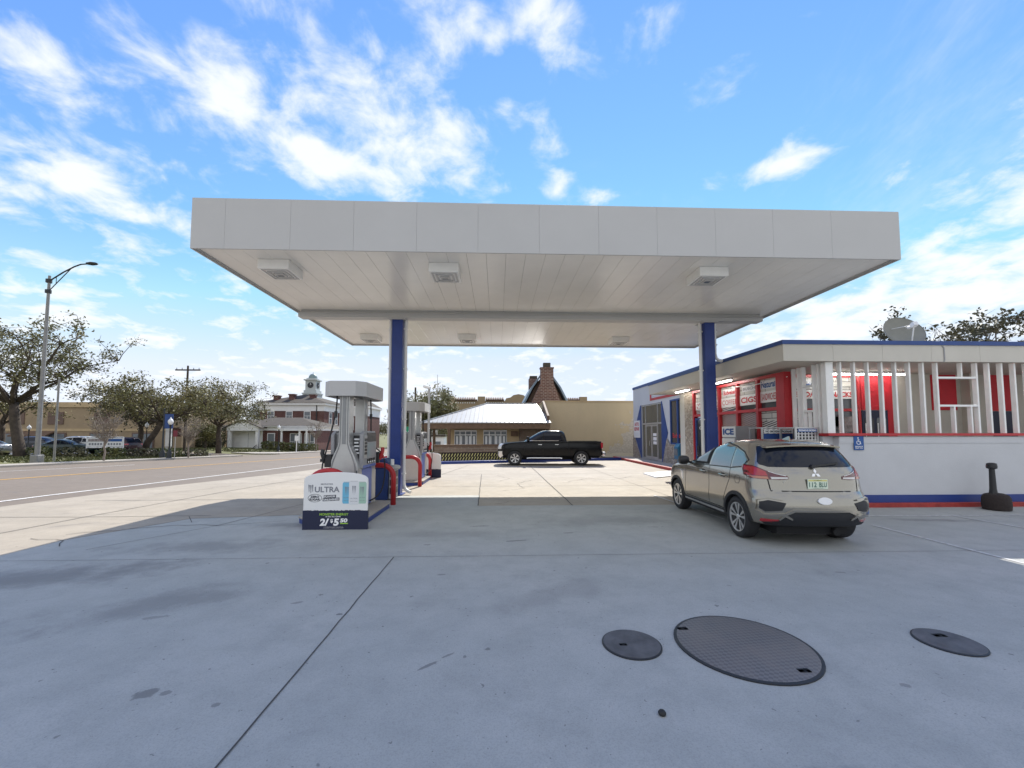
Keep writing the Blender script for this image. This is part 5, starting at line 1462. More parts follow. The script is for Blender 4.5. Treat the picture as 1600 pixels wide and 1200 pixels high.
# ---------------- the hatchback at the store
def hatchback():
    t = thing('parked_hatchback', 'taupe compact crossover seen from behind, parked beside the store', 'car')
    tab = [(.27, -.40, 3.28, .80), (.36, -.735, 3.50, .872), (.50, -.80, 3.57, .900), (.64, -.81, 3.58, .908), (.76, -.785, 3.57, .905), (.83, -.755, 3.55, .903), (.88, -.725, 3.52, .902), (1.00, -.705, 3.40, .898),
           (1.07, -.695, 3.15, .888), (1.12, -.685, 2.72, .876), (1.17, -.67, 2.34, .860), (1.25, -.635, 2.10, .835), (1.38, -.56, 1.78, .785), (1.50, -.475, 1.46, .730), (1.58, -.405, 1.17, .680), (1.635, -.30, .90, .61), (1.665, -.12, .62, .50), (1.68, .10, .45, .36)]
    sh = Shell(tab, .44, .75, 2.7, .02)
    AR = [(0, .345), (2.67, .345)]
    body = body_obj(sh, t, 'paint_taupe', AR, .395, .905)
    rf = end_fn(sh, True)
    # rear window, tailgate lines, lamps
    b = MB(); patch(b, [(-.64, 1.565), (.64, 1.565), (.665, 1.52), (.745, 1.315), (.735, 1.275), (.65, 1.245), (-.65, 1.245), (-.735, 1.275), (-.745, 1.315), (-.665, 1.52)], rf, .005, .02, .05)
    g_ = b.build('rear_window', 'car_glass', t, local=True, smooth=30)
    b = MB(); b.bar(Vector(rf(.02, 1.262)[0]) + Vector((-.03, 0, 0)), Vector(rf(-.40, 1.31)[0]) + Vector((-.035, 0, 0)), .02, .03); b.cyl(Vector(rf(.02, 1.258)[0]), Vector(rf(.02, 1.258)[0]) + Vector((-.05, 0, 0)), .035, .03, 10); b.build('rear_wiper', 'black_plastic', g_, local=True)
    b = MB()
    line_patch(b, [(-.70, 1.10), (-.675, .875), (.675, .875), (.70, 1.10)], .016, rf, .002)
    b.build('tailgate_gap', 'cabin_dark', t, local=True, fix=False)
    b = MB(); patch(b, [(-.44, 1.075), (.44, 1.075), (.40, .905), (-.40, .905)], rf, -.002, .012, .06); b.build('plate_recess', 'paint_taupe', t, local=True, smooth=30)
    # chrome emblem
    b = MB()
    for k in range(3):
        a = math.pi / 2 + k * 2 * math.pi / 3; d = .046
        q = [(0, 0), (d * math.cos(a - math.pi / 6), d * math.sin(a - math.pi / 6)), (1.732 * d * math.cos(a), 1.732 * d * math.sin(a)), (d * math.cos(a + math.pi / 6), d * math.sin(a + math.pi / 6))]
        patch(b, [(-u, 1.145 + v) for u, v in q], rf, .012, .012, .2)
    b.build('emblem', 'chrome', t, local=True)
    for sy in (-1, 1):
        s_ = lambda pts: [(sy * u, z) for u, z in pts]
        b = MB(); patch(b, s_([(.42, 1.105), (.415, 1.06), (.54, 1.045), (.872, 1.055), (.893, 1.10), (.890, 1.20), (.868, 1.265), (.80, 1.255), (.70, 1.19), (.58, 1.145)]), rf, .010, .02, .035)
        lp = b.build('tail_lamp', 'lamp_deep', t, local=True, smooth=30)
        b = MB(); patch(b, s_([(.685, 1.105), (.70, 1.165), (.80, 1.235), (.866, 1.245), (.884, 1.19), (.886, 1.11), (.80, 1.10)]), rf, .015, .01, .035); b.build('red_lens', 'lamp_red', lp, local=True, smooth=30)
        b = MB(); patch(b, s_([(.43, 1.088), (.425, 1.066), (.645, 1.054), (.655, 1.088)]), rf, .015, .01, .04); b.build('reverse_lens', 'lamp_clear', lp, local=True, smooth=30)
        b = MB(); patch(b, s_([(.69, 1.092), (.68, 1.056), (.845, 1.060), (.868, 1.095)]), rf, .015, .01, .04); b.build('turn_lens', 'lamp_amber', lp, local=True, smooth=30)
        b = MB(); line_patch(b, s_([(.45, 1.108), (.58, 1.138), (.67, 1.17)]), .010, rf, .016); b.build('light_strip', 'lamp_clear', lp, local=True, fix=False)
        fs_ = side_fn(sh, sy)
        b = MB(); patch(b, [(-.42, 1.075), (-.21, 1.155), (-.13, 1.215), (-.16, 1.245), (-.34, 1.262), (-.44, 1.23)], fs_, .008, .02, .04); b.build('tail_lamp_wrap', 'lamp_red', lp, local=True, smooth=30)
        # bumper corner: vent, reflector
        b = MB(); patch(b, s_([(.52, .70), (.74, .735), (.842, .70), (.845, .60), (.78, .555), (.58, .585)]), rf, .006, .02, .04); vn = b.build('bumper_vent', 'cladding', t, local=True, smooth=30)
        b = MB(); patch(b, s_([(.56, .735), (.75, .765), (.86, .725), (.87, .58), (.79, .515), (.56, .545), (.44, .47), (.44, .445), (.57, .505), (.80, .480), (.893, .57), (.885, .74), (.76, .785), (.55, .755)]), rf, .03, .04, .03); b.build('bumper_crease', 'paint_taupe', t, local=True, smooth=30)
        b = MB(); patch(b, s_([(.56, .435), (.82, .44), (.82, .395), (.60, .39)]), rf, .010, .02, .04); b.build('reflector', 'lamp_red', t, local=True, smooth=30)
        # side glass
        win = [[(2.02, 1.165), (1.74, 1.34), (1.46, 1.47), (1.22, 1.545), (1.03, 1.575), (1.05, 1.17)], [(.975, 1.17), (.95, 1.58), (.60, 1.575), (.28, 1.53), (.235, 1.19)], [(.175, 1.19), (.215, 1.515), (-.05, 1.44), (-.22, 1.335), (-.17, 1.235)]]
        for k, w in enumerate(win):
            b = MB(); patch(b, w, fs_, .005, .02, .05); wo_ = b.build('side_window', ('cabin_dark' if sy > 0 else 'car_glass') if k == 0 else 'car_glass_side' if sy > 0 else 'car_glass', t, local=True, smooth=30)
            if k == 0 and sy > 0:
                wo_['label'] = 'open driver window'
                b = MB(); patch(b, [(1.66, 1.20), (1.58, 1.40), (1.36, 1.50), (1.18, 1.52), (1.16, 1.21)], fs_, .007, .01, .06); b.build('light_through', 'glass_far', wo_, local=True, smooth=30)
        b = MB(); fr = [(2.10, 1.15), (1.76, 1.365), (1.47, 1.495), (1.22, 1.57), (.95, 1.605), (.60, 1.60), (.25, 1.55), (-.06, 1.465), (-.26, 1.34)]
        line_patch(b, fr, .018, fs_, .006); line_patch(b, [(2.10, 1.145), (1.0, 1.155), (.2, 1.175), (-.17, 1.22), (-.26, 1.34)], .016, fs_, .006)
        b.build('window_trim', 'cladding', t, local=True, fix=False)
        b = MB()
        line_patch(b, [(1.00, 1.15), (.985, .80), (1.02, .42)], .010, fs_, .002); line_patch(b, [(2.10, 1.12), (2.13, .80), (2.16, .48)], .010, fs_, .002); line_patch(b, [(.22, 1.18), (.20, .98), (.36, .72), (.44, .55)], .010, fs_, .002)
        line_patch(b, [(2.14, .43), (.46, .42)], .012, fs_, .002); line_patch(b, [(-.12, 1.06), (-.02, 1.07), (.03, 1.0), (-.01, .93), (-.11, .93), (-.15, 1.0), (-.12, 1.06)], .006, fs_, .002)
        b.build('panel_gap', 'cabin_dark', t, local=True, fix=False)
        for x in (1.14, .34):
            y = sh.side_y(x, 1.02)
            b = MB(); b.tube([(x + .0, sy * (y + .0), 1.02), (x + .03, sy * (y + .035), 1.025), (x + .16, sy * (y + .038), 1.03), (x + .19, sy * y, 1.03)], .016, 8); b.build('door_handle', 'paint_taupe', t, local=True, smooth=True)
            b = MB(); patch(b, [(x + .02, .985), (x + .17, .99), (x + .16, 1.06), (x + .04, 1.055)], fs_, .003, .01, .05); b.build('handle_cup', 'cladding', t, local=True, smooth=30)
        b = MB(); patch(b, [(.40, .275), (2.26, .275), (2.26, .40), (.40, .40)], fs_, .016, .03, .08); b.build('sill', 'cladding', t, local=True, smooth=30)
        b = MB(); patch(b, [(.46, .345), (2.2, .345), (2.2, .37), (.46, .37)], fs_, .026, .01, .1); b.build('sill_strip', 'rim_silver', t, local=True)
        for x in (0, 2.67): arch_trim(t, x, .345, sy, sh, .385, .445, R(-12), R(192)); wheel(t, x, sy, .895, .345, .225, .245, 'twin')
        b = MB(); patch(b, [(2.30, .93), (2.42, .96), (2.36, .80), (2.28, .74)], fs_, .012, .01, .05); b.build('wing_badge', 'chrome', t, local=True)
        y = sh.side_y(1.92, 1.15)
        b = MB(); c = Vector((1.90, sy * (y + .17), 1.20)); n = 10
        b.lathe([(.0001, -.09), (.07, -.085), (.10, -.04), (.105, .03), (.09, .085), (.0001, .10)], (0, 0, 0), 14, 'y'); b.v = [(p[0] * .75 + c.x, p[1] * 1.15 + c.y, p[2] * .95 + c.z) for p in b.v]
        b.bar((1.95, sy * (y - .03), 1.14), (1.92, sy * (y + .12), 1.16), .08, .045); b.build('door_mirror', 'black_plastic', t, local=True, smooth=True)
        ff = end_fn(sh, False)
        b = MB(); patch(b, [(sy * u, z) for u, z in ((.45, .93), (.82, .99), (.86, .95), (.80, .86), (.5, .86))], ff, .008, .02, .06); b.build('headlamp', 'lamp_clear', t, local=True, smooth=30)
    ff = end_fn(sh, False)
    b = MB(); patch(b, [(-.42, .93), (.42, .93), (.34, .45), (-.34, .45)], ff, .008, .02, .08); b.build('grille', 'cladding', t, local=True, smooth=30)
    b = MB(); patch(b, [(-.70, 1.19), (.70, 1.19), (.58, 1.60), (-.58, 1.60)], ff, .006, .02, .07); b.build('windscreen', 'car_glass', t, local=True, smooth=30)
    # roof spoiler
    sp = MB(); n = 18; top = []; bot = []
    for k in range(n + 1):
        y = -.60 + 1.20 * k / n; xe = -.50 + .075 * (y / .6) ** 2
        top += [(-.20, y, 1.642 - .040 * (y / .6) ** 2), (xe, y, 1.600 - .035 * (y / .6) ** 2)]; bot += [(-.20, y, 1.575 - .035 * (y / .6) ** 2), (xe, y, 1.578 - .035 * (y / .6) ** 2)]
    m_ = len(top); sp.add(top + bot, [(2 * k, 2 * k + 1, 2 * k + 3, 2 * k + 2) for k in range(n)] + [(m_ + 2 * k, m_ + 2 * k + 2, m_ + 2 * k + 3, m_ + 2 * k + 1) for k in range(n)] + [(2 * k + 1, m_ + 2 * k + 1, m_ + 2 * k + 3, 2 * k + 3) for k in range(n)] + [(0, m_, m_ + 1, 1), (2 * n, 2 * n + 1, m_ + 2 * n + 1, m_ + 2 * n)])
    spo = sp.build('spoiler', 'paint_taupe', t, local=True, smooth=35)
    MB().box(-.478, -.463, -.30, .30, 1.568, 1.580).build('brake_light', 'lamp_deep', spo, local=True)
    b = MB(); b.add([(.10, -.02, 1.675), (.10, .02, 1.675), (-.10, .018, 1.665), (-.10, -.018, 1.665), (-.06, 0, 1.735), (-.10, 0, 1.735)], [(0, 1, 4), (1, 2, 5, 4), (2, 3, 5), (3, 0, 4, 5), (3, 2, 1, 0)]); b.build('aerial', 'paint_taupe', t, local=True)
    # lower bumper
    b = MB(); patch(b, [(-.42, .56), (.42, .56), (.55, .50), (.62, .42), (.80, .39), (.72, .33), (-.72, .33), (-.80, .39), (-.62, .42), (-.55, .50)], rf, .012, .03, .05); df = b.build('diffuser', 'cladding', t, local=True, smooth=30)
    b = MB(); patch(b, [(-.40, .575), (.40, .575), (.52, .515), (.60, .435), (.62, .45), (.54, .545), (.42, .605), (-.42, .605), (-.54, .545), (-.62, .45), (-.60, .435), (-.52, .515)], rf, .022, .03, .04); b.build('bumper_lip', 'paint_taupe', t, local=True, smooth=30)
    b = MB(); b.box(-.55, .4, -.55, .55, .18, .30); b.cyl((-.62, -.35, .23), (-.2, -.35, .25), .06, .06, 10); b.cyl((-.35, .1, .24), (-.35, .5, .24), .10, .10, 12); b.build('underbody', 'cabin_dark', t, local=True)
    # plate and stickers
    xp = sh.rear_x(0, .99) - .012
    b = MB(); b.box(xp - .012, xp, -.155, .155, .915, 1.068); pl = b.build('licence_plate', 'plate_face', t, local=True, bevel=.004)
    MB().box(xp - .0125, xp - .010, -.145, .145, 1.035, 1.06).build('plate_band', 'plate_yellow', pl, local=True)
    Rv, U = (0, -1, 0), (0, 0, 1)
    b = MB(); b.text('112', (xp - .012, .135, .945), Rv, U, .075, .115, out=.002, bold=.015); b.text('BLU', (xp - .012, -.02, .945), Rv, U, .075, .115, out=.002, bold=.015); b.text('FLORIDA', (xp - .012, .06, 1.04), Rv, U, .014, .12, out=.002); b.text('SUNSHINE STATE', (xp - .012, .08, .924), Rv, U, .010, .16, out=.002)
    b.build('plate_number', 'ink_plate', pl, local=True, fix=False)
    b = MB(); patch(b, [(-.045 + .105 * math.cos(a), .735 + .052 * math.sin(a)) for a in [2 * math.pi * k / 28 for k in range(28)]], rf, .024, .01, .06); b.build('oval_sticker', 'sign_white', t, local=True, smooth=30)
    b = MB(); p_, n_ = rf(.50, 1.03); b.text('OUTLANDER', p_, (.12, -1, 0), (0, 0, 1), .018, .17, out=.012); b.text('SPORT', p_ - Vector((0, 0, .028)), (.12, -1, 0), (0, 0, 1), .018, .09, out=.012); b.build('badge_lettering', 'rim_silver', t, local=True, fix=False)
    return t
hb = hatchback()
hb.location = (5.05, 6.98, .014); hb.rotation_euler = (0, 0, R(90 - 3.2))

# ---------------- pickup
def pickup():
    t = thing('pickup_truck', 'black pickup truck with chrome bumpers parked across the lot', 'pickup')
    # local x forward, rear axle at the origin
    tab = [(.42, -1.05, 4.45, .90), (.55, -1.18, 4.60, .97), (.75, -1.20, 4.66, .985), (.95, -1.19, 4.66, .99), (1.10, -1.18, 4.62, .985), (1.20, -1.18, 4.50, .975), (1.27, -1.18, 4.15, .965), (1.31, -1.18, 3.6, .955), (1.335, -1.18, 3.2, .94)]
    sh = Shell(tab, .16, .55, 3.5, .03)
    body = body_obj(sh, t, 'paint_black', [(0, .41), (3.68, .41)], .48, .98, boxes=[(-1.10, .66, -.80, .80, .8, 1.5)])
    cab = [(1.30, .70, 3.42, .93), (1.36, .72, 3.20, .915), (1.55, .78, 2.86, .86), (1.75, .84, 2.50, .80), (1.87, .92, 2.26, .74), (1.93, 1.06, 2.08, .66), (1.955, 1.3, 1.90, .5)]
    sc = Shell(cab, .25, .45, 3.0, .03)
    sc.mesh().build('cab', 'paint_black', t, local=True, smooth=35)
    for sy in (-1, 1):
        fb, fc = side_fn(sh, sy), side_fn(sc, sy)
        for w in ([(3.02, 1.40), (2.60, 1.66), (2.32, 1.82), (2.10, 1.84), (2.10, 1.39)], [(2.05, 1.39), (2.05, 1.85), (1.45, 1.85), (1.18, 1.80), (1.02, 1.39)]):
            b = MB(); patch(b, w, fc, .005, .02, .07); b.build('side_window', 'car_glass', t, local=True, smooth=30)
        b = MB(); line_patch(b, [(3.08, 1.375), (1.24, 1.375)], .025, fc, .008); b.build('window_trim', 'chrome', t, local=True, fix=False)
        b = MB()
        for pts in ([(2.07, 1.34), (2.07, .60)], [(3.10, 1.30), (3.14, .60)], [(1.02, 1.34), (1.0, .95)]): line_patch(b, pts, .014, fb, .003)
        line_patch(b, [(.69, 1.33), (.69, .48)], .028, fb, .003)
        b.build('panel_gap', 'cabin_dark', t, local=True, fix=False)
        for x in (2.18, 1.26): b = MB(); y = sh.side_y(x, 1.16); b.bar((x, sy * (y + .03), 1.16), (x + .20, sy * (y + .03), 1.165), .03, .035); b.build('door_handle', 'chrome', t, local=True)
        b = MB(); b.tube([(3.0, sy * 1.0, .40), (2.9, sy * 1.04, .42), (1.2, sy * 1.04, .42), (1.08, sy * 1.0, .40)], .045, 8); b.build('side_step', 'chrome', t, local=True, smooth=True)
        for x in (0, 3.68): arch_trim(t, x, .41, sy, sh, .47, .53, R(0), R(180), 'paint_black'); wheel(t, x, sy, .985, .405, .27, .245, 'six')
        y = sc.side_y(2.95, 1.42); b = MB(); b.box(2.86, 3.0, sy * (y + .08), sy * (y + .30), 1.36, 1.60); b.bar((2.95, sy * (y - .02), 1.40), (2.94, sy * (y + .12), 1.42), .05, .05); b.build('door_mirror', 'paint_black', t, local=True, bevel=.02)
        ff = end_fn(sh, False)
        b = MB(); patch(b, [(sy * .62, 1.20), (sy * .93, 1.20), (sy * .95, .92), (sy * .66, .90)], ff, .02, .02, .06); b.build('headlamp', 'lamp_clear', t, local=True, smooth=30)
        b = MB(); b.box(-1.20, -1.08, sy * .80, sy * .985, .95, 1.27); b.build('tail_lamp', 'lamp_red', t, local=True, bevel=.01)
        b = MB(); b.text('FX4', (.25, sy * (sh.side_y(.0, 1.22) + .004), 1.17), (-sy * 1, 0, 0), (0, 0, 1), .07, .28, bold=.02) if False else None
    ff = end_fn(sh, False)
    b = MB(); patch(b, [(-.60, 1.18), (.60, 1.18), (.58, .88), (-.58, .88)], ff, .012, .02, .08); b.build('grille', 'cladding', t, local=True, smooth=30)
    b = MB(); patch(b, [(-.97, .80), (.97, .80), (.95, .55), (.7, .46), (-.7, .46), (-.95, .55)], ff, .06, .08, .08); b.build('front_bumper', 'chrome', t, local=True, smooth=30)
    b = MB(); b.box(-1.34, -1.18, -.92, .92, .55, .76); b.build('rear_bumper', 'chrome', t, local=True, bevel=.03)
    fc = end_fn(sc, False); b = MB(); patch(b, [(-.78, 1.40), (.78, 1.40), (.66, 1.83), (-.66, 1.83)], fc, .006, .02, .08); b.build('windscreen', 'car_glass', t, local=True, smooth=30)
    fc = end_fn(sc, True); b = MB(); patch(b, [(-.70, 1.42), (.70, 1.42), (.60, 1.80), (-.60, 1.80)], fc, .006, .02, .08); b.build('rear_window', 'car_glass', t, local=True, smooth=30)
    b = MB(); b.box(-.6, 3.9, -.6, .6, .30, .55); b.cyl((0, -.8, .41), (0, .8, .41), .08, .08, 8); b.build('chassis', 'cabin_dark', t, local=True)
    b = MB(); b.cyl((-1.35, 0, .45), (-1.5, 0, .45), .03, .03, 8); b.box(-1.36, -1.2, -.05, .05, .42, .5); b.build('tow_hitch', 'dark_metal', t, local=True)
    return t
pk = pickup()
pk.location = (4.70, 23.45, .012); pk.rotation_euler = (0, 0, R(180 - 3))

# ---------------- cars in the lot across the street
def lot_car(kind, m, label, loc, rz):
    t = thing('parked_car', label, 'car', loc, rz, 'cars parked across the street')
    if kind == 'sedan':
        tab = [(.25, -.75, 3.35, .80), (.45, -1.0, 3.62, .90), (.65, -1.02, 3.66, .91), (.85, -1.0, 3.55, .90), (.93, -.98, 3.1, .885), (.97, -.95, 2.55, .87), (1.01, -.45, 2.25, .84), (1.15, -.12, 1.95, .77), (1.30, .2, 1.6, .70), (1.40, .45, 1.25, .62), (1.45, .7, 1.05, .48)]
        win = [[(1.95, 1.02), (1.6, 1.30), (1.1, 1.36), (1.08, 1.0)], [(1.02, 1.0), (1.03, 1.36), (.55, 1.34), (.15, 1.08), (.2, 1.0)]]; wb = 2.8; rg = [(-.62, 1.06), (.62, 1.06), (.52, 1.36), (-.52, 1.36)]; lz = .82
    else:
        tab = [(.30, -.75, 3.35, .82), (.5, -.93, 3.62, .93), (.75, -.95, 3.68, .95), (1.0, -.93, 3.58, .95), (1.10, -.91, 3.2, .935), (1.16, -.90, 2.65, .92), (1.22, -.88, 2.35, .895), (1.40, -.80, 1.98, .83), (1.58, -.68, 1.62, .76), (1.69, -.5, 1.25, .68), (1.75, -.2, .95, .54)]
        win = [[(2.1, 1.22), (1.72, 1.48), (1.2, 1.62), (1.0, 1.63), (1.0, 1.2)], [(.94, 1.2), (.94, 1.63), (.2, 1.62), (.18, 1.2)], [(.12, 1.2), (.14, 1.60), (-.35, 1.54), (-.5, 1.25)]]; wb = 2.82; rg = [(-.7, 1.22), (.7, 1.22), (.6, 1.58), (-.6, 1.58)]; lz = 1.05
    sh = Shell(tab, .40, .7, 2.7, .05)
    body_obj(sh, t, m, [(0, .34), (wb, .34)], .39, .92)
    for sy in (-1, 1):
        f = side_fn(sh, sy)
        for w in win: b = MB(); patch(b, w, f, .006, .02, .12); b.build('side_window', 'car_glass', t, local=True, smooth=30)
        for x in (0, wb): wheel(t, x, sy, .90, .335, .21, .22, 'five')
        b = MB(); patch(b, [(sy * .55, lz + .08), (sy * .86, lz + .08), (sy * .86, lz - .08), (sy * .58, lz - .06)], end_fn(sh, True), .008, .02, .1); b.build('tail_lamp', 'lamp_red', t, local=True, smooth=30)
        b = MB(); patch(b, [(sy * .5, lz - .08), (sy * .84, lz - .02), (sy * .84, lz - .16), (sy * .55, lz - .17)], end_fn(sh, False), .008, .02, .1); b.build('headlamp', 'lamp_clear', t, local=True, smooth=30)
        y = sh.side_y(1.95, win[0][0][1]); b = MB(); b.box(1.88, 2.0, sy * y, sy * (y + .2), win[0][0][1], win[0][0][1] + .14); b.build('door_mirror', m, t, local=True, bevel=.02)
    b = MB(); patch(b, rg, end_fn(sh, True), .006, .02, .12); b.build('rear_window', 'car_glass', t, local=True, smooth=30)
    b = MB(); patch(b, [(u * 1.05, z) for u, z in rg], end_fn(sh, False), .006, .02, .12); b.build('windscreen', 'car_glass', t, local=True, smooth=30)
    return t
def cz(x, y): return tz(x, y) + .0
LC = [('sedan', 'paint_silver', 'silver grey sedan at the far left beneath the oak, tail light towards the street', (-45.3, 38.6), 172),
      ('sedan', 'paint_green', 'dark green sedan behind the street lamp, between the silver and the pearl white cars', (-42.6, 40.6), 20),
      ('suv', 'paint_pearl', 'pearl white estate car behind the bare sapling and the banner frame', (-42.2, 42.6), 12),
      ('suv', 'paint_maroon', 'very dark maroon sports utility right of the banner frame', (-37.4, 42.8), 168),
      ('suv', 'paint_navy', 'dark navy car in the second row, seen over the silver sedan', (-55.0, 50.5), 5)]
for k, m, lb, (x, y), rz in LC: lot_car(k, m, lb, (x, y, cz(x, y)), R(rz))
lot_car('sedan', 'paint_red', 'small red car far away beside the courthouse lawn', (-57.5, 86, cz(-57.5, 86)), R(200))
# ------------------------------------------------------------------ buildings beyond the lot
# ---- pavilion restaurant with white metal roof
t = thing('pavilion', 'low tan restaurant with white ribbed metal hip roof behind the pickup', 'building', (-1.0, 28.5, 0))
EZ, RZ, EY, RY = 2.52, 4.12, 27.2, 31.6
X0, X1, RX0, RX1 = -5.05, 3.25, -0.75, 3.05
def roof_face(b, pts, rib, side):
    b.add(pts, [tuple(range(len(pts)))])
b = MB(); k = (RY - EY)
main = [(X0, EY, EZ), (X1 + .35, EY, EZ), (RX1, RY, RZ), (RX0, RY, RZ)]
b.add(main + [(X0, 36, EZ)] + [(x, y, z - .05) for x, y, z in main] + [(X0, 36, EZ - .05)], [(0, 1, 2, 3), (0, 3, 4), (8, 7, 6, 5), (9, 8, 5), (0, 5, 6, 1), (1, 6, 7, 2), (0, 4, 9, 5)])
ribs = MB()
for i in range(30):
    x = X0 + .15 + i * .30
    if x > X1 + .3: break
    # ribs run up the slope to the hip or the ridge
    tmax = 1.0 if RX0 <= x <= RX1 else (x - X0) / (RX0 - X0) if x < RX0 else (X1 + .35 - x) / (X1 + .35 - RX1)
    tmax = min(1.0, tmax)
    p0 = Vector((x, EY - .02, EZ + .005)); p1 = Vector((x, EY + (RY - EY) * tmax, EZ + (RZ - EZ) * tmax + .005)); ribs.bar(p0, p1, .035, .05)
b.bar((RX0, RY, RZ + .02), (RX1, RY, RZ + .02), .2, .03); b.bar((X0, EY, EZ + .03), (RX0, RY, RZ + .03), .12, .03)
pr_ = b.build('roof', 'metal_roof', t); ribs.build('roof_ribbing', 'roof_seam', pr_)
b = MB(); b.box(X0 + .05, X1 + .3, EY + .04, EY + .14, EZ - .42, EZ - .06); b.box(X0 + .05, X0 + .15, EY + .14, 35.9, EZ - .42, EZ - .06); b.build('eave_beam', 'wood_dark', t)
for i in range(22): pass
for i in range(27): MB().box(X0 + .3 + i * .31, X0 + .36 + i * .31, EY + .0, EY + .04, EZ - .16, EZ - .05).build('rafter_tail', 'wood_dark', t)
for x, y in ((-4.75, 27.3), (-4.75, 31.0), (-3.2, 27.35)): MB().box(x - .09, x + .09, y - .09, y + .09, 0, EZ - .43).build('post', 'wood_dark', t)
b = MB(); b.box(-3.4, -2.94, 28.2, 28.4, 0, 2.2); b.box(-1.41, -.95, 28.2, 28.4, 0, 2.2); b.box(.66, 1.5, 28.2, 28.4, 0, 2.2); b.box(-2.94, -1.41, 28.2, 28.4, 0, 1.0); b.box(-.95, .66, 28.2, 28.4, 0, 1.0); b.box(-3.4, 1.5, 28.41, 28.6, 1.9, 2.72)
b.build('wall', 'tan_wall', t)
MB().box(1.5, 3.3, 28.25, 28.45, 0, 2.5).build('brick_end', 'brick_low', t)
for x0, x1 in ((-2.94, -1.41), (-.95, .66)):
    b = MB(); b.box(x0, x1, 28.16, 28.26, .95, 1.03); b.box(x0, x1, 28.16, 28.26, 1.92, 2.02); b.box(x0 + .06, x1 - .06, 28.17, 28.25, 1.66, 1.72)
    for f in (0, .25, .5, .75, 1): xx = x0 + (x1 - x0) * f; b.box(xx - .03 if f else xx, xx + .03 if f < 1 else xx, 28.165, 28.255, 1.03, 1.92)
    w_ = b.build('window', 'slat_white', t); MB().box(x0 + .02, x1 - .02, 28.21, 28.22, 1.03, 1.92).build('pane', 'glass_far', w_)
    q = MB()
    for f in (.12, .3, .55, .7, .88): xx = x0 + (x1 - x0) * f; q.box(xx - .07, xx + .07, 28.19, 28.2, 1.05, 1.6)
    q.build('curtain', 'sign_white', w_)
b = MB(); b.box(.95, 1.45, 28.05, 28.19, 1.6, 1.95); b.build('wall_box', 'wood_dark', t)
for x, y, z in ((-4.3, 29.5, 0), (-3.6, 30.2, 0), (-2.6, 29.8, 0)):
    f = thing('patio_chair', 'metal patio chair under the pavilion roof', 'chair', (x, y, z), 0, 'patio chairs under the pavilion')
    MB().box(x - .22, x + .22, y - .22, y + .22, .42, .46).build('seat', 'alum', f); MB().box(x - .22, x + .22, y + .19, y + .22, .5, .95).build('backrest', 'wood_dark', f)
    for sx in (-1, 1):
        for sy in (-1, 1): MB().cyl((x + sx * .2, y + sy * .2, 0), (x + sx * .2, y + sy * .2, .42), .015, .015, 6).build('leg', 'alum', f)
# ---- low garden wall with lattice at its foot
t = thing('garden_wall', 'low weathered brick wall with zigzag border in front of the pavilion', 'wall', (0, 25.4, 0))
b = MB(); b.prism([(-3.75, 25.0), (3.7, 27.0), (3.6, 27.25), (-3.8, 25.25)], lambda u, v, w: (u, v, w), 0, .62); b.build('base', 'mulch', t)
b = MB(); b.prism([(-3.8, 25.02), (3.7, 27.03), (3.6, 27.23), (-3.85, 25.22)], lambda u, v, w: (u, v, w), .62, .98); b.build('brick_band', 'brick_low', t)
b = MB(); b.prism([(-3.85, 24.98), (3.7, 26.98), (3.6, 27.28), (-3.9, 25.28)], lambda u, v, w: (u, v, w), .98, 1.1); b.build('coping', 'wood_dark', t)
b = MB(); d = Vector((7.45, 2.0, 0)).normalized(); o_ = Vector((-3.72, 24.995, 0)); nn = Vector((d.y, -d.x, 0))
for i in range(42):
    u = i * .18; z = .16
    for zz in (.14, .36):
        p = o_ + d * u + nn * .012
        b.add([p + Vector((0, 0, zz)), p + d * .055 + Vector((0, 0, zz)), p + d * .145 + Vector((0, 0, zz + .19)), p + d * .09 + Vector((0, 0, zz + .19))], [(0, 1, 2, 3)])
b.build('zigzag_border', 'plate_yellow', t, fix=False)
# ---- yellow rendered party wall
t = thing('party_wall', 'windowless yellow rendered wall with peeling plaster at its right end', 'building', (7.0, 30.6, 0))
MB().box(3.55, 13.5, 30.6, 38.0, 0, 4.18).build('wall', 'stucco_yellow', t)
b = MB(); b.box(3.5, 13.55, 30.55, 38.05, 4.18, 4.26); b.build('coping', 'tan_wall', t)
b = MB(); b.prism([(27.6, 0), (30.59, 0), (30.59, 4.24), (27.6, 3.0)], lambda u, v, w: (w, u, v), 3.40, 3.54); b.build('gable_return', 'wood_dark', t)
# ---- steep roof with the brick chimneys
t = thing('steep_roof_house', 'steep grey roofed gable with tall brick chimney behind the yellow wall', 'building', (4.6, 39, 0))
b = MB()
cx = 4.75
prof = [(cx - 2.45, 4.0), (cx - 1.75, 5.0), (cx - 1.15, 6.2), (cx - .2, 7.6), (cx + .2, 7.6), (cx + 1.15, 6.2), (cx + 1.75, 5.0), (cx + 2.45, 4.0)]
b.prism(prof, lambda u, v, w: (u, w, v), 40.0, 46.0); b.build('gable', 'far_brown', t)
b = MB()
for s_ in (-1, 1):
    q = [(cx + s_ * 2.75, 3.7), (cx + s_ * 1.9, 5.02), (cx + s_ * 1.3, 6.22), (cx + s_ * .2, 7.75)]
    for (x0, z0), (x1, z1) in zip(q, q[1:]):
        b.add([(x0, 39.3, z0), (x1, 39.3, z1), (x1, 46.2, z1), (x0, 46.2, z0), (x0 + s_ * .16, 39.3, z0 + .06), (x1 + s_ * .16, 39.3, z1 + .06), (x1 + s_ * .16, 46.2, z1 + .06), (x0 + s_ * .16, 46.2, z0 + .06)], [(0, 1, 2, 3), (7, 6, 5, 4), (0, 4, 5, 1), (1, 5, 6, 2), (2, 6, 7, 3), (3, 7, 4, 0)])
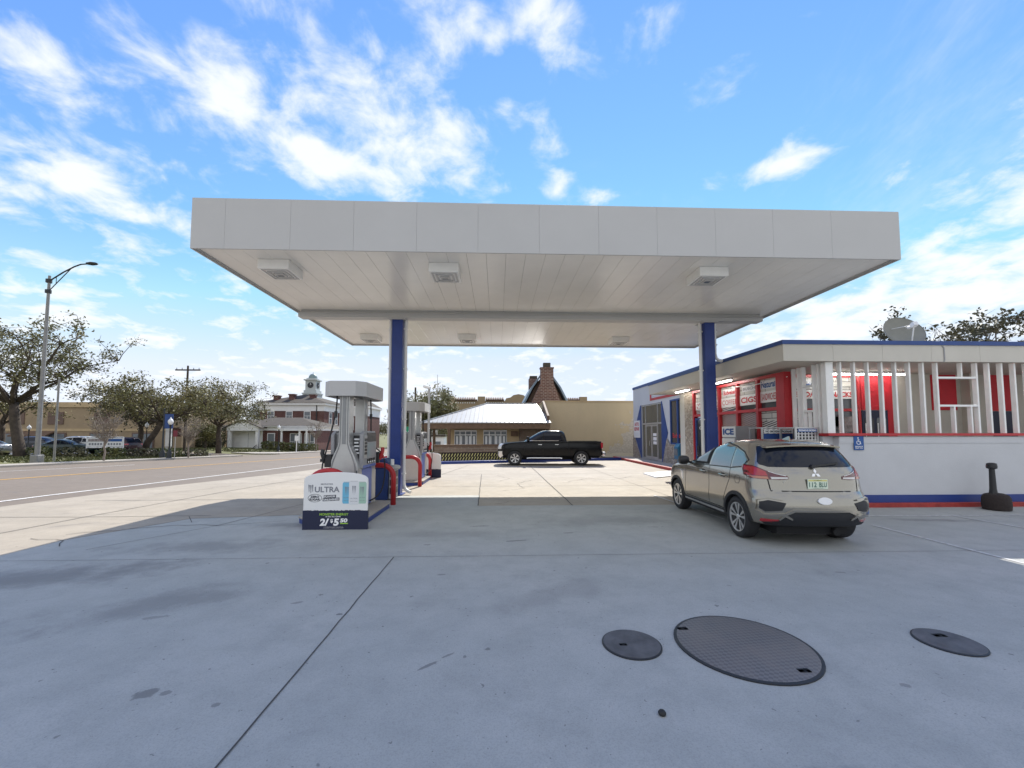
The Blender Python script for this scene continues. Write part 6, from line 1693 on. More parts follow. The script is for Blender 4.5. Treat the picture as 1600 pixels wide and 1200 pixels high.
b.build('roof', 'roof_blue', t)
b = MB(); b.prism([(cx - 1.95, 2), (cx - 1.55, 4.6), (cx - .62, 6.6), (cx - .60, 8.0), (cx + .60, 8.0), (cx + .62, 6.6), (cx + 1.25, 4.8), (cx + 1.6, 2)], lambda u, v, w: (u, w, v), 38.5, 39.25)
b.box(cx - .66, cx + .66, 38.44, 39.31, 8.0, 8.1); ch = b.build('chimney', 'brick_chimney', t)
b = MB(); b.box(cx - .34, cx + .34, 38.6, 39.15, 8.1, 8.55); b.build('chimney_pot', 'shingle', ch)
b = MB(); b.box(3.45, 4.45, 44.0, 44.9, 4, 7.75); c2 = b.build('chimney', 'brick_chimney', t); MB().box(3.55, 4.35, 44.1, 44.8, 7.75, 8.05).build('chimney_pot', 'shingle', c2)
# ---- brown parapet building behind
t = thing('parapet_building', 'brown stucco building with tiled parapet and small curved gable behind the metal roof', 'building', (2, 52, 0))
YB2 = 50.0
b = MB(); b.box(-6.15, 11.1, YB2, 60, 0, 5.75)
b.prism([(.9, 5.75), (1.1, 6.1), (1.6, 6.2), (2.0, 6.5), (2.6, 6.62), (3.2, 6.5), (3.6, 6.2), (4.1, 6.1), (4.3, 5.75)], lambda u, v, w: (u, w, v), YB2, YB2 + .5)
for x in (-6.15, -2.4, 10.2): b.box(x, x + .9, YB2 - .12, YB2 + .6, 5.2, 6.3)
b.build('wall', 'far_tan', t)
for x0, x1 in ((-5.2, -2.45), (-1.45, .85), (5.9, 10.15)):
    q = MB(); q.box(x0, x1, YB2 - .05, YB2 + .4, 5.75, 5.95); n = int((x1 - x0) / .28)
    for i in range(n): q.cyl((x0 + .14 + i * .28, YB2 - .35, 5.85), (x0 + .14 + i * .28, YB2 + .3, 6.12), .12, .12, 8)
    q.build('tile_coping', 'far_brown', t)
    q = MB()
    for i in range(n): q.box(x0 + .08 + i * .28, x0 + .2 + i * .28, YB2 - .03, YB2 - .005, 5.45, 5.62)
    q.build('dentils', 'sign_white', t)

# ---- courthouse with clock cupola
GZ = -1.05
t = thing('courthouse', 'red brick two storey courthouse with white frieze and pale clock cupola', 'building', (-38, 86, -1.4))
bx0, bx1, by0, by1 = -46.2, -33.9, 81.0, 98.0
b = MB(); b.box(bx0, bx1, by0, by1, -2.2, 6.15); b.build('brick_wall', 'brick_red', t)
b = MB(); b.box(bx0 - .06, bx1 + .06, by0 - .06, by1 + .06, 6.15, 7.3); b.box(bx0 - .5, bx1 + .5, by0 - .5, by1 + .5, 7.3, 7.75); b.build('frieze', 'paint_white', t)
def hip(b, x0, x1, y0, y1, z0, z1, ov=.7, ridge=.35):
    x0 -= ov; x1 += ov; y0 -= ov; y1 += ov
    if (x1 - x0) > (y1 - y0):
        h = (y1 - y0) / 2; r0, r1 = (x0 + h * .9, (y0 + y1) / 2, z1), (x1 - h * .9, (y0 + y1) / 2, z1)
        b.add([(x0, y0, z0), (x1, y0, z0), (x1, y1, z0), (x0, y1, z0), r0, r1], [(0, 1, 5, 4), (1, 2, 5), (2, 3, 4, 5), (3, 0, 4), (3, 2, 1, 0)])
    else:
        h = (x1 - x0) / 2; r0, r1 = ((x0 + x1) / 2, y0 + h * .9, z1), ((x0 + x1) / 2, y1 - h * .9, z1)
        b.add([(x0, y0, z0), (x1, y0, z0), (x1, y1, z0), (x0, y1, z0), r0, r1], [(0, 1, 4), (1, 2, 5, 4), (2, 3, 5), (3, 0, 4, 5), (3, 2, 1, 0)])
b = MB(); hip(b, bx0, bx1, by0, by1, 7.75, 9.9); rf_ = b.build('roof', 'shingle', t)
for x, y, z in ((-43.8, 82.6, 8.6), (-40.9, 82.8, 8.9), (-37.4, 84.0, 8.9), (-33.8, 90.5, 8.9)):
    b = MB(); b.box(x - .5, x + .5, y - .5, y + .5, 7.9, z + .5); b.box(x - .62, x + .62, y - .62, y + .62, z + .5, z + .72); b.build('chimney', 'brick_red', rf_)
def far_window(t, x0, x1, y, z0, z1, axis='x', m='glass_far'):
    b = MB()
    if axis == 'x':
        b.box(x0 - .12, x1 + .12, y - .12, y, z0 - .14, z0); b.box(x0 - .1, x1 + .1, y - .1, y, z1, z1 + .12); b.box(x0 - .1, x0, y - .1, y, z0, z1); b.box(x1, x1 + .1, y - .1, y, z0, z1); b.box(x0, x1, y - .08, y - .02, (z0 + z1) / 2 - .04, (z0 + z1) / 2 + .04); b.box((x0 + x1) / 2 - .03, (x0 + x1) / 2 + .03, y - .075, y - .025, z0, (z0 + z1) / 2 - .04)
    else:
        b.box(y, y + .12, x0 - .12, x1 + .12, z0 - .14, z0); b.box(y, y + .1, x0 - .1, x1 + .1, z1, z1 + .12); b.box(y, y + .1, x0 - .1, x0, z0, z1); b.box(y, y + .1, x1, x1 + .1, z0, z1); b.box(y + .02, y + .08, x0, x1, (z0 + z1) / 2 - .04, (z0 + z1) / 2 + .04)
    w = b.build('window', 'paint_white', t)
    q = MB()
    if axis == 'x': q.box(x0, x1, y - .05, y - .03, z0, z1)
    else: q.box(y + .03, y + .05, x0, x1, z0, z1)
    q.build('pane', m, w)
for xc in (-44.05, -40.55, -37.1): far_window(t, xc - .55, xc + .55, by0, 4.35, 6.0)
for yc in (84, 87, 90.5, 94.5):
    far_window(t, yc - .6, yc + .6, bx1, 3.7, 5.9, 'y'); far_window(t, yc - .6, yc + .6, bx1, -.9, 1.5, 'y')
for x in (-45.3, -35.3): MB().box(x - .08, x + .08, by0 - .16, by0 - .06, 1.5, 7.3).build('downpipe', 'dark_metal', t)
# projecting right bay
b = MB(); b.box(-33.9, -28.8, 92, 101, -2.2, 5.6); b.build('brick_wall', 'brick_red', t)
b = MB(); b.box(-33.95, -28.7, 91.9, 101.1, 5.6, 7.4); b.box(-34.3, -28.3, 91.5, 101.4, 7.4, 7.8); b.build('frieze', 'paint_white', t)
b = MB(); hip(b, -34.1, -28.6, 91.8, 101.2, 7.8, 9.9, .3); b.build('roof', 'shingle', t)
for xc in (-32.6, -30.3): far_window(t, xc - .6, xc + .6, 92, 2.6, 5.2); far_window(t, xc - .6, xc + .6, 92, -1.2, 1.4)
# cupola
ux, uy = -39.6, 88.6
b = MB()
for h_, z0, z1 in ((1.45, 8.6, 10.1), (1.58, 10.1, 10.35), (1.3, 10.35, 10.9), (1.08, 10.9, 13.0), (1.36, 13.0, 13.25), (.95, 13.25, 13.5)): b.box(ux - h_, ux + h_, uy - h_, uy + h_, z0, z1)
cu = b.build('cupola', 'cupola_green', t)
b = MB(); b.lathe([(.88, 13.5)] + [(.88 * math.cos(a), 13.58 + 1.0 * math.sin(a)) for a in [math.pi / 2 * k / 7 for k in range(7)]] + [(.0001, 14.6)], (ux, uy, 0), 18); b.cyl((ux, uy, 14.55), (ux, uy, 14.95), .06, .03, 8); b.build('dome', 'dome_green', cu, smooth=True)
for q in ('f', 'r'):
    b = MB()
    if q == 'f': b.cyl((ux, uy - 1.08, 12.0), (ux, uy - 1.14, 12.0), .62, .62, 24)
    else: b.cyl((ux + 1.08, uy, 12.0), (ux + 1.14, uy, 12.0), .62, .62, 24)
    ck = b.build('clock_face', 'dark_metal', cu); b = MB()
    if q == 'f': b.bar((ux, uy - 1.16, 12.0), (ux + .3, uy - 1.16, 12.2), .08, .02); b.bar((ux, uy - 1.16, 12.0), (ux, uy - 1.16, 12.48), .06, .02)
    else: b.bar((ux + 1.16, uy, 12.0), (ux + 1.16, uy + .3, 12.2), .02, .08)
    b.build('clock_hands', 'sign_white', ck)
b = MB()
for i in range(3): b.box(ux - .98 + i * .7, ux - .44 + i * .7, uy - 1.48, uy - 1.45, 8.9, 9.9)
b.build('louvre', 'dome_green', cu)
# ---- low wing with porch in front
t = thing('courthouse_wing', 'single storey red brick wing with shingle hip roof and white porch', 'building', (-37, 68, -1.2))
wx0, wx1, wy0, wy1 = -43.6, -29.6, 67.5, 78.0
b = MB(); b.box(wx0, wx1, wy0, wy1, -2.2, 2.25); b.build('brick_wall', 'brick_red', t)
b = MB(); b.box(wx0 - .05, wx1 + .05, wy0 - .05, wy1 + .05, 2.25, 2.85); b.box(wx0 - .5, wx1 + .5, wy0 - .5, wy1 + .5, 2.85, 3.0); b.build('frieze', 'paint_white', t)
b = MB(); hip(b, wx0, wx1, wy0, wy1, 3.0, 4.55, .6); b.build('roof', 'shingle', t)
for xc, w in ((-36.55, .5), (-33.1, .35), (-32.1, .35), (-30.9, .28), (-30.0, .28)): far_window(t, xc - w, xc + w, wy0, -.85, 1.7, 'x', 'glass_far')
for x in (-34.3, -31.5, -30.4): MB().box(x - .12, x + .12, wy0 - 1.3, wy0 - 1.06, -2, 2.2).build('porch_post', 'paint_white', t)
MB().box(-35, -29.2, wy0 - 1.4, wy0 - .05, 2.2, 2.35).build('porch_roof', 'paint_white', t)
b = MB(); b.box(-42.6, -37.7, wy0 - 1.6, wy0 - .05, 2.2, 2.7); b.prism([(-42.8, 2.7), (-37.5, 2.7), (-40.15, 3.85)], lambda u, v, w: (u, w, v), wy0 - 1.65, wy0 + 1.5); pc = b.build('portico', 'paint_white', t)
for s_ in (-1, 1):
    b = MB(); b.add([(-40.15, wy0 - 1.9, 3.98), (-40.15 + s_ * 2.9, wy0 - 1.9, 2.72), (-40.15 + s_ * 2.9, wy0 + 2.5, 2.72), (-40.15, wy0 + 2.5, 3.98), (-40.15, wy0 - 1.9, 3.88), (-40.15 + s_ * 2.9, wy0 - 1.9, 2.62), (-40.15 + s_ * 2.9, wy0 + 2.5, 2.62), (-40.15, wy0 + 2.5, 3.88)], [(0, 1, 2, 3), (7, 6, 5, 4), (0, 4, 5, 1), (1, 5, 6, 2), (2, 6, 7, 3), (3, 7, 4, 0)]); b.build('portico_roof', 'shingle', t)
for x in (-42.3, -38.0): MB().box(x - .22, x + .22, wy0 - 1.5, wy0 - 1.1, -1.0, 2.2).build('column', 'paint_white', t)
b = MB(); b.box(-41.4, -38.9, wy0 - .06, wy0 - .01, -1.0, 1.9); MB().box(-43.5, -37.9, wy0 - .012, wy0 - .001, -1.0, 2.2).build('porch_lining', 'paint_white', t); dd = b.build('door', 'paint_white', t); MB().box(-40.16, -40.12, wy0 - .08, wy0 - .06, -1, 1.9).build('gap', 'ink_grey', dd)
b = MB()
for i in range(4): b.box(-42.5, -37.8, wy0 - 1.7 - .32 * i, wy0 - 1.4 - .32 * i + .02, -2.0, -1.05 - .16 * i)
b.box(-42.6, -37.7, wy0 - 1.4, wy0 - .05, -2, -1.0); b.build('steps', 'concrete_walk', t)
for x in (-38.0,):
    b = MB()
    for k in range(5): b.cyl((x, wy0 - 1.6 - .3 * k, -1.1 - .14 * k), (x, wy0 - 1.6 - .3 * k, -.1 - .16 * k), .03, .03, 6)
    b.bar((x, wy0 - 1.5, -.05), (x, wy0 - 3.1, -.8), .06, .06); b.build('handrail', 'dark_metal', t)
# ---- long tan shop row at the far left
t = thing('shop_row', 'long tan two storey shop row behind the parked cars and oaks', 'building', (-75, 66, -.5))
b = MB(); b.box(-92, -46.5, 62, 74, -1.2, 6.0); b.build('wall', 'far_tan', t)
b = MB(); b.box(-92.2, -46.3, 61.8, 62.0, 5.6, 6.35); b.box(-92.2, -46.3, 61.9, 62.0, 2.1, 2.45); b.build('cornice', 'tan_wall', t)
b = MB(); b.box(-92, -74, 61.2, 62.0, -1.2, 2.0); b.build('ground_floor', 'far_brown', t)
for x in (-88, -82, -76.5, -70, -64.5, -58, -52): 
    b = MB(); b.box(x - 1.6, x + 1.6, 61.9, 62.0, -.6, 1.9); w_ = b.build('shop_window', 'far_brown', t); MB().box(x - 1.4, x + 1.4, 61.86, 61.9, -.4, 1.7).build('pane', 'glass_far', w_)
    MB().box(x - 1.1, x + 1.1, 61.9, 62.0, 3.1, 4.9).build('upper_window', 'far_brown', t)
for x in (-79, -67): 
    b = MB(); b.prism([(62, 2.2), (60.6, 1.5), (60.6, 1.3), (62, 2.0)], lambda u, v, w: (w, u, v), x - 2.6, x + 2.6); b.build('awning', 'wood_dark', t)
# small far buildings at the end of the street
for x, y, w, h, m, nm, lb in ((-24, 112, 10, 5.0, 'wall_cream', 'far_shop', 'small pale shop at the far end of the street beside the pump'), (-12.5, 120, 7, 4.4, 'far_tan', 'far_shop', 'small tan shop at the far end of the street beyond the green road sign'), (-12, 75, 4.5, 3.4, 'sign_white', 'far_kiosk', 'low white building beyond the street seen left of the blue column')):
    t = thing(nm, lb, 'building', (x, y, -2.2)); MB().box(x - w / 2, x + w / 2, y, y + 8, -2.6, h - 2.2).build('wall', m, t)
    MB().box(x - w / 2 - .3, x + w / 2 + .3, y - .3, y + 8.3, h - 2.2, h - 1.9).build('roof', 'red_curb' if m == 'far_tan' else 'shingle', t)
    for k in (-1, 1): MB().box(x + k * w * .22 - .7, x + k * w * .22 + .7, y - .06, y, -1.5, .3).build('window', 'glass_far', t)
# ------------------------------------------------------------------ trees
def limb_path(p0, p1, sag, rnd, n=5, wig=.06):
    p0, p1 = Vector(p0), Vector(p1); L = (p1 - p0).length; pts = []
    for i in range(n + 1):
        u = i / n; p = p0.lerp(p1, u) + Vector((0, 0, sag * L * math.sin(math.pi * u)))
        if 0 < i < n: p += Vector((rnd.uniform(-1, 1), rnd.uniform(-1, 1), rnd.uniform(-1, 1))) * wig * L
        pts.append(p)
    return pts
def tree(name, label, base, H, crown, seed, group=None, trunk_r=.35, fork=.3, limbs=6, subs=6, twigs=5, lpt=9, lsize=.16, clump=.55, mleaf='leaf_oak', mbark='bark', cat='tree', lean=(0, 0), gap=.0, limb_sag=.06, flat=1.0):
    """crown = (rx, ry, z_low, z_high) about the trunk, relative to the base"""
    rnd = random.Random(seed); base = Vector(base); rx, ry, zl, zh = crown
    t = thing(name, label, cat, base, 0, group)
    tb = MB(); lv = MB()
    top = base + Vector((lean[0], lean[1], H * fork))
    tp = limb_path(base - Vector((0, 0, .15)), top, 0, rnd, 5, .025)
    tb.tube(tp, trunk_r, 9, trunk_r * .7); cz_ = (zl + zh) / 2
    lb = MB()
    tips = []
    for i in range(limbs):
        a = 2 * math.pi * (i + rnd.uniform(-.3, .3)) / limbs; f = rnd.uniform(.45, .75); zz = rnd.uniform(.25, .85)
        e = base + Vector((lean[0] + rx * f * math.cos(a), lean[1] + ry * f * math.sin(a), zl + (zh - zl) * zz))
        lp = limb_path(top - Vector((0, 0, rnd.uniform(0, .25) * H * fork * .4)), e, limb_sag, rnd, 5, .06); lb.tube(lp, trunk_r * .40, 6, trunk_r * .07)
        for j in range(subs):
            s0 = lp[rnd.choice((2, 3, 4, 5, 5))]
            for _ in range(12):
                d = Vector((rnd.gauss(0, 1), rnd.gauss(0, 1), rnd.gauss(.25, .8))); d.normalize()
                q = s0 + d * rnd.uniform(.25, .55) * min(rx, ry, (zh - zl))
                n_ = ((q.x - base.x - lean[0]) / rx, (q.y - base.y - lean[1]) / ry, (q.z - base.z - cz_) / ((zh - zl) / 2))
                if sum(abs(c) ** 2.3 for c in n_) < 1: break
            sp = limb_path(s0, q, .05, rnd, 3, .08); lb.tube(sp, trunk_r * .11, 5, trunk_r * .03)
            for k in range(twigs):
                t0 = sp[rnd.choice((1, 2, 3))]; d = Vector((rnd.gauss(0, 1), rnd.gauss(0, 1), rnd.gauss(.2, .7))).normalized(); t1 = t0 + d * rnd.uniform(.5, 1.2) * clump * 1.5
                lb.cyl(t0, t1, trunk_r * .05, trunk_r * .02, 3, False)
                if rnd.random() > gap: tips.append((t0.lerp(t1, .7), rnd.uniform(.55, 1.2)))
    for c, sc in tips:
        for k in range(int(lpt * sc)):
            p = c + Vector((rnd.gauss(0, 1), rnd.gauss(0, 1), rnd.gauss(0, .75) * flat)) * clump * .5 * sc
            a = Vector((rnd.gauss(0, 1), rnd.gauss(0, 1), rnd.gauss(0, 1))).normalized(); b_ = a.cross(Vector((rnd.gauss(0, 1), rnd.gauss(0, 1), rnd.gauss(0, 1)))).normalized()
            s_ = lsize * rnd.uniform(.6, 1.3); w_ = s_ * .5
            lv.add([p - a * s_ * .5, p + b_ * w_ * .5, p + a * s_ * .5, p - b_ * w_ * .5], [(0, 1, 2, 3)])
    tr = tb.build('trunk', mbark, t, smooth='all'); lb.build('limbs', mbark, tr, smooth='all', fix=False)
    if lv.v: lv.build('crown', mleaf, t, fix=False)
    return t
def bare_tree(label, base, H, r, seed, group='bare saplings along the pavement'):
    rnd = random.Random(seed); base = Vector(base); t = thing('bare_sapling', label, 'tree', base, 0, group); tb = MB(); cb = MB()
    top = base + Vector((rnd.uniform(-.08, .08), 0, H * .42)); tb.tube(limb_path(base - Vector((0, 0, .1)), top, 0, rnd, 4, .02), .075, 7, .055)
    for i in range(9):
        a = 2 * math.pi * i / 9 + rnd.uniform(-.3, .3); f = rnd.uniform(.2, .62)
        e = top + Vector((r * f * math.cos(a), r * f * math.sin(a), H * rnd.uniform(.25, .5))); lp = limb_path(top - Vector((0, 0, rnd.uniform(0, .5))), e, -.03, rnd, 4, .05); cb.tube(lp, .036, 4, .014)
        for j in range(9):
            s0 = lp[rnd.choice((1, 2, 3, 4))]; q = s0 + Vector((rnd.gauss(math.cos(a) * .5, .6), rnd.gauss(math.sin(a) * .5, .6), rnd.uniform(.3, 1.1))).normalized() * rnd.uniform(.4, .9); cb.cyl(s0, q, .020, .013, 3, False)
            for k in range(5):
                u = s0.lerp(q, rnd.uniform(.3, 1)); cb.cyl(u, u + Vector((rnd.gauss(0, .6), rnd.gauss(0, .6), rnd.uniform(.1, 1))).normalized() * rnd.uniform(.2, .55), .012, .008, 3, False)
    tr = tb.build('trunk', 'bark_pale', t, smooth='all'); cb.build('branches', 'twig', t, fix=False)
    return t
def gb(x, y): return (x, y, tz(x, y))
OAK = 'live oaks across the street'
tree('live_oak', 'largest live oak at the far left with forked trunk behind the street lamp', gb(-40.2, 36.0), 11.5, (9.2, 7.5, 5.6, 12.6), 11, OAK, .40, .40, 9, 13, 7, 17, .25, .62, 'leaf_oak', lean=(-.8, 0), gap=.28)
tree('live_oak', 'spreading live oak with low slanting limb above the bare sapling', gb(-37.5, 44.5), 8, (8.5, 6, 3.4, 8.0), 12, OAK, .34, .42, 9, 11, 6, 17, .24, .72, 'leaf_bright', lean=(2.0, 0))
tree('live_oak', 'rounded live oak beside the crossarm utility pole', gb(-33.5, 50.5), 8.5, (6.5, 5.5, 2.8, 8.6), 13, OAK, .32, .4, 8, 11, 6, 17, .24, .7, 'leaf_oak')
tree('live_oak', 'leafy oak at the left picture edge with pale lower leaves', gb(-46.5, 40.0), 7.5, (4.5, 4, 2.4, 6.4), 14, OAK, .3, .4, 6, 7, 5, 12, .24, .6, 'leaf_bright', gap=.1)
tree('live_oak', 'dark oak behind the parked white and maroon cars', gb(-44.0, 52.0), 8, (7.5, 5, 2.6, 8.0), 15, OAK, .34, .4, 8, 11, 6, 20, .27, .75, 'leaf_dark')
tree('shrub_tree', 'bright green leafy shrub left of the low brick wing', gb(-42.0, 60.5), 3.6, (2.3, 2, .2, 3.8), 16, None, .14, .3, 7, 9, 6, 20, .2, .5, 'leaf_bright', cat='shrub')
FAR = 'trees beyond the courthouse lawn'
for i, (x, y, h, rx, m, lb) in enumerate(((-57, 84, 8.5, 8, 'leaf_oak', 'broad olive tree behind the red car'), (-66, 92, 9.5, 9, 'leaf_dark', 'dark broad tree farthest left beyond the lawn'), (-51.5, 96, 9.0, 6, 'leaf_dark', 'loose tree just left of the courthouse eaves'), (-52, 77, 6.0, 4.5, 'leaf_bright', 'pale green low tree left of the brick wing roof'))):
    tree('far_tree', lb, gb(x, y), h, (rx, rx * .7, 1.8, h + .6), 30 + i, FAR, .32, .35, 8, 11, 6, 18, .36, 1.0, m)
tree('live_oak', 'round oak behind the farther pump and flood lamp pole', (-6.8, 41.0, -.1), 6.2, (3.6, 3.4, 1.9, 6.5), 41, None, .26, .38, 9, 11, 7, 22, .22, .6, 'leaf_oak')
BK = 'trees at the end of the street'
for i, (x, y, h, r, lb) in enumerate(((-33.5, 112, 8.0, 5, 'far street tree right of the courthouse bay'), (-21.5, 98, 7.5, 4.5, 'far street tree seen between pump and column'), (-15.5, 108, 8, 5, 'far street tree behind the green road sign'))):
    tree('street_tree', lb, gb(x, y), h, (r, r, 1.5, h + .5), 50 + i, BK, .25, .35, 7, 9, 6, 18, .34, .95, 'leaf_oak')
tree('roof_tree', 'loose leafed dark tree rising behind the store roof and dish', (28.2, 24.0, 0), 9.4, (5.6, 3.5, 5.6, 9.8), 61, None, .20, .55, 8, 8, 5, 20, .24, .42, 'leaf_dark', gap=.30, flat=.7)
bare_tree('bare sapling on the pavement left of the banner frame', gb(-29.9, 32.3), 3.9, 1.9, 71)
bare_tree('bare sapling with reddish twigs beside the black globe lamp', gb(-28.3, 38.6), 3.6, 1.5, 72)
bare_tree('bare sapling in front of the right end of the brick wing', gb(-27.6, 63.5), 5.0, 2.6, 73)
bare_tree('bare sapling behind the lawn, left of the dark rounded bush', gb(-45.0, 66.0), 4.6, 2.0, 74)
# ---- hedges and bushes
def bush(name, label, boxes, seed, n, ls, m='leaf_hedge', group=None, cat='hedge'):
    rnd = random.Random(seed); x, y, z = boxes[0][0], boxes[0][1], boxes[0][2]
    t = thing(name, label, cat, (x, y, tz(x, y)), 0, group); lv = MB(); st_ = MB()
    for (cx, cy, czz, rx, ry, rz) in boxes:
        zb = tz(cx, cy)
        for k in range(n):
            while True:
                d = Vector((rnd.uniform(-1, 1), rnd.uniform(-1, 1), rnd.uniform(-1, 1)))
                if .25 < sum(abs(c) ** 4 for c in d) < 1: break
            p = Vector((cx + d.x * rx, cy + d.y * ry, zb + czz + d.z * rz + rnd.gauss(0, .05)))
            a = Vector((rnd.gauss(0, 1), rnd.gauss(0, 1), rnd.gauss(0, 1))).normalized(); b_ = a.orthogonal().normalized(); s_ = ls * rnd.uniform(.6, 1.3)
            lv.add([p - a * s_ * .5, p + b_ * s_ * .3, p + a * s_ * .5, p - b_ * s_ * .3], [(0, 1, 2, 3)])
        for k in range(5): st_.cyl((cx + rnd.uniform(-.5, .5) * rx, cy, zb), (cx + rnd.uniform(-.8, .8) * rx, cy + rnd.uniform(-.5, .5) * ry, zb + czz), .03, .015, 4, False)
    lv.build('foliage', m, t, fix=False); st_.build('stems', 'bark', t, fix=False)
    return t
VH = 'low bushes on the verge by the parked cars'
rnd = random.Random(3)
for i, (x, y, r, lb) in enumerate(((-42.8, 35.4, 1.7, 'lowest loose bush at the left picture edge'), (-39.6, 36.6, 1.2, 'low bush at the foot of the big oak'), (-37.6, 37.4, 1.4, 'dark low bush right of the street lamp base'), (-35.2, 38.6, 1.2, 'low bush under the bare sapling by the road'), (-33.6, 40.0, 1.3, 'low bush below the banner frame'), (-32.0, 41.2, 1.2, 'low bush right of the banner frame'), (-30.3, 42.4, 1.0, 'low dark bush beside the black lamp posts'))):
    bush('verge_bush', lb, [(x, y, .38, r, .55, .42)], 80 + i, 420, .22, 'leaf_hedge' if i % 2 else 'leaf_dark', VH, 'bush')
bush('clipped_hedge', 'long clipped hedge in front of the low brick wing', [(-36.3 + 1.2 * k, 65.8, .62, .75, .5, .62) for k in range(7)], 91, 420, .24)
bush('dark_bush', 'tall dark bush left of the white portico', [(-43.6, 65.4, 1.7, 1.0, .9, 1.75), (-45.4, 65.4, .8, 1.3, .8, .85)], 92, 1100, .3, 'leaf_dark', None, 'bush')

# ------------------------------------------------------------------ street furniture
def globe_lamp(x, y, h, label, first=[None]):
    if first[0] is None:
        t = thing('globe_lamp', label, 'street lamp', (0, 0, 0), 0, 'black posts with white globes')
        MB().lathe([(.24, 0), (.24, .12), (.18, .18), (.17, .62), (.11, .75), (.075, .9), (.06, 1.6), (.05, 2.9), (.075, 2.93), (.10, 3.05), (.05, 3.1)], (0, 0, 0), 14).build('post', 'dark_metal', t, local=True, smooth=True)
        MB().lathe([(.08, 3.08), (.16, 3.16), (.21, 3.32), (.18, 3.48), (.10, 3.56), (.05, 3.64), (.02, 3.74), (.0001, 3.76)], (0, 0, 0), 16).build('globe', 'globe', t, local=True, smooth=True)
        first[0] = t
    else: t = dup(first[0], (0, 0, 0), label=label)
    t.location = gb(x, y); t.scale = (h / 3.76,) * 3
    return t
globe_lamp(-29.0, 37.3, 3.75, 'white globe lamp on black post beside the dark banner post')
globe_lamp(-31.7, 60.5, 3.95, 'white globe lamp in front of the low brick wing')
globe_lamp(-39.5, 47.5, 3.4, 'white globe lamp seen over the pearl white car')
globe_lamp(-49.5, 45.0, 3.0, 'leftmost white globe lamp, between the oak trunk and the white car')
# tall street lamp
x, y, z = gb(-31.9, 29.6)
t = thing('street_light', 'tall grey street lamp with long bracket arm over the road', 'street lamp', (x, y, z))
MB().box(x - .25, x + .25, y - .25, y + .25, z - .1, z + .62).build('plinth', 'pole_grey', t, bevel=.06)
MB().tube([(x, y, z + .6), (x, y, z + 4), (x + .02, y, z + 9), (x + .03, y, z + 13.3)], .15, 12, .08).build('pole', 'pole_grey', t, smooth=True)
b = MB(); pz = z + 12.9
b.tube([(x, y, pz), (x + 1.0, y - .05, pz + .65), (x + 1.75, y - .08, pz + 1.05), (x + 2.2, y - .1, pz + 1.22), (x + 2.6, y - .1, pz + 1.26)], .045, 8); b.tube([(x, y, pz - .75), (x + .8, y - .04, pz + .12), (x + 1.55, y - .08, pz + .92)], .03, 6); b.cyl((x + .5, y, pz + .32), (x + .5, y, pz - .18), .02, .02, 6)
b.cyl((x, y, pz - .1), (x, y, pz + .15), .17, .17, 10); b.cyl((x, y, pz - .85), (x, y, pz - .62), .17, .17, 10); b.build('bracket_arm', 'dark_metal', t, smooth=True)
b = MB(); b.lathe([(.0001, -.38), (.12, -.3), (.19, 0), (.15, .28), (.06, .42), (.0001, .44)], (0, 0, 0), 14, 'x'); b.v = [(p[0] + x + 2.95, p[1] + y - .1, p[2] * .62 + pz + 1.29) for p in b.v]; b.build('lamp_head', 'dark_metal', t, smooth='all')
# second plain post right behind it
x, y, z = gb(-33.05, 31.8); tag(MB().tube([(x, y, z - .1), (x, y, z + 6.2)], .07, 8, .06).build('signal_post', 'pole_grey', loc=(x, y, z), smooth=True), 'plain grey post just behind the tall street lamp', 'post')
# utility poles
def pole(x, y, h, label, arm=True, r=.16):
    z = tz(x, y); t = thing('utility_pole', label, 'utility pole', (x, y, z), 0, 'wooden utility poles')
    MB().tube([(x, y, z - .2), (x, y, z + h)], r, 8, r * .65).build('pole', 'bark', t, smooth=True)
    if arm:
        cr = MB().box(x - 1.5, x + 1.5, y - .07, y + .07, z + h - .62, z + h - .46).build('crossarm', 'bark', t)
        for k in (-1.35, -.7, .7, 1.35): MB().cyl((x + k, y, z + h - .46), (x + k, y, z + h - .25), .05, .03, 6).build('insulator', 'glass_far', cr)
    return t
pole(-38.5, 51.8, 10.6, 'dark wooden utility pole with one crossarm above the oaks')
pole(-8.6, 43.0, 7.0, 'short dark pole without crossarm behind the farther pump', False, .14)
# flood lamp on a thin pole near the farther pump
x, y = -4.0, 24.0
t = thing('flood_lamp', 'thin brown pole with small flood lamp behind the farther pump', 'lamp post', (x, y, 0))
MB().tube([(x, y, -.1), (x, y, 4.45)], .075, 10, .065).build('pole', 'galv', t, smooth=True)
b = MB(); b.obox((x - .12, y - .05, 4.5), (.42, .34, .15), Matrix.Rotation(R(14), 3, 'Y')); hd = b.build('lamp_head', 'sign_white', t, bevel=.03)
# green road sign
x, y = -5.86, 26.5
t = thing('road_sign', 'green road sign with white distances on a post beside the blue column', 'sign', (x, y, tz(x, y)))
MB().cyl((x + .15, y + .05, -.3), (x + .15, y + .05, 2.1), .04, .04, 8).build('post', 'galv', t)
MB().box(x - 1.1, x + .36, y - .02, y, 1.75, 2.22).build('panel', 'road_sign_green', t, bevel=.01)
b = MB()
for s_, xx, zz, w_ in (('9', x + .20, 2.03, .09), ('22', x + .12, 1.82, .17), ('N', x - .12, 2.03, .10), ('RG', x - .16, 1.82, .20)): b.text(s_, (xx, y - .02, zz), (1, 0, 0), (0, 0, 1), .125, w_, bold=.04)
b.build('lettering', 'ink_white', t, fix=False)
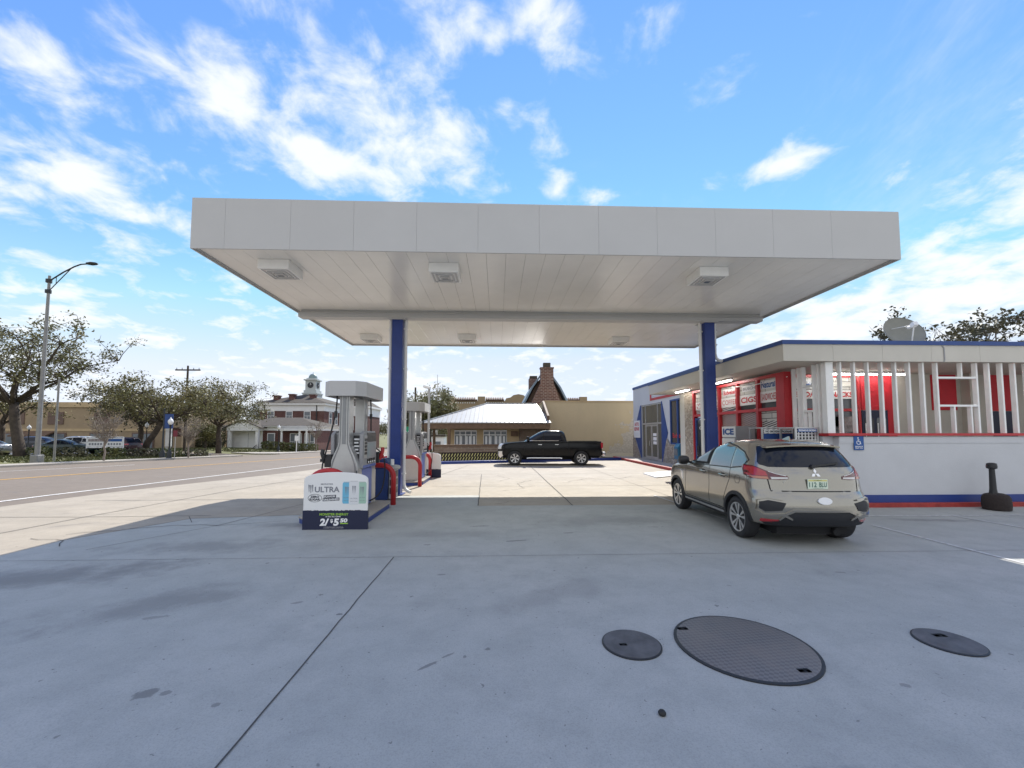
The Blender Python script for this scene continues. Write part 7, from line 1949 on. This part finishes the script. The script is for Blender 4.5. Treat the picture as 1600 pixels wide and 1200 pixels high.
# banner frame on the verge
x, y, z = gb(-37.4, 40.4)
t = thing('banner_stand', 'white tube frame holding two printed banners on the verge', 'banner', (x, y, z))
b = MB(); zt = z + 1.75
for k in (0, 1.75, 3.4): b.cyl((x + k - 1.7, y, z - .1), (x + k - 1.7, y, zt), .04, .04, 8)
b.cyl((x - 1.7, y, zt), (x + 1.7, y, zt), .04, .04, 8); b.cyl((x - 1.7, y, zt - 1.0), (x + 1.7, y, zt - 1.0), .04, .04, 8); b.build('frame', 'sign_white', t, smooth=True)
for x0, x1, mm in ((x - 1.62, x - .02, 'sign_white'), (x + .12, x + 1.65, 'ink_blue')):
    q = MB().box(x0, x1, y - .015, y, zt - .92, zt - .08).build('banner_sheet', 'sign_white', t); q['label'] = 'mostly white banner' if mm == 'sign_white' else 'banner with dark blue strip'
    s2 = MB(); s2.box(x0 + .08, x1 - .08, y - .02, y - .016, zt - .42, zt - .16); s2.build('print_strip', 'poster_mix' if mm == 'sign_white' else mm, q)
    s3 = MB()
    for k in range(5): s3.box(x0 + .15 + k * .26, x0 + .32 + k * .26, y - .02, y - .016, zt - .76, zt - .56)
    s3.build('print_marks', 'ink_grey', q, fix=False)
# dark post with blue street banner, stop sign like panel, white panel sign
x, y, z = gb(-30.85, 38.9)
t = thing('banner_post', 'dark post carrying a blue street banner beside the globe lamp', 'banner', (x, y, z))
MB().lathe([(.24, 0), (.2, .5), (.08, .8), (.06, 4.6), (.0001, 4.65)], (x, y, z), 10).build('post', 'dark_metal', t, smooth=True)
MB().box(x + .08, x + .85, y - .02, y, z + 2.75, z + 4.1).build('banner', 'blue_trim', t)
x, y, z = gb(-28.3, 37.0); t = thing('small_sign', 'small red plate on thin post at the kerb beside the globe lamp', 'sign', (x, y, z)); MB().cyl((x, y, z), (x, y, z + 2.55), .03, .03, 6).build('post', 'galv', t); MB().box(x - .17, x + .17, y - .04, y - .02, z + 2.0, z + 2.55).build('plate', 'sign_maroon', t)
x, y, z = gb(-40.2, 51.5); t = thing('pylon_sign', 'white slab sign standing on the grass between oak and lamp', 'sign', (x, y, z)); MB().box(x - .32, x + .32, y - .12, y + .12, z + .5, z + 2.9).build('panel', 'sign_white', t, bevel=.02)
for k in (-.2, .2): MB().box(x + k - .07, x + k + .07, y - .1, y + .1, z - .2, z + .6).build('leg', 'galv', t)
x, y, z = gb(-28.4, 59.0); t = thing('parking_notice', 'white post notice on the pavement in front of the hedge', 'sign', (x, y, z)); MB().cyl((x, y, z), (x, y, z + 2.4), .06, .06, 8).build('post', 'slat_white', t); MB().box(x - .25, x + .25, y - .08, y - .06, z + 1.7, z + 2.4).build('plate', 'sign_white', t)
x, y, z = gb(-42.6, 55.2); t = thing('map_board', 'dark red board on black post near the portico bush', 'sign', (x, y, z)); MB().cyl((x, y, z), (x, y, z + 2.6), .05, .05, 8).build('post', 'dark_metal', t); MB().box(x - .1, x + 1.1, y - .05, y, z + 1.7, z + 2.9).build('board', 'brick_red', t)
x, y, z = gb(-13.2, 70.0); t = thing('signal_mast', 'dark street mast with short arm far down the street', 'traffic mast', (x, y, z)); MB().tube([(x, y, z), (x, y, z + 5.6)], .10, 8, .08).build('mast', 'dark_metal', t); MB().bar((x, y, z + 5.3), (x + 2.6, y, z + 5.5), .08, .08).build('arm', 'dark_metal', t); MB().box(x + 2.3, x + 2.6, y - .15, y + .15, z + 4.6, z + 5.4).build('signal_head', 'black_plastic', t)
x, y, z = gb(-12.9, 88.0); tag(MB().tube([(x, y, z), (x, y, z + 16)], .12, 6, .05).build('radio_mast', 'galv', loc=(x, y, z)), 'thin grey mast on the skyline between pump and blue column', 'mast')
